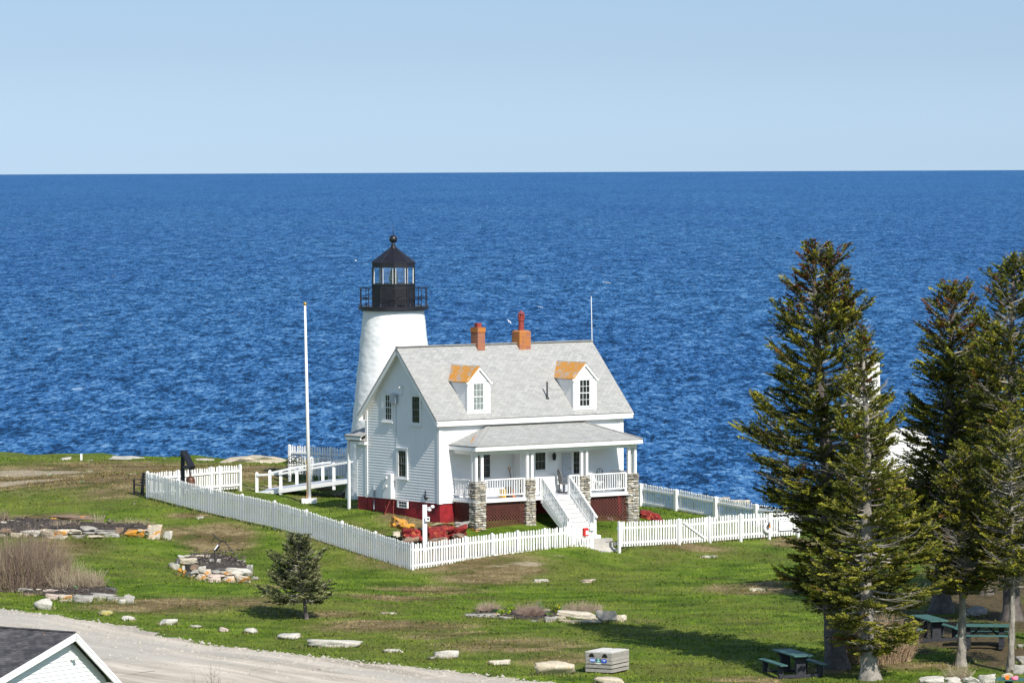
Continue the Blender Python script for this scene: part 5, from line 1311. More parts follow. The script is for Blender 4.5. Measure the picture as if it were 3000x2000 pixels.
for (r_, o_, s_, c, lb) in [
 ((395,598,1188,1322),(0,1450),3.92,'w','big round grey-white boulder between the bare bush and the road'),
 ((1130,1287,1318,1387),(0,1450),3.92,'m','mossy yellowish boulder on the road verge below the end of the roadside bed'),
 ((1400,1542,1383,1447),(0,1450),3.92,'w','small white boulder just right of the mossy boulder on the verge'),
 ((1835,2032,1418,1497),(0,1450),3.92,'w','humped white boulder on the verge below the round bed'),
 ((2188,2312,1490,1527),(0,1450),3.92,'w','low flat white stone right of the humped white boulder'),
 ((757,858,1318,1378),(450,1500),3.92,'p','small round pinkish stone on the verge left of the little spruce'),
 ((1043,1193,1328,1402),(450,1500),3.92,'w','white egg shaped boulder on the verge below the little spruce'),
 ((40,228,453,512),(800,1700),2.94,'w','long low white rock on the verge right of the little spruce'),
 ((308,752,503,574),(800,1700),2.94,'w','longest flat grey-white slab beside the gravel road'),
 ((958,1117,588,622),(800,1700),2.94,'w','thin white slab with a dark underside by the road'),
 ((1395,1588,596,672),(800,1700),2.94,'w','tall white boulder with a rounded top by the road, right of the thin slab'),
 ((1330,1420,650,682),(800,1700),2.94,'g','little grey stone touching the tall white boulder'),
 ((328,560,1098,1170),(1350,1650),3.92,'l','pointed tan rock on the verge below the middle bed'),
 ((848,1302,1118,1287),(1350,1650),3.92,'t','largest roadside boulder, tan with a dark base, left of the litter bin'),
 ((1550,1860,1300,1392),(1350,1650),3.92,'t','flat tan slab in the grass below the litter bin')]:
    stone(*z2(*r_, o_, s_), c, lb, GB, sub=3)
GF = 'flat stones showing in the grass'
for (r_, o_, s_, c, lb) in [
 ((475,572,48,82),(450,1500),3.92,'w','flat white stone beside the foot of the long picket fence'),
 ((925,1072,272,290),(800,1700),2.94,'l','thin flat stone in the grass right of the little spruce'),
 ((835,997,176,220),(1350,1650),3.92,'w','pale oval stone in the lawn in front of the fence'),
 ((1380,1542,180,224),(1350,1650),3.92,'p','pinkish flat stone in the lawn right of the pale oval one'),
 ((508,602,336,364),(0,1300),3.92,'w','long white stone on the brown turf near the far left edge'),
 ((905,962,428,452),(0,1300),3.92,'w','bright white stone in the middle of the brown turf'),
 ((985,1062,307,326),(0,1300),3.92,'w','slim white stone below the white stake'),
 ((1308,1358,330,344),(0,1300),3.92,'w','small white stone on the turf left of the black bench'),
 ((1440,1577,338,356),(0,1300),3.92,'l','wide thin stone on the turf above the black bench'),
 ((1525,1567,678,697),(0,1300),3.92,'w','little white stone in the grass below the black bench'),
 ((2238,2340,245,276),(0,1450),3.92,'w','white stone in the grass below the bend of the long fence') if False else ((1250,1330,276,290),(0,1300),3.92,'l','thin stone on the turf beneath the sea edge rocks')]:
    stone(*z2(*r_, o_, s_), c, lb, GF, vg=None, sub=2)
# rocks on the sea edge
GE = 'bare rocks along the sea edge of the lawn'
for (u0,v0,u1,v1,c,lb) in [(174,1339,208,1350,'w','small pointed white rock at the far left edge of the bluff'),(318,1338,442,1350,'w','long white rock on the bluff edge left of the bell'),(448,1343,508,1354,'w','white wedge of rock on the bluff edge just left of the bell'),
 (553,1345,628,1355,'l','low pale rock on the bluff edge just right of the bell'),(640,1336,850,1368,'t','largest tan ledge on the bluff edge behind the iron bench'),(705,1350,740,1358,'w','small white rock on top of the large tan ledge') ,
 (2096,1455,2140,1474,'g','grey rock beyond the right side fence, left one'),(2136,1464,2200,1482,'l','cream rock beyond the right side fence, right one')]:
    SEED[0] += 1; Y = 236 if u0 < 600 else 233 if u0 < 1000 else 210.3
    a, b = P(u0, v0, Y), P(u1, v1+5, Y)
    me = rock_mesh((b.x-a.x, 2.2 if u0 < 1000 else .9, (a.z-b.z)*1.15), SEED[0], 3); o = bpy.data.objects.new('shore_rock', me); COL.objects.link(o); me.materials.append(RK[c]); o.location = ((a.x+b.x)/2, Y, (a.z+b.z)/2-.02); tag(o, lb, 'rock', GE)
p0 = P(238.5, 1350, 235); e = thing('white_stake', 'thin white stake with a white base at the sea edge of the lawn', 'stake', p0)
mb = MB(); mb.box(-.05,.05,-.05,.05,-.1,.36); mb.build('stake', WHITE, e); mb = MB(); mb.box(0,.55,-.1,.1,-.14,.04); mb.build('base', WHITE, e)
# red painted ledge and other rocks inside the fence
GR = 'rock ledge below the porch'
def ledge(u0, v0, u1, v1, Y, mat, lb, dep=.8, sub=3, rot=0, name='ledge_rock'):
    SEED[0] += 1; a, b = P(u0, v0, Y), P(u1, v1, Y); me = rock_mesh((b.x-a.x, dep, (a.z-b.z)*1.1), SEED[0], sub, planes=16, block=.95); o = bpy.data.objects.new(name, me); COL.objects.link(o); me.materials.append(mat)
    o.location = ((a.x+b.x)/2, Y+dep*.3, (a.z+b.z)/2); o.rotation_euler = (0, rot, 0); tag(o, lb, 'rock', GR); return o
ledge(1140,1519,1200,1552,192.3,RK['O'],'orange lichened rock at the left end of the red ledge',1.0,rot=.3)
ledge(1176,1533,1216,1554,192.0,RK['O'],'smaller orange rock touching the red ledge on its left',.6)
ledge(1174,1549,1240,1582,190.9,REDS,'square red painted block left of the white post',.9)
ledge(1212,1546,1252,1590,191.4,RK['d'],'dark unpainted rock directly behind the white post',.7)
ledge(1178,1572,1232,1590,190.7,RK['b'],'brown slab under the square red block',.7)
ledge(1150,1557,1178,1572,191.2,RK['t'],'small tan rock left of the square red block',.5)
ledge(1246,1545,1300,1586,191.2,REDS,'red painted rock just right of the white post',1.1)
ledge(1268,1541,1335,1557,192.2,REDS,'long thin red slab on top of the ledge',.8,rot=-.05)
ledge(1307,1546,1378,1580,192.4,REDS,'long slanting red rock at the right end of the ledge',1.0,rot=-.35)
ledge(1290,1556,1316,1582,191.5,REDS,'small jagged red rock in the middle of the ledge',.6)
ledge(1254,1574,1320,1592,190.8,RK['b'],'brown rubble along the foot of the red ledge',.6)
ledge(1318,1564,1362,1588,191.6,RK['b'],'brown rubble rock beside the lichened pillar foot',.6)
ledge(1262,1532,1330,1548,192.9,RK['m'],'mossy rock shelf above the thin red slab',.9)
ledge(1328,1528,1380,1546,193.1,RK['g'],'grey flat rock under the porch corner',.8)
ledge(1862,1500,1945,1530,200.5,REDS,'red painted rock to the right of the rightmost pillar',1.6,rot=.25)
for k, (u, v, w_, h_) in enumerate([(1450,1530,50,22),(1485,1540,44,24),(1515,1535,30,18)]):
    ledge(u-w_/2, v-h_/2, u+w_/2, v+h_/2, 196.2, RK['p'], ['left','middle','right'][k]+' pink rock behind the lattice left of the stairs', .7)
for k, (u, v, w_, h_) in enumerate([(1765,1545,40,34),(1790,1535,36,40),(1782,1560,50,20)]):
    ledge(u-w_/2, v-h_/2, u+w_/2, v+h_/2, 198.6, RK['p'], ['left','upper','lower'][k]+' tan rock behind the lattice right of the stairs', .7)
ledge(1000,1430,1045,1446,208.0,RK['t'],'tan rock wedged under the upper end of the ramp',1.0)
ledge(1024,1412,1046,1440,206.4,RK['m'],'mossy rock between the ramp and the house corner',.7)
ledge(925,1428,975,1440,207.6,RK['t'],'low tan rock under the middle of the ramp',.8)
ledge(1050,1468+8,1068,1480+8,199.9-1.5,RK['d'],'tiny dark stone at the rear corner of the house',.2) if False else None
# lower right rocks
GT = 'rocks under and before the spruces'
for (r_, c, lb, dd) in [((360,832,1433,1600),'w','long white slab at the bottom edge near the two trunks',None),((835,1168,1448,1610),'w','white block beside the long white slab at the bottom edge',None),((1160,1560,1440,1650),'w','broad white rock at the bottom edge with twigs before it',None),((1470,1810,1388,1600),'w','highest white rock at the bottom edge, left of the green table',None),
  ((1890,2160,1365,1480),'t','tilted tan slab above the green table at the bottom right',None),((1270,1630,90,302),'g','large grey boulder in the shade behind the picnic tables',1.0),((1150,1300,230,322),'g','small grey rock beside the large shaded boulder',None),((2180,2420,1040,1215),'g','upper grey rock at the right edge of the picture',None),((2150,2420,1200,1400),'g','lower grey rock at the right edge of the picture',None),((2210,2400,820,905),'g','half hidden grey stone high at the right edge',None),
  ((1235,1400,1110,1180),'G','mossy green stone at the foot of the middle trunk',None)]:
    stone(*z2(*r_, (2640,1760), 6.53), c, lb, GT, dep=dd, sub=3)
for (u0,v0,u1,v1,c,lb) in [(2195,1722,2240,1732,'l','thin cream stone in the dry grass left of the spruces'),(2050,1626,2100,1634,'w','white flat stone in the shade below the right fence')]:
    stone(u0,v0,u1,v1,c,lb,GF)
# ------------------------------------------------------------------ soil of the beds
SOIL = mat_plain('dark_soil', (.060, .046, .036), .95, .9, 7, bmp=.14)
def soil(pts, dz, name='soil'):
    q = [G(u, v) for u, v in pts]; c = sum(q, Vector())/len(q); mb = MB()
    # domed fan sheet that follows the ground, subdivided by rings
    n_ = len(q); rings = 9; vs = []
    for r_ in range(rings+1):
        t = 1-r_/rings
        for k, p in enumerate(q):
            x, y = c.x+(p.x-c.x)*t, c.y+(p.y-c.y)*t; vs.append((x, y, gzf(x, y)+(.01 if r_ == 0 else dz*(1-.3*t*t))+random.uniform(-.05,.05)*(r_ > 0)))
    fs = [(r_*n_+k, r_*n_+(k+1) % n_, (r_+1)*n_+(k+1) % n_, (r_+1)*n_+k) for r_ in range(rings) for k in range(n_)]
    mb.add(vs, fs); tag(mb.build(name, SOIL, smooth=True), kind='structure')
soil([(-30,1572),(60,1572),(200,1573),(330,1570),(430,1566),(470,1560),(440,1542),(330,1534),(240,1533),(120,1526),(20,1522),(-30,1522)], .14)
soil([(-20,1725),(60,1737),(140,1745),(250,1752),(340,1745),(345,1726),(290,1716),(180,1712),(60,1712),(-20,1712)], .12)
soil([(532,1654),(560,1684),(620,1694),(690,1690),(734,1674),(722,1660),(680,1648),(620,1638),(552,1638)], .40)
soil([(1372,1797),(1440,1806),(1500,1812),(1590,1818),(1640,1806),(1640,1790),(1500,1786),(1410,1786)], .07)
def clods(u0, v0, u1, v1, n_, dz, seed, mat):
    rs_ = np.random.RandomState(seed); mb = MB()
    for k in range(n_):
        p = G(rs_.uniform(u0,u1), rs_.uniform(v0,v1)); s = rs_.uniform(.03,.085); z = gzf(p.x,p.y)+dz
        vs = [(p.x+rs_.uniform(-s,s)*1.3, p.y+rs_.uniform(-s,s)*1.3, z+rs_.uniform(-.02,s)) for _ in range(5)]; mb.add(vs, [(0,1,2),(0,2,3),(0,3,4),(1,4,2)])
    mb.tint = (1,1,1); return tag(mb.build('mulch', mat), 'loose mulch and clods over the soil of a bed', 'mulch', kind='stuff')
MUL = mat_plain('mulch', (.13, .105, .085), .95, .9, 6)
clods(0,1524,440,1566,260,.13,1,MUL); clods(0,1714,335,1748,220,.12,2,MUL); clods(560,1640,715,1686,240,.41,3,MUL); clods(1385,1790,1630,1812,150,.07,4,MUL)
# ------------------------------------------------------------------ anchor in the round bed
ab = G(628, 1668); an_ = thing('anchor', 'rusty old anchor with a white fluke standing in the raised round bed', 'anchor', (ab.x, ab.y, gzf(ab.x, ab.y)+.3))
def loc(u, v, Y): return P(u, v, Y)-Vector(an_.location)
RI = mat_plain('rusty_iron', (.035,.028,.026), .7, .4, 8)
Y0 = ab.y
mb = MB(); mb.tube([loc(628,1640,Y0), loc(629,1612,Y0), loc(636,1597,Y0), loc(648,1585,Y0)], .025, 6); mb.build('stem', RI, an_)
mb = MB(); mb.tube([loc(621,1560,Y0+.1), loc(631,1571,Y0), loc(646,1584,Y0), loc(656,1584,Y0-.1), loc(672,1603,Y0-.25), loc(684,1615,Y0-.3)], [.015,.025,.03,.025,.018,.01], 6); mb.tube([loc(630,1571,Y0), loc(623,1582,Y0+.1), loc(619,1592,Y0+.1)], .012, 5); mb.tube([loc(672,1603,Y0-.25), loc(668,1610,Y0-.25)], .015, 5); mb.build('stock', RI, an_)
mb = MB(); mb.prism([loc(626,1611,Y0-.06), loc(634,1614,Y0-.06), loc(643,1600,Y0-.06), loc(639,1594,Y0-.06)], (.02,.12,0)); mb.build('fluke', BLACK, an_)
mb = MB(); mb.prism([loc(627,1610,Y0-.09), loc(630,1610,Y0-.09), loc(641,1596,Y0-.09), loc(637,1594,Y0-.09)], (.0,.015,0)); mb.build('worn_patch', WHITE, an_)
# ------------------------------------------------------------------ litter bin
bc = P(1792, 1961, 154.2); bc.z = gzf(bc.x, bc.y)
k_ = 154.2/F
bin_ = thing('litter_bin', 'weathered slatted wooden double litter bin on the front lawn', 'litter bin', bc, R(-72) if False else 0)
# near corner at the origin; left face runs back-left, right face runs back-right
az1 = Vector((-math.sin(R(62)), math.cos(R(62)), 0)); LN1 = 75*k_/math.sin(R(62))
az2 = Vector((math.sin(R(28)+R(28)), math.cos(R(56)), 0)); az2 = Vector((az1.y, -az1.x, 0)); LN2 = 51*k_/az2.x
Hb = (1956-1896)*k_
def slat(mb, side, z0, z1, t=.03, a=0, b=None):
    if side == 0: A, B, n_ = az1*a, az1*(b or LN1), -az2
    else: A, B, n_ = az2*a, az2*(b or LN2), -az1
    f_ = random.uniform(.85,1.15); mb.tint = tuple(f_*q for q in (.40,.375,.335)); 
    pts = [A+Vector((0,0,z0)), B+Vector((0,0,z0)), B+Vector((0,0,z1)), A+Vector((0,0,z1))]; mb.prism(pts, n_*t)
random.seed(4)
hs_ = [(.06,.195),(.24,.375),(.42,.55),(.565,.715),(.722,.88)]; hs_ = [(a*Hb/.88, b*Hb/.88) for a, b in hs_]
for side in (0, 1):
    mb = MB()
    for a, b in hs_: slat(mb, side, a, b)
    mb.build('front_boards' if side == 0 else 'side_boards', TINTW, bin_)
mb = MB()
for A, L, n_ in ((az2*LN2, LN1, az1),(az1*LN1, LN2, az2)):
    for a, b in hs_:
        mb.tint = (.33,.31,.28); B = A+n_*L; off = (az2 if n_ is az1 else az1)*.03
        mb.prism([A+Vector((0,0,a)), B+Vector((0,0,a)), B+Vector((0,0,b)), A+Vector((0,0,b))], off)
mb.build('back_boards', TINTW, bin_)
mb = MB(); i_ = .04; mb.prism([az1*i_+az2*i_+Vector((0,0,.03)), az1*(LN1-i_)+az2*i_+Vector((0,0,.03)), az1*(LN1-i_)+az2*(LN2-i_)+Vector((0,0,.03)), az1*i_+az2*(LN2-i_)+Vector((0,0,.03))], (0,0,Hb-.08)); mb.build('liner', DARK, bin_)
for k in range(2):
    mb = MB(); mb.tint = (.62,.60,.56); a = k*LN1/2+.01-.03*(k == 0); b = (k+1)*LN1/2-.01+.03*(k == 1)
    pts = [az1*a-az2*.03, az1*b-az2*.03, az1*b+az2*(LN2+.03), az1*a+az2*(LN2+.03)]; pts = [p_+Vector((0,0,Hb+.005)) for p_ in pts]; mb.prism(pts, (0,0,.035))
    a, b = a+.08, b-.08; pts = [az1*a+az2*.08, az1*b+az2*.08, az1*b+az2*(LN2-.08), az1*a+az2*(LN2-.08)]; mb.tint = (.70,.68,.64); mb.prism([p_+Vector((0,0,Hb+.04)) for p_ in pts], (0,0,.02)); mb.build('lid', TINTW, bin_)
def onbin(a, z, d=.034): return az1*a-az2*d+Vector((0,0,z))
for a0, a1 in ((.25*LN1-.10, .25*LN1+.10),(.76*LN1-.10,.76*LN1+.10)):
    mb = MB(); c = (a0+a1)/2; z = Hb*.84
    pts = [onbin(c+.10*math.cos(t)*1.0, z-.03+.13*math.sin(t), .035) for t in np.linspace(0, math.pi, 10)]; mb.face(pts); mb.build('opening', mat_plain('opening_black', (.004,.004,.004), .9, .1), bin_)
BLUE = mat_plain('blue_sticker', (.02,.08,.50), .4, .05); TEAL = mat_plain('teal_sticker', (.015,.13,.12), .4, .05); PALEB = mat_plain('pale_blue_print', (.45,.55,.85), .5, .05); MINT = mat_plain('mint_print', (.35,.62,.55), .5, .05)
def plate(a0, a1, z0, z1, mat, name, d=.038, chamf=0):
    mb = MB(); f_ = chamf
    pts = [(a0+f_,z0),(a1-f_,z0),(a1,z0+f_),(a1,z1-f_),(a1-f_,z1),(a0+f_,z1),(a0,z1-f_),(a0,z0+f_)] if f_ else [(a0,z0),(a1,z0),(a1,z1),(a0,z1)]
    mb.prism([onbin(a, z, d) for a, z in pts], -az2*.004); return mb.build(name, mat, bin_)
LL = LN1
s1 = plate(.615*LL,.82*LL,.56*Hb,.74*Hb,BLUE,'sticker',chamf=.02); plate(.625*LL,.815*LL,.60*Hb,.71*Hb,PALEB,'sticker_print',.043)
plate(.40*LL,.585*LL,.53*Hb,.745*Hb,TEAL,'sticker'); plate(.39*LL,.60*LL,.47*Hb,.525*Hb,WHITE,'sticker')
mb = MB(); c = .49*LL; pts = [(c-.065,.56*Hb),(c+.065,.56*Hb),(c+.055,.61*Hb),(c+.015,.655*Hb),(c+.025,.70*Hb),(c+.05,.735*Hb),(c-.05,.735*Hb),(c-.025,.70*Hb),(c-.015,.655*Hb),(c-.055,.61*Hb)]; mb.face([onbin(a, z, .0435) for a, z in pts]); mb.build('sticker_print', MINT, bin_)
plate(.17*LL,.375*LL,.54*Hb,.725*Hb,BLUE,'sticker',chamf=.03)
mb = MB(); c = .27*LL; pts = [(c-.07,.69*Hb),(c+.07,.69*Hb),(c+.03,.62*Hb),(c,.59*Hb),(c-.03,.62*Hb)]; mb.face([onbin(a, z, .0435) for a, z in pts[::-1]]); mb.build('sticker_print', PALEB, bin_)
# ------------------------------------------------------------------ picnic tables
GP = 'green topped picnic tables on concrete pedestals'
def picnic(loc, rz, label, L=2.3, Wt=.66, brace=False):
    e = thing('picnic_table', label, 'picnic table', loc, rz, GP)
    H = .76
    mb = MB()
    for k in range(5): mb.box(-L/2, L/2, -Wt/2+k*Wt/5+.004, -Wt/2+(k+1)*Wt/5-.004, H-.045, H)
    mb.build('tabletop', GREENT, e)
    for x in (-L/2+.38, L/2-.38):
        mb = MB(); mb.prism([(x-.09,-.17,0),(x-.09,.17,0),(x-.09,.15,H-.2),(x-.09,.30,H-.05),(x-.09,-.30,H-.05),(x-.09,-.15,H-.2)], (.18,0,0))
        mb.box(x-.08, x+.08, -.74, -.171, 0, .11); mb.box(x-.08, x+.08, .171, .74, 0, .11); mb.build('pedestal', PEDES, e)
    for s_ in (-1, 1):
        mb = MB()
        for k in range(2): y = s_*.68+(k-.5)*.125; mb.box(-L/2, L/2, y-.058, y+.058, .43, .47)
        mb.build('bench_seat', GREENT, e)
        for x in (-L/2+.38, L/2-.38):
            mb = MB(); y = s_*.68; mb.prism([(x-.07,y-.08,.112),(x-.07,y+.08,.112),(x-.07,y+.08,.36),(x-.07,y+.12,.43),(x-.07,y-.12,.43),(x-.07,y-.08,.36)], (.14,0,0)); mb.build('bench_leg', PEDES, e)
    if brace:
        for s_ in (-1, 1): mb = MB(); mb.beam((s_*.12,0,H-.06),(s_*(L/2-.48),0,.38),.04,.06,up=(0,0,1)); mb.build('brace', PEDES, e)
    return e
def pg(u, v): p = G(u, v); return Vector((p.x, p.y, gzf(p.x, p.y)+.0))
c = pg(2322, 1977); picnic(c, R(-74), 'picnic table in the open lawn left of the double spruce trunks', L=2.25)
c = pg(2722, 1872); picnic(c, R(-76), 'picnic table in deep shade just right of the double spruce trunks', L=2.2)
c = pg(2885, 1894); picnic(c, R(-8), 'shaded picnic table with diagonal braces between the two slim trunks', L=1.9, brace=True)
c = P(2995, 1996, 146.5); c.z = gzf(c.x, c.y); tb = P(2990, 1990, 144.8).z
tx = P(2900, 1990, 144.8); ty_ = picnic(Vector((P(3000,1992,145.0).x+.25, 145.0, tb-.76)), R(-14), 'picnic table cut by the bottom right corner with a bag on it', L=2.2)
q = P(2972, 1990, 144.85); e = thing('pink_cloth', 'crumpled pink cloth on the corner picnic table', 'cloth', (q.x, q.y, tb)); me = rock_mesh((.24,.16,.13), 77, 3); o = bpy.data.objects.new('cloth', me); COL.objects.link(o); me.materials.append(PINK); o.parent = e; o.location = (0,0,.05)
q = P(2951, 1992, 144.9); e = thing('orange_bag', 'small orange paper bag beside the pink cloth', 'bag', (q.x, q.y, tb)); mb = MB(); mb.add([(-.05,-.04,0),(.05,-.04,0),(.05,.04,0),(-.05,.04,0),(-.08,-.06,.12),(.07,-.05,.11),(.07,.06,.12),(-.07,.06,.13)],[(0,1,5,4),(1,2,6,5),(2,3,7,6),(3,0,4,7),(0,3,2,1)]); mb.build('bag', ORA, e)
# ------------------------------------------------------------------ garage gable at the lower left
GY = 120.0; ap = P(219, 1852, GY)
sh = thing('garage', 'white garage gable with a dark shingled roof cut by the lower left corner', 'garage', (ap.x, ap.y, ap.z), 0)
gd_ = Vector((math.sin(R(56)), math.cos(R(56)), 0)); rd = Vector((-gd_.y, gd_.x, 0))*1.0  # gable direction (to the right, receding), ridge direction (back left)
rd = Vector((-math.sin(R(55)), math.cos(R(55)), 0)); gd_ = Vector((rd.y, -rd.x, 0))
def onray(u, v, org, n_):   # photo point on the vertical plane through org with normal n_
    d = ray(u, v); t = (org-CAM).dot(n_)/d.dot(n_); return CAM+d*t
AP = Vector(ap); Rt = onray(349, 1994, AP, rd)-AP; Lt = onray(2, 1981, AP, rd)-AP
Lt2 = Lt*1.0; LR = 7.0
mb = MB(); oh = .25
R_e = Rt; L_e = Lt2*1.25
mb.slab([Vector((0,0,0)), rd*LR, rd*LR+R_e, R_e], .06); mb.slab([L_e, L_e+rd*LR, rd*LR, Vector((0,0,0))], .06); mb.beam(Vector((0,0,.01)), rd*LR+Vector((0,0,.01)), .12, .03)
mb.build('roof', DSHING, sh)
mb = MB(); a = -.0
for E_ in (R_e, L_e): mb.beam(-rd*.03+Vector((0,0,-.11)), E_-rd*.03+Vector((0,0,-.11)), .05, .16, up=(0,0,1)); mb.beam(-rd*.055+Vector((0,0,-.045)), E_-rd*.055+Vector((0,0,-.045)), .03, .06, up=(0,0,1))
mb.build('rake_board', WHITE, sh)
mb = MB(); kk_ = .86; base = rd*oh; zR = R_e.z*kk_; zL = L_e.z*kk_; dn = Vector((0,0,-.13))
RR = base+R_e*kk_+dn; LLx = base+L_e*kk_+dn; fl_ = -4.8
mb.face([base+dn, RR, Vector((RR.x,RR.y,fl_)), Vector((LLx.x,LLx.y,fl_)), LLx])
# clapboards on the gable
z = min(RR.z, LLx.z)-1.5; hR = (RR-base-dn); hL = (LLx-base-dn)
gh = Vector((gd_.x, gd_.y, 0))
z = -2.6
while z < -.18:
    def ends(zz):
        tR = min(1, max(0, (zz-dn.z)/hR.z)); tL = min(1, max(0, (zz-dn.z)/hL.z)); a = base+dn+hL*tL; b = base+dn+hR*tR; a.z = zz; b.z = zz; return a, b
    a, b = ends(z); c, d = ends(min(z+.11, -.14)); o1 = -rd*.025; o2 = -rd*.004
    mb.face([a+o1, b+o1, d+o2, c+o2]); z += .11
W4 = rd*(LR-.5); Rb = Vector((RR.x,RR.y,fl_)); Lb = Vector((LLx.x,LLx.y,fl_)); mb.face([RR, RR+W4, Rb+W4, Rb]); mb.face([LLx, Lb, Lb+W4, LLx+W4]); mb.face([base+dn+W4, LLx+W4, Lb+W4, Rb+W4, RR+W4])
mb.build('wall', WHITE, sh)
mb = MB(); q = onray(209, 1926, AP+rd*oh, rd)-AP; 
for s_ in (-1, 1): mb.lathe((q.x+s_*.045-rd.x*.1, q.y-rd.y*.1, q.z-.06), [(.02,0),(.055,.02),(.05,.08),(.02,.12)], 10)
mb.build('floodlight', WHITE, sh, smooth=True)
mb = MB(); q = onray(210, 1897, AP+rd*oh, rd)-AP
for k in range(4): a = q+Vector((0,0,.07-k*.045))-rd*.03; mb.beam(a-gd_*.06, a+gd_*.06, .02, .015, up=(0,0,1))
mb.build('louvre', GREYP, sh)
# ------------------------------------------------------------------ bell house behind the spruces
BY = 216.5; bp = P(2650, 1500, BY); bh = thing('bell_house', 'brick building with pale gabled roof and white tower half hidden by the spruces', 'building', (bp.x, bp.y, -0.4))
o = Vector((bp.x, bp.y, -.4)); zr = P(2660, 1258, BY).z+.4; ze = P(2720, 1398, BY).z+.4
x0 = P(2530, 1300, BY).x-o.x; x1 = P(2706, 1300, BY).x-o.x; ye = 1.9
mb = MB(); ex0 = x0-.2; ex1 = P(2790,1398,BY-1.9).x-o.x
mb.slab([(ex0,-ye-.2,ze),(ex1,-ye-.2,ze),(x1,0,zr),(x0,0,zr)], .08); mb.slab([(ex1,ye+.2,ze),(ex0,ye+.2,ze),(x0,0,zr),(x1,0,zr)], .08); mb.slab([(ex1,-ye-.2,ze),(ex1,ye+.2,ze),(x1,0,zr)], .06)
mb.beam((x0,0,zr+.01),(x1,0,zr+.01),.2,.1)
PALER = mat_plain('sunlit_pale_roof', (.60,.59,.57), .8, .12, 3); 
for k in range(14): t = k/14; mb.beam((ex0+(x0-ex0)*t,-(ye+.2)*(1-t)-.01,ze+(zr-ze)*t+.012),(ex1+(x1-ex1)*t,-(ye+.2)*(1-t)-.01,ze+(zr-ze)*t+.012),.03,.02)
mb.build('roof', PALER, bh)
mb = MB(); mb.lich = .01; mb.boxuv(ex0+.3, ex1-.3, -ye, ye, -1.2, ze-.05); mb.build('wall', BRICK, bh)
mb = MB(); mb.box(.3,.9,-ye-.03,-ye+.0,.6,1.6); mb.build('window', WHITE, bh)
tx0 = P(2497, 1050, BY).x-o.x; tx1 = P(2571, 1050, BY).x-o.x; tzt = P(2540, 1048, BY).z+.4; c_ = (tx0+tx1)/2
mb = MB(); mb.lathe((c_,-.2,-1.2), [(1.05,0),(.86,tzt+1.05),(.70,tzt+1.2)], 4, math.pi/4); mb.build('tower', WHITE, bh)
# ------------------------------------------------------------------ conifers
def mat_foliage(name, rough=.65, trans=.22):
    m, n, b = newmat(name); a = attr(n, 'tint'); n.links.new(a.outputs['Color'], b.inputs['Base Color']); b.inputs['Roughness'].default_value = rough; b.inputs['Specular IOR Level'].default_value = .25
    o = [x for x in n.nodes if x.type == 'OUTPUT_MATERIAL'][0]; t = n.nodes.new('ShaderNodeBsdfTranslucent'); n.links.new(a.outputs['Color'], t.inputs[0]); ms = n.nodes.new('ShaderNodeMixShader'); ms.inputs[0].default_value = trans
    n.links.new(b.outputs[0], ms.inputs[1]); n.links.new(t.outputs[0], ms.inputs[2]); n.links.new(ms.outputs[0], o.inputs[0]); return m
FOL = mat_foliage('spruce_needles')
BARK = mat_plain('grey_bark', (.26, .235, .20), .9, .45, 5, bmp=.04)
BARKD = mat_plain('dark_bark', (.11, .095, .085), .9, .45, 5, bmp=.04)
LIMB = mat_plain('bleached_limbs', (.30, .275, .235), .85, .35, 6)
def tubes_np(paths, radii, n=4):
    """many polylines -> verts, quads"""
    Vs, Fs = [], []; base = 0
    for pts, rad in zip(paths, radii):
        m_ = len(pts); d = np.gradient(pts, axis=0); d /= (np.linalg.norm(d, axis=1)[:,None]+1e-9)
        ref = np.array([0,0,1.0]) if abs(d[0,2]) < .9 else np.array([1.0,0,0]); s = np.cross(d, ref); s /= (np.linalg.norm(s, axis=1)[:,None]+1e-9); t = np.cross(s, d)
        an = 2*np.pi*np.arange(n)/n
        ring = pts[:,None,:]+rad[:,None,None]*(s[:,None,:]*np.cos(an)[None,:,None]+t[:,None,:]*np.sin(an)[None,:,None]); Vs.append(ring.reshape(-1,3))
        i = np.arange(m_-1)[:,None]*n; j = np.arange(n)[None,:]; j2 = (j+1) % n
        Fs.append(np.stack([i+j, i+j2, i+n+j2, i+n+j], -1).reshape(-1,4)+base); base += m_*n
    return np.concatenate(Vs), np.concatenate(Fs)
def sprigs(cen, dirs, L, Wd, rs_):
    """leaf-like needle sprays: one kite per sprig"""
    n_ = len(cen); r = rs_.normal(0, 1, (n_,3)); s = np.cross(dirs, r); s /= (np.linalg.norm(s, axis=1)[:,None]+1e-9)
    V_ = np.zeros((n_,4,3)); V_[:,0] = cen; V_[:,1] = cen+dirs*L[:,None]*.5+s*Wd[:,None]*.5; V_[:,2] = cen+dirs*L[:,None]; V_[:,3] = cen+dirs*L[:,None]*.5-s*Wd[:,None]*.5
    return V_.reshape(-1,3), np.arange(n_*4).reshape(-1,4)
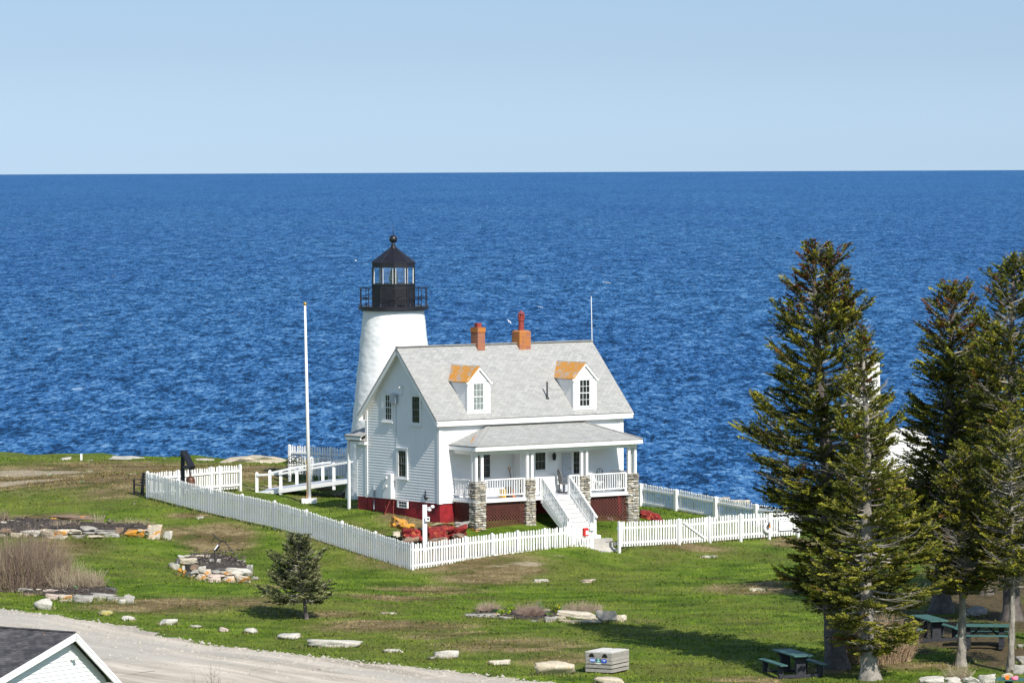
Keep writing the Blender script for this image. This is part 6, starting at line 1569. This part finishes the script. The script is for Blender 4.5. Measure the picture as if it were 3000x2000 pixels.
def conifer(name, label, base, H, cb, prof, nb, seed, tr=.22, lean=(0,0), dens=1.0, pal=None, group=None, topred=0.0, dead=.12, bark=None, spl=.105, droop=-.12, up=.28, leaders=(), sprigw=.042, gaps=.10, depthf=.8, bright=1.25, rust=.008):
    """prof: list of (height fraction, left radius, right radius)"""
    rs_ = np.random.RandomState(seed); base = Vector(base)
    e = thing(name, label, 'tree', base, 0, group)
    hf = np.array([p_[0] for p_ in prof]); rl_ = np.array([p_[1] for p_ in prof]); rr_ = np.array([p_[2] for p_ in prof])
    def rad(h, az):
        l = np.interp(h, hf, rl_); r = np.interp(h, hf, rr_); c = math.cos(az); k = (c+1)/2; side = l*(1-k)+r*k
        return side*(abs(c)+(1-abs(c))*depthf)*(1-.22*max(0,h/H-.7)/.3)
    def axis(h): return np.array([lean[0]*h/H+.05*math.sin(h*.7+seed), lean[1]*h/H+.04*math.sin(h*.9+seed*2), h])
    # trunk with root flare
    hs_ = np.linspace(-.3, H, 40); pts = np.array([axis(max(0, h)) for h in hs_]); pts[:,2] = hs_
    tr_ = tr*(1-np.clip(hs_,0,H)/H)**.8+.012; tr_ = tr_*(1+.55*np.exp(-np.clip(hs_,0,9)/.28))
    Vt, Ft = tubes_np([pts], [tr_], 12)
    Vt += np.stack([rs_.normal(0,1,len(Vt))*.012]*3, -1)*np.array([1,1,.3])
    npmesh('trunk', Vt, Ft, bark or BARK, e, smooth=True)
    pal = pal or [(.050,.060,.010),(.085,.095,.012),(.13,.13,.016),(.028,.036,.010),(.19,.18,.022),(.060,.055,.016)]
    paths, prad, C_, D_, K_ = [], [], [], [], []; dpaths, drad = [], []
    az = rs_.uniform(0, 6.28)
    stems = [(None, 1.0)]+[(l_, 0) for l_ in leaders]
    for i in range(nb):
        t = ((i+.5)/nb); h = cb+(H-.15-cb)*t**1.15; az += 2.399+rs_.normal(0,.35)
        hn = h/H; Rm = rad(hn, az)
        L = Rm*rs_.uniform(.55, 1.12)*(1.2 if rs_.uniform() < .10 else 1)
        if rs_.uniform() < gaps: L *= rs_.uniform(.35,.6)
        isdead = rs_.uniform() < dead
        if L < .12: L = .12
        el0 = droop-.16*max(0,1-hn*2.2)+up*(hn**1.5)*2.2+rs_.normal(0,.08)
        o_ = axis(h); hd = np.array([math.cos(az), math.sin(az), 0.0]); sd_ = np.array([-hd[1], hd[0], 0])
        m_ = max(5, int(L/.22)); s = np.linspace(0, 1, m_+1); wob = np.cumsum(rs_.normal(0,.05,m_+1))*L*.18
        curve = up*(.6+.4*hn)
        P_ = o_+np.outer(s*L, hd)+np.outer(wob*s, sd_); P_[:,2] += s*L*math.tan(el0)+ (s**2.2)*L*curve - np.sin(s*3.1)*L*.05
        rb = (.014+.013*L)*(1-s)**.7+.004
        (dpaths if True else paths).append(P_); drad.append(rb)
        # secondary shoots
        ns_ = int(L/.125)+3
        for k in range(ns_):
            f = .18+.82*(k+rs_.uniform(0,1))/ns_; f = min(f, .99)
            if f < .3 and rs_.uniform() < .5: continue
            idx = f*m_; a = int(idx); fr = idx-a; q = P_[a]*(1-fr)+P_[min(a+1,m_)]*fr; td = P_[min(a+1,m_)]-P_[a]; td /= np.linalg.norm(td)+1e-9
            sg = 1 if k % 2 else -1; an = rs_.uniform(.5,1.15)*sg; dd = td*math.cos(an)+np.array([-td[1],td[0],0])*math.sin(an); dd[2] += rs_.normal(-.02,.14)
            dd /= np.linalg.norm(dd)+1e-9
            l2 = (L*.62*(1-f)**.5+.27*min(1, H/9))*rs_.uniform(.6,1.15)*(.75+.35*math.sin(f*3.0)); l2 = min(l2, 1.2)
            mm = 4; ss = np.linspace(0,1,mm+1); Q = q+np.outer(ss*l2, dd); Q[:,2] += (ss**2)*l2*rs_.uniform(-.10,.28)
            if isdead or rs_.uniform() < .10:
                if rs_.uniform() < .75: dpaths.append(Q+rs_.normal(0,.015,Q.shape)); drad.append(np.linspace(.008,.003,mm+1))
                continue
            paths.append(Q); prad.append(np.linspace(.006,.003,mm+1))
            ng = max(3, int(l2/.0125*dens)); tt = rs_.uniform(.05,1.02,ng); qq = q+np.outer(tt*l2, dd); qq[:,2] += (tt**2)*l2*.08
            sgn = np.where(rs_.uniform(0,1,ng) < .5, 1, -1); side = np.cross(dd, [0,0,1]); side /= np.linalg.norm(side)+1e-9
            dv = dd[None,:]*rs_.uniform(.5,1,ng)[:,None]+side[None,:]*(sgn*rs_.uniform(.15,.95,ng))[:,None]; dv[:,2] += rs_.uniform(-.30,.28,ng); dv /= np.linalg.norm(dv,axis=1)[:,None]
            C_.append(qq+rs_.normal(0,.018,qq.shape)); D_.append(dv)
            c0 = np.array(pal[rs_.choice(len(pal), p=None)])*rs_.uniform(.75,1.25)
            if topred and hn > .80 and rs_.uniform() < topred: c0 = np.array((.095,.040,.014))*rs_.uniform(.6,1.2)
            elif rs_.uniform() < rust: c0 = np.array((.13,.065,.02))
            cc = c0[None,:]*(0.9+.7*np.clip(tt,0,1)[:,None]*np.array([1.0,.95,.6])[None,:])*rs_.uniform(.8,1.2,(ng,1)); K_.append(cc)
        if not isdead:   # along the branch itself
            ng = int(L/.012*dens*.6); tt = rs_.uniform(.3,1.03,ng); ix = np.clip(tt*m_,0,m_-1e-3); a = ix.astype(int); fr = (ix-a)[:,None]; qq = P_[a]*(1-fr)+P_[a+1]*fr
            dv = rs_.normal(0,.55,(ng,3))+hd[None,:]*.9; dv[:,2] -= .05; dv /= np.linalg.norm(dv,axis=1)[:,None]
            C_.append(qq); D_.append(dv); c0 = np.array(pal[rs_.randint(len(pal))])
            if topred and hn > .80 and rs_.uniform() < topred: c0 = np.array((.095,.040,.014))
            K_.append(c0[None,:]*rs_.uniform(.7,1.25,(ng,1)))
    # leader tips
    tips = [(axis(H), .8)]
    for (dx, dy, hl, Ll) in leaders:
        b_ = axis(hl); s = np.linspace(0,1,7); top_ = b_+np.array([dx,dy,Ll]); Q = b_+np.outer(s, top_-b_); Q[:,0] -= dx*np.sin((1-s)*1.4)*.0; dpaths.append(Q); drad.append(np.linspace(.05,.01,7)); tips.append((top_, min(Ll,2.4)))
    for tpos, ln_ in tips:
        nw = int(ln_/.11); a0_ = rs_.uniform(0,6)
        for k in range(nw):
            z_ = k/nw*ln_; r_ = .08+z_*.19*rs_.uniform(.6,1.2)
            for j in range(4):
                a0_ += 1.7; dd = np.array([math.cos(a0_), math.sin(a0_), .55]); dd /= np.linalg.norm(dd); q = tpos-np.array([0,0,z_]); ng = int(r_/.012*dens)+4; tt = rs_.uniform(0,1,ng); qq = q+np.outer(tt*r_, dd)
                dv = rs_.normal(0,.5,(ng,3))+dd*1.0; dv /= np.linalg.norm(dv,axis=1)[:,None]; C_.append(qq); D_.append(dv); c0 = np.array((.095,.040,.014)) if rs_.uniform() < topred else np.array(pal[rs_.randint(len(pal))]); K_.append(c0[None,:]*rs_.uniform(.7,1.3,(ng,1)))
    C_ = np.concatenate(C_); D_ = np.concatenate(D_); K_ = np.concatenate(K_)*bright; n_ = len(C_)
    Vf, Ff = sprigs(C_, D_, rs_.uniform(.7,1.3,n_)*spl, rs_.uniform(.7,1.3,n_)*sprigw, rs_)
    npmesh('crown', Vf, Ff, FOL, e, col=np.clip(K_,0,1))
    Vl, Fl = tubes_np(dpaths, drad, 4); npmesh('branches', Vl, Fl, LIMB, e, smooth=True)
    Vl, Fl = tubes_np(paths, prad, 3); 
    print(name, 'sprigs', n_)
    return e
def treebase(u, v, Y=None):
    p = G(u, v) if Y is None else P(u, v, Y); return Vector((p.x, p.y, gzf(p.x, p.y)))
GC = 'spruces on the right of the lawn'
def mkprof(base, topv, rows_, Y):
    """rows_: (v, left edge u, right edge u, axis u)"""
    zb = base.z; H = P(1500, topv, Y).z-zb; o = []
    for v, l, r_, ax in rows_:
        h = (P(1500, v, Y).z-zb)/H; o.append((h, max(.1,(ax-l)/F*Y), max(.1,(r_-ax)/F*Y)))
    return sorted(o), H
b1 = treebase(2452, 1958)
pf1, H1 = mkprof(b1, 712, [(712,2372,2404,2385),(760,2350,2440,2388),(820,2335,2490,2390),(880,2322,2520,2392),(940,2315,2545,2394),(1010,2290,2560,2396),(1080,2272,2560,2398),(1160,2250,2560,2402),(1240,2215,2590,2406),(1300,2180,2600,2410),(1380,2195,2620,2415),(1440,2180,2620,2420),(1490,2150,2630,2425),(1530,2300,2630,2428),(1580,2325,2630,2430),(1640,2275,2630,2435),(1700,2300,2620,2440),(1760,2365,2580,2445),(1800,2430,2500,2448)], b1.y)
lx_ = (2385-2452)/F*b1.y
t1 = conifer('spruce_tree', 'tallest spruce with twin rusty tops, leftmost of the big trees', b1, H1, H1*.13, pf1, 212, 3, tr=.33, lean=(lx_, .3), topred=.32, dens=1.25, group=GC, bark=BARKD, leaders=((.42,.1,H1*.80,H1*.195),(1.0,.2,H1*.78,H1*.15)), dead=.10, depthf=.75)
b2 = treebase(2547, 1988)
pf2, H2 = mkprof(b2, 965, [(965,2520,2545,2532),(1040,2500,2562,2532),(1120,2490,2575,2534),(1200,2480,2590,2536),(1300,2460,2620,2540),(1400,2440,2660,2545),(1480,2430,2710,2556),(1560,2410,2740,2554),(1640,2400,2745,2552),(1720,2390,2750,2550),(1790,2380,2745,2549),(1840,2420,2720,2548),(1880,2470,2690,2548),(1900,2510,2620,2548)], b2.y)
conifer('spruce_tree', 'big spruce with pale sunlit trunk nearest the bottom edge', b2, H2, H2*.075, pf2, 205, 9, tr=.25, lean=((2532-2547)/F*b2.y, .1), topred=.1, dens=1.15, group=GC, dead=.23, depthf=.7, pal=[(.06,.068,.012),(.09,.10,.014),(.14,.14,.022),(.045,.05,.012),(.17,.165,.025)])
b3 = treebase(2762, 1793)
pf3, H3 = mkprof(b3, 842, [(842,2775,2815,2795),(880,2750,2850,2798),(930,2725,2860,2800),(1000,2712,2880,2800),(1080,2705,2910,2800),(1160,2690,2930,2798),(1240,2665,2940,2795),(1320,2665,2950,2790),(1400,2620,2950,2785),(1480,2600,2950,2780),(1560,2610,2950,2775),(1640,2630,2930,2770),(1720,2660,2900,2768)], b3.y)
conifer('spruce_tree', 'ragged spruce with a bent top right of the open sea gap', b3, H3, H3*.17, pf3, 215, 17, tr=.34, lean=((2798-2762)/F*b3.y, .2), topred=.3, dens=1.15, group=GC, bark=BARKD, dead=.10, gaps=.22)
b4 = treebase(2968, 1850, 168.0); b4 = Vector((P(2968,1850,168).x, 168, gzf(P(2968,1850,168).x, 168)))
pf4, H4 = mkprof(b4, 752, [(752,2945,2990,2962),(800,2930,3010,2963),(860,2895,3040,2965),(930,2865,3070,2966),(1010,2845,3095,2968),(1100,2830,3110,2968),(1200,2820,3130,2968),(1320,2810,3140,2968),(1450,2800,3140,2968),(1600,2810,3130,2968),(1720,2840,3100,2968)], 168)
conifer('spruce_tree', 'dark spruce rising at the right edge of the picture', b4, H4, H4*.16, pf4, 225, 23, tr=.30, topred=.1, dens=1.15, group=GC, bark=BARKD, dead=.2, gaps=.15)
b5 = treebase(2817, 1950)
pf5, H5 = mkprof(b5, 1330, [(1330,2800,2835,2817),(1420,2760,2880,2817),(1520,2720,2910,2817),(1620,2700,2925,2817),(1700,2720,2920,2817),(1760,2760,2880,2817)], b5.y)
conifer('spruce_tree', 'slim shaded spruce behind the bottom white rocks, left of the corner trunk', b5, H5, H5*.34, pf5, 190, 31, tr=.135, dens=.9, group=GC, dead=.30)
b6 = treebase(2963, 1968)
pf6, H6 = mkprof(b6, 1200, [(1200,2950,2985,2965),(1320,2900,3030,2965),(1450,2880,3060,2965),(1580,2860,3080,2965),(1680,2850,3090,2965),(1740,2900,3040,2965)], b6.y)
conifer('spruce_tree', 'thin trunked spruce with bare bleached limbs at the lower right', b6, H6, H6*.32, pf6, 165, 37, tr=.10, dens=.8, group=GC, dead=.38)
b8 = Vector((P(2890,1700,178).x, 178.0, gzf(P(2890,1700,178).x, 178.0)))
pf8, H8 = mkprof(b8, 940, [(940,2865,2900,2882),(1020,2830,2930,2884),(1120,2800,2950,2886),(1250,2770,2980,2888),(1400,2750,3000,2890),(1550,2750,3010,2890),(1660,2780,2990,2890)], 178)
conifer('spruce_tree', 'background spruce filling the gap between the bent top one and the right edge one', b8, H8, H8*.12, pf8, 230, 29, tr=.22, dens=1.0, group=GC, bark=BARKD, dead=.12)
b9 = Vector((P(3040,1780,162).x, 162.0, gzf(P(3040,1780,162).x, 162.0)))
pf9, H9 = mkprof(b9, 1080, [(1080,3010,3070,3040),(1200,2975,3110,3040),(1350,2940,3140,3040),(1500,2920,3160,3040),(1620,2930,3150,3040)], 162)
conifer('spruce_tree', 'spruce mostly cut off by the right edge, above the large shaded boulder', b9, H9, H9*.28, pf9, 150, 47, tr=.2, dens=1.0, group=GC, bark=BARKD, dead=.3)
# little blue-green spruce on the lawn
b7 = treebase(899, 1813)
pf7, H7 = mkprof(b7, 1566, [(1566,870,884,877),(1600,850,915,880),(1640,815,935,885),(1680,800,950,888),(1720,795,965,891),(1750,785,985,894),(1765,800,985,896),(1780,860,940,898)], b7.y)
pf7 = [(h, l*1.08, r_*1.08) for h, l, r_ in pf7]
conifer('little_spruce', 'small grey-green spruce standing alone on the front lawn', b7, H7, H7*.20, pf7, 84, 41, tr=.055, rust=0, bright=1.1, lean=((877-899)/F*b7.y, 0), dens=1.0, dead=.03, spl=.095, sprigw=.045, pal=[(.085,.098,.048),(.13,.14,.070),(.040,.050,.026),(.18,.185,.095)], depthf=1.0, up=.30, droop=.02, bark=BARKD, gaps=.12)
# ------------------------------------------------------------------ bare shrubs
def mat_twig(name): 
    m, n, b = newmat(name); a = attr(n, 'tint'); n.links.new(a.outputs['Color'], b.inputs['Base Color']); b.inputs['Roughness'].default_value = .9; return m
TWIG = mat_twig('bare_twigs')
def twigs(name, label, cat, cen, n_, h, spread, rad, seed, cols, r0_=.006, branch=3, group=None, bend=.15, out=.35):
    rs_ = np.random.RandomState(seed); paths, rd_, ck = [], [], []
    base = Vector(cen); e = thing(name, label, cat, base, 0, group)
    for i in range(n_):
        a = rs_.uniform(0,6.283); r_ = math.sqrt(rs_.uniform(0,1)); x, y = r_*math.cos(a)*spread[0], r_*math.sin(a)*spread[1]
        z = gzf(base.x+x, base.y+y)-base.z; hh_ = h*(1-.45*r_*r_)*rs_.uniform(.55,1.1); o = np.array([x,y,z])
        d = np.array([x/max(spread)*out+rs_.normal(0,bend), y/max(spread)*out+rs_.normal(0,bend), 1.0]); s = np.linspace(0,1,5)[:,None]
        Q = o+s*d*hh_+(s**2)*rs_.normal(0,bend*.6,3)*hh_; Q[0,2] -= .05; c = np.array(cols[rs_.randint(len(cols))])*rs_.uniform(.75,1.25)
        paths.append(Q); rd_.append(np.linspace(r0_,r0_*.35,5)*rs_.uniform(.7,1.3)); ck.append(c)
        for k in range(branch):
            f = rs_.uniform(.3,.95); q = Q[int(f*4)]; dd = d/np.linalg.norm(d)+rs_.normal(0,.55,3); dd[2] = abs(dd[2]); l2 = hh_*rs_.uniform(.15,.4); s2 = np.linspace(0,1,3)[:,None]
            paths.append(q+s2*dd*l2*.8); rd_.append(np.linspace(r0_*.5,r0_*.25,3)); ck.append(c*rs_.uniform(.8,1.3))
    V_, F_ = tubes_np(paths, rd_, 3); cnt = [(len(p_)-1)*3 for p_ in paths]; col = np.repeat(np.array(ck), cnt, 0)
    npmesh('stems', V_, F_, TWIG, e, col=np.clip(col,0,1)); return e
BR = [(.30,.22,.16),(.22,.15,.12),(.38,.30,.20),(.26,.20,.12),(.20,.14,.13)]
DRYG = [(.46,.38,.26),(.36,.28,.19),(.30,.22,.17),(.52,.44,.30)]
def gp(u, v): p = G(u, v); return Vector((p.x, p.y, gzf(p.x, p.y)))
twigs('bare_bush', 'large purplish-brown leafless bush at the left edge above the road', 'bush', gp(75,1722), 1500, 2.2, (1.5,1.2), 1, 51, BR, .0075, 4, bend=.13, out=.22)
twigs('bare_bush', 'medium tan leafless bush against the right flank of the large one', 'bush', gp(190,1724), 500, 1.1, (.75,.7), 1, 52, DRYG, .006, 3, bend=.2)
twigs('bare_bush', 'low scrubby leafless bush at the right end of the roadside bed', 'bush', gp(270,1724), 330, .75, (.42,.4), 1, 53, DRYG, .006, 3, bend=.25)
twigs('bare_bush', 'tan twiggy bush between the double spruce trunks', 'bush', gp(2565,1938), 1500, 1.6, (1.2,.65), 1, 54, [(.42,.30,.18),(.32,.22,.14),(.50,.38,.24)], .009, 4, bend=.18)
GD = 'dry plants in the flower beds'
twigs('dry_plant', 'round pinkish dry plant at the left end of the middle bed', 'plant', gp(1433,1795), 420, .42, (.24,.2), 1, 55, [(.48,.37,.28),(.38,.28,.22)], .005, 3, GD, bend=.35, out=.9)
twigs('dry_plant', 'round brown dry plant in the centre of the middle bed', 'plant', gp(1555,1807), 560, .50, (.30,.25), 1, 56, [(.42,.31,.24),(.32,.22,.18)], .005, 3, GD, bend=.38, out=.9)
twigs('dry_plant', 'long low dry plant behind the cream rock of the middle bed', 'plant', gp(1705,1792), 520, .38, (.75,.2), 1, 57, [(.48,.38,.29),(.38,.29,.22)], .005, 3, GD, bend=.3, out=.3)
twigs('dry_plant', 'tall pale dry stalks sticking up in the left upper bed', 'plant', gp(289,1538), 40, .62, (.16,.15), 1, 58, DRYG, .010, 2, GD, bend=.18)
twigs('dry_plant', 'wispy dry stalks right of the tall ones in the left upper bed', 'plant', gp(385,1540), 260, .32, (.95,.3), 1, 59, DRYG, .006, 2, GD, bend=.3)
twigs('dry_plant', 'dry stalks in front of the brown slab in the left upper bed', 'plant', gp(190,1545), 120, .36, (.6,.3), 1, 60, DRYG, .008, 2, GD, bend=.3)
twigs('dry_plant', 'straggly brown plant at the left end of the left upper bed', 'plant', gp(8,1530), 120, .55, (.25,.25), 1, 61, BR, .008, 2, GD, bend=.2)
twigs('dry_plant', 'wispy dry grass at the foot of the anchor', 'plant', gp(632,1655)+Vector((0,.2,.3)), 120, .30, (.3,.15), 1, 62, DRYG, .005, 2, GD, bend=.3)
twigs('dry_plant', 'thin twigs growing before the white rocks at the bottom edge', 'plant', gp(2808,1990), 160, .55, (.4,.2), 1, 63, DRYG, .006, 3, GD, bend=.3)
twigs('bare_bush', 'sparse dark twigs poking up at the bottom edge over the road', 'bush', Vector((P(632,2030,143).x,143,gzf(P(632,2030,143).x,143))), 26, 1.5, (.75,.4), 1, 64, [(.12,.09,.07)], .008, 4, bend=.12)
twigs('dry_plant', 'dry twigs beyond the right side fence against the sea', 'plant', gp(2092,1478)+Vector((0,0,0)), 160, .45, (.4,.3), 1, 65, DRYG, .007, 3, GD, bend=.3)
# green leafy plants
def leafy(label, cen, n_, h, spread, seed, cols, group='green plants in the middle flower bed'):
    rs_ = np.random.RandomState(seed); base = Vector(cen); e = thing('leafy_plant', label, 'plant', base, 0, group)
    x = rs_.normal(0,.5,n_)*spread[0]; y = rs_.normal(0,.5,n_)*spread[1]; z = rs_.uniform(0,h*.6,n_); C = np.stack([x,y,z],-1); D = rs_.normal(0,.5,(n_,3)); D[:,2] = np.abs(D[:,2])+.6; D /= np.linalg.norm(D,axis=1)[:,None]
    V_, F_ = sprigs(C, D, rs_.uniform(.5,1.2,n_)*h*.45, rs_.uniform(.6,1.2,n_)*.05, rs_); K = np.array(cols)[rs_.randint(0,len(cols),n_)]*rs_.uniform(.75,1.25,(n_,1)); npmesh('leaves', V_, F_, FOL, e, col=np.clip(K,0,1)); return e
leafy('bright yellow-green cushion plant between the dry plants of the middle bed', gp(1476,1803), 700, .24, (.20,.16), 71, [(.30,.42,.02),(.22,.34,.02),(.10,.18,.03)])
leafy('dark green plant at the left of the bright cushion plant', gp(1451,1798), 300, .2, (.12,.12), 72, [(.03,.07,.03),(.05,.10,.04)])
leafy('small yellow-green tuft behind the bright cushion plant', gp(1503,1793), 300, .22, (.13,.1), 73, [(.26,.38,.02),(.18,.30,.02)])
leafy('tall green daffodil leaves with yellow flowers in the middle bed', gp(1630,1796), 260, .36, (.16,.12), 74, [(.08,.18,.05),(.12,.24,.06),(.55,.48,.03)])
leafy('tall green leaves behind the central dry plant', gp(1580,1788), 200, .34, (.14,.1), 75, [(.10,.22,.06),(.16,.30,.06)])
leafy('low green plant left of the grey round stone in the middle bed', gp(1605,1804), 240, .14, (.16,.1), 76, [(.08,.20,.03),(.14,.28,.03)])
leafy('tiny green sprout on the soil of the roadside bed', gp(220,1730)+Vector((0,0,.1)), 40, .14, (.07,.06), 77, [(.25,.42,.2)], None)
# ------------------------------------------------------------------ gulls over the water
GULLW = mat_plain('gull_white', (.8,.8,.78), .6, .03)
def gull(u, v, Y, label, s=.35, bank=.3, rz=0):
    p = P(u, v, Y); e = thing('gull', label, 'bird', p, rz, 'gulls flying over the water')
    mb = MB(); mb.tube([(-.2*s,0,0),(-.1*s,0,.01),(.05*s,0,.02),(.17*s,0,.02),(.24*s,0,.01)], [.01,.045*s,.055*s,.04*s,.012], 8); mb.build('body', GULLW, e, smooth=True)
    for sg in (-1,1):
        mb = MB(); pts = [(.08*s,sg*.03,.02),(.10*s,sg*.28*s,.13*s),(.0,sg*.62*s,.06*s),(-.06*s,sg*.58*s,.05*s),(-.02*s,sg*.28*s,.11*s),(-.07*s,sg*.03,.02)]
        mb.prism([(x,y*math.cos(bank),z+y*math.sin(bank)) for x,y,z in pts], (0,0,.008)); mb.build('wing', GULLW, e)
gull(1492, 943, 230, 'gull flying between the two chimneys, wings tilted', .32, .5, .6)
gull(1584, 901, 260, 'small gull above the clay chimney pot to its right', .24, .2, 1.2)
gull(1777, 829, 250, 'gull gliding just right of the mast top', .36, .15, 1.4)
gull(1042, 764, 300, 'distant gull left of the lantern room', .25, .3, .4)

# longer grass left standing round stones, beds and fence feet
rs_ = np.random.RandomState(99); bx_, by_ = [], []
for (x, y, w_, d_) in STN:
    n_ = int(10+w_*55); a = rs_.uniform(0, 6.283, n_); bx_.append(x+np.cos(a)*w_*rs_.uniform(.5,.68,n_)); by_.append(y+np.sin(a)*d_*rs_.uniform(.5,.8,n_)-d_*.1)
for L_, dens_ in ((LF,26),(FF,26),(FR,26),(SR,14),(FL_,14)):
    for a, b in zip(L_, L_[1:]):
        n_ = int((b-a).length*dens_); t = rs_.uniform(0,1,n_); bx_.append(a.x+(b.x-a.x)*t+rs_.normal(0,.06,n_)); by_.append(a.y+(b.y-a.y)*t+rs_.normal(0,.06,n_))
bx_ = np.concatenate(bx_); by_ = np.concatenate(by_); bx_ = np.repeat(bx_,3)+rs_.normal(0,.03,len(bx_)*3); by_ = np.repeat(by_,3)+rs_.normal(0,.03,len(by_)*3); n_ = len(bx_); z_ = gz(bx_, by_)
an = rs_.uniform(0, math.pi, n_); h_ = rs_.uniform(.06,.17,n_); w_ = rs_.uniform(.008,.022,n_); V_ = np.zeros((n_,3,3))
V_[:,0] = np.stack([bx_-np.cos(an)*w_, by_-np.sin(an)*w_, z_-.02], -1); V_[:,1] = np.stack([bx_+np.cos(an)*w_, by_+np.sin(an)*w_, z_-.02], -1); V_[:,2] = np.stack([bx_+rs_.normal(0,.05,n_), by_+rs_.normal(0,.05,n_), z_+h_], -1)
K_ = np.where(rs_.uniform(0,1,(n_,1)) < .45, np.array([[.34,.28,.14]]), np.array([[.12,.19,.03]]))*rs_.uniform(.7,1.25,(n_,1))
tag(npmesh('long_grass', V_.reshape(-1,3), np.arange(n_*3).reshape(-1,3), FOL, col=np.clip(K_,0,1)), 'longer green and straw coloured grass along the fences and stones', 'grass', kind='stuff')
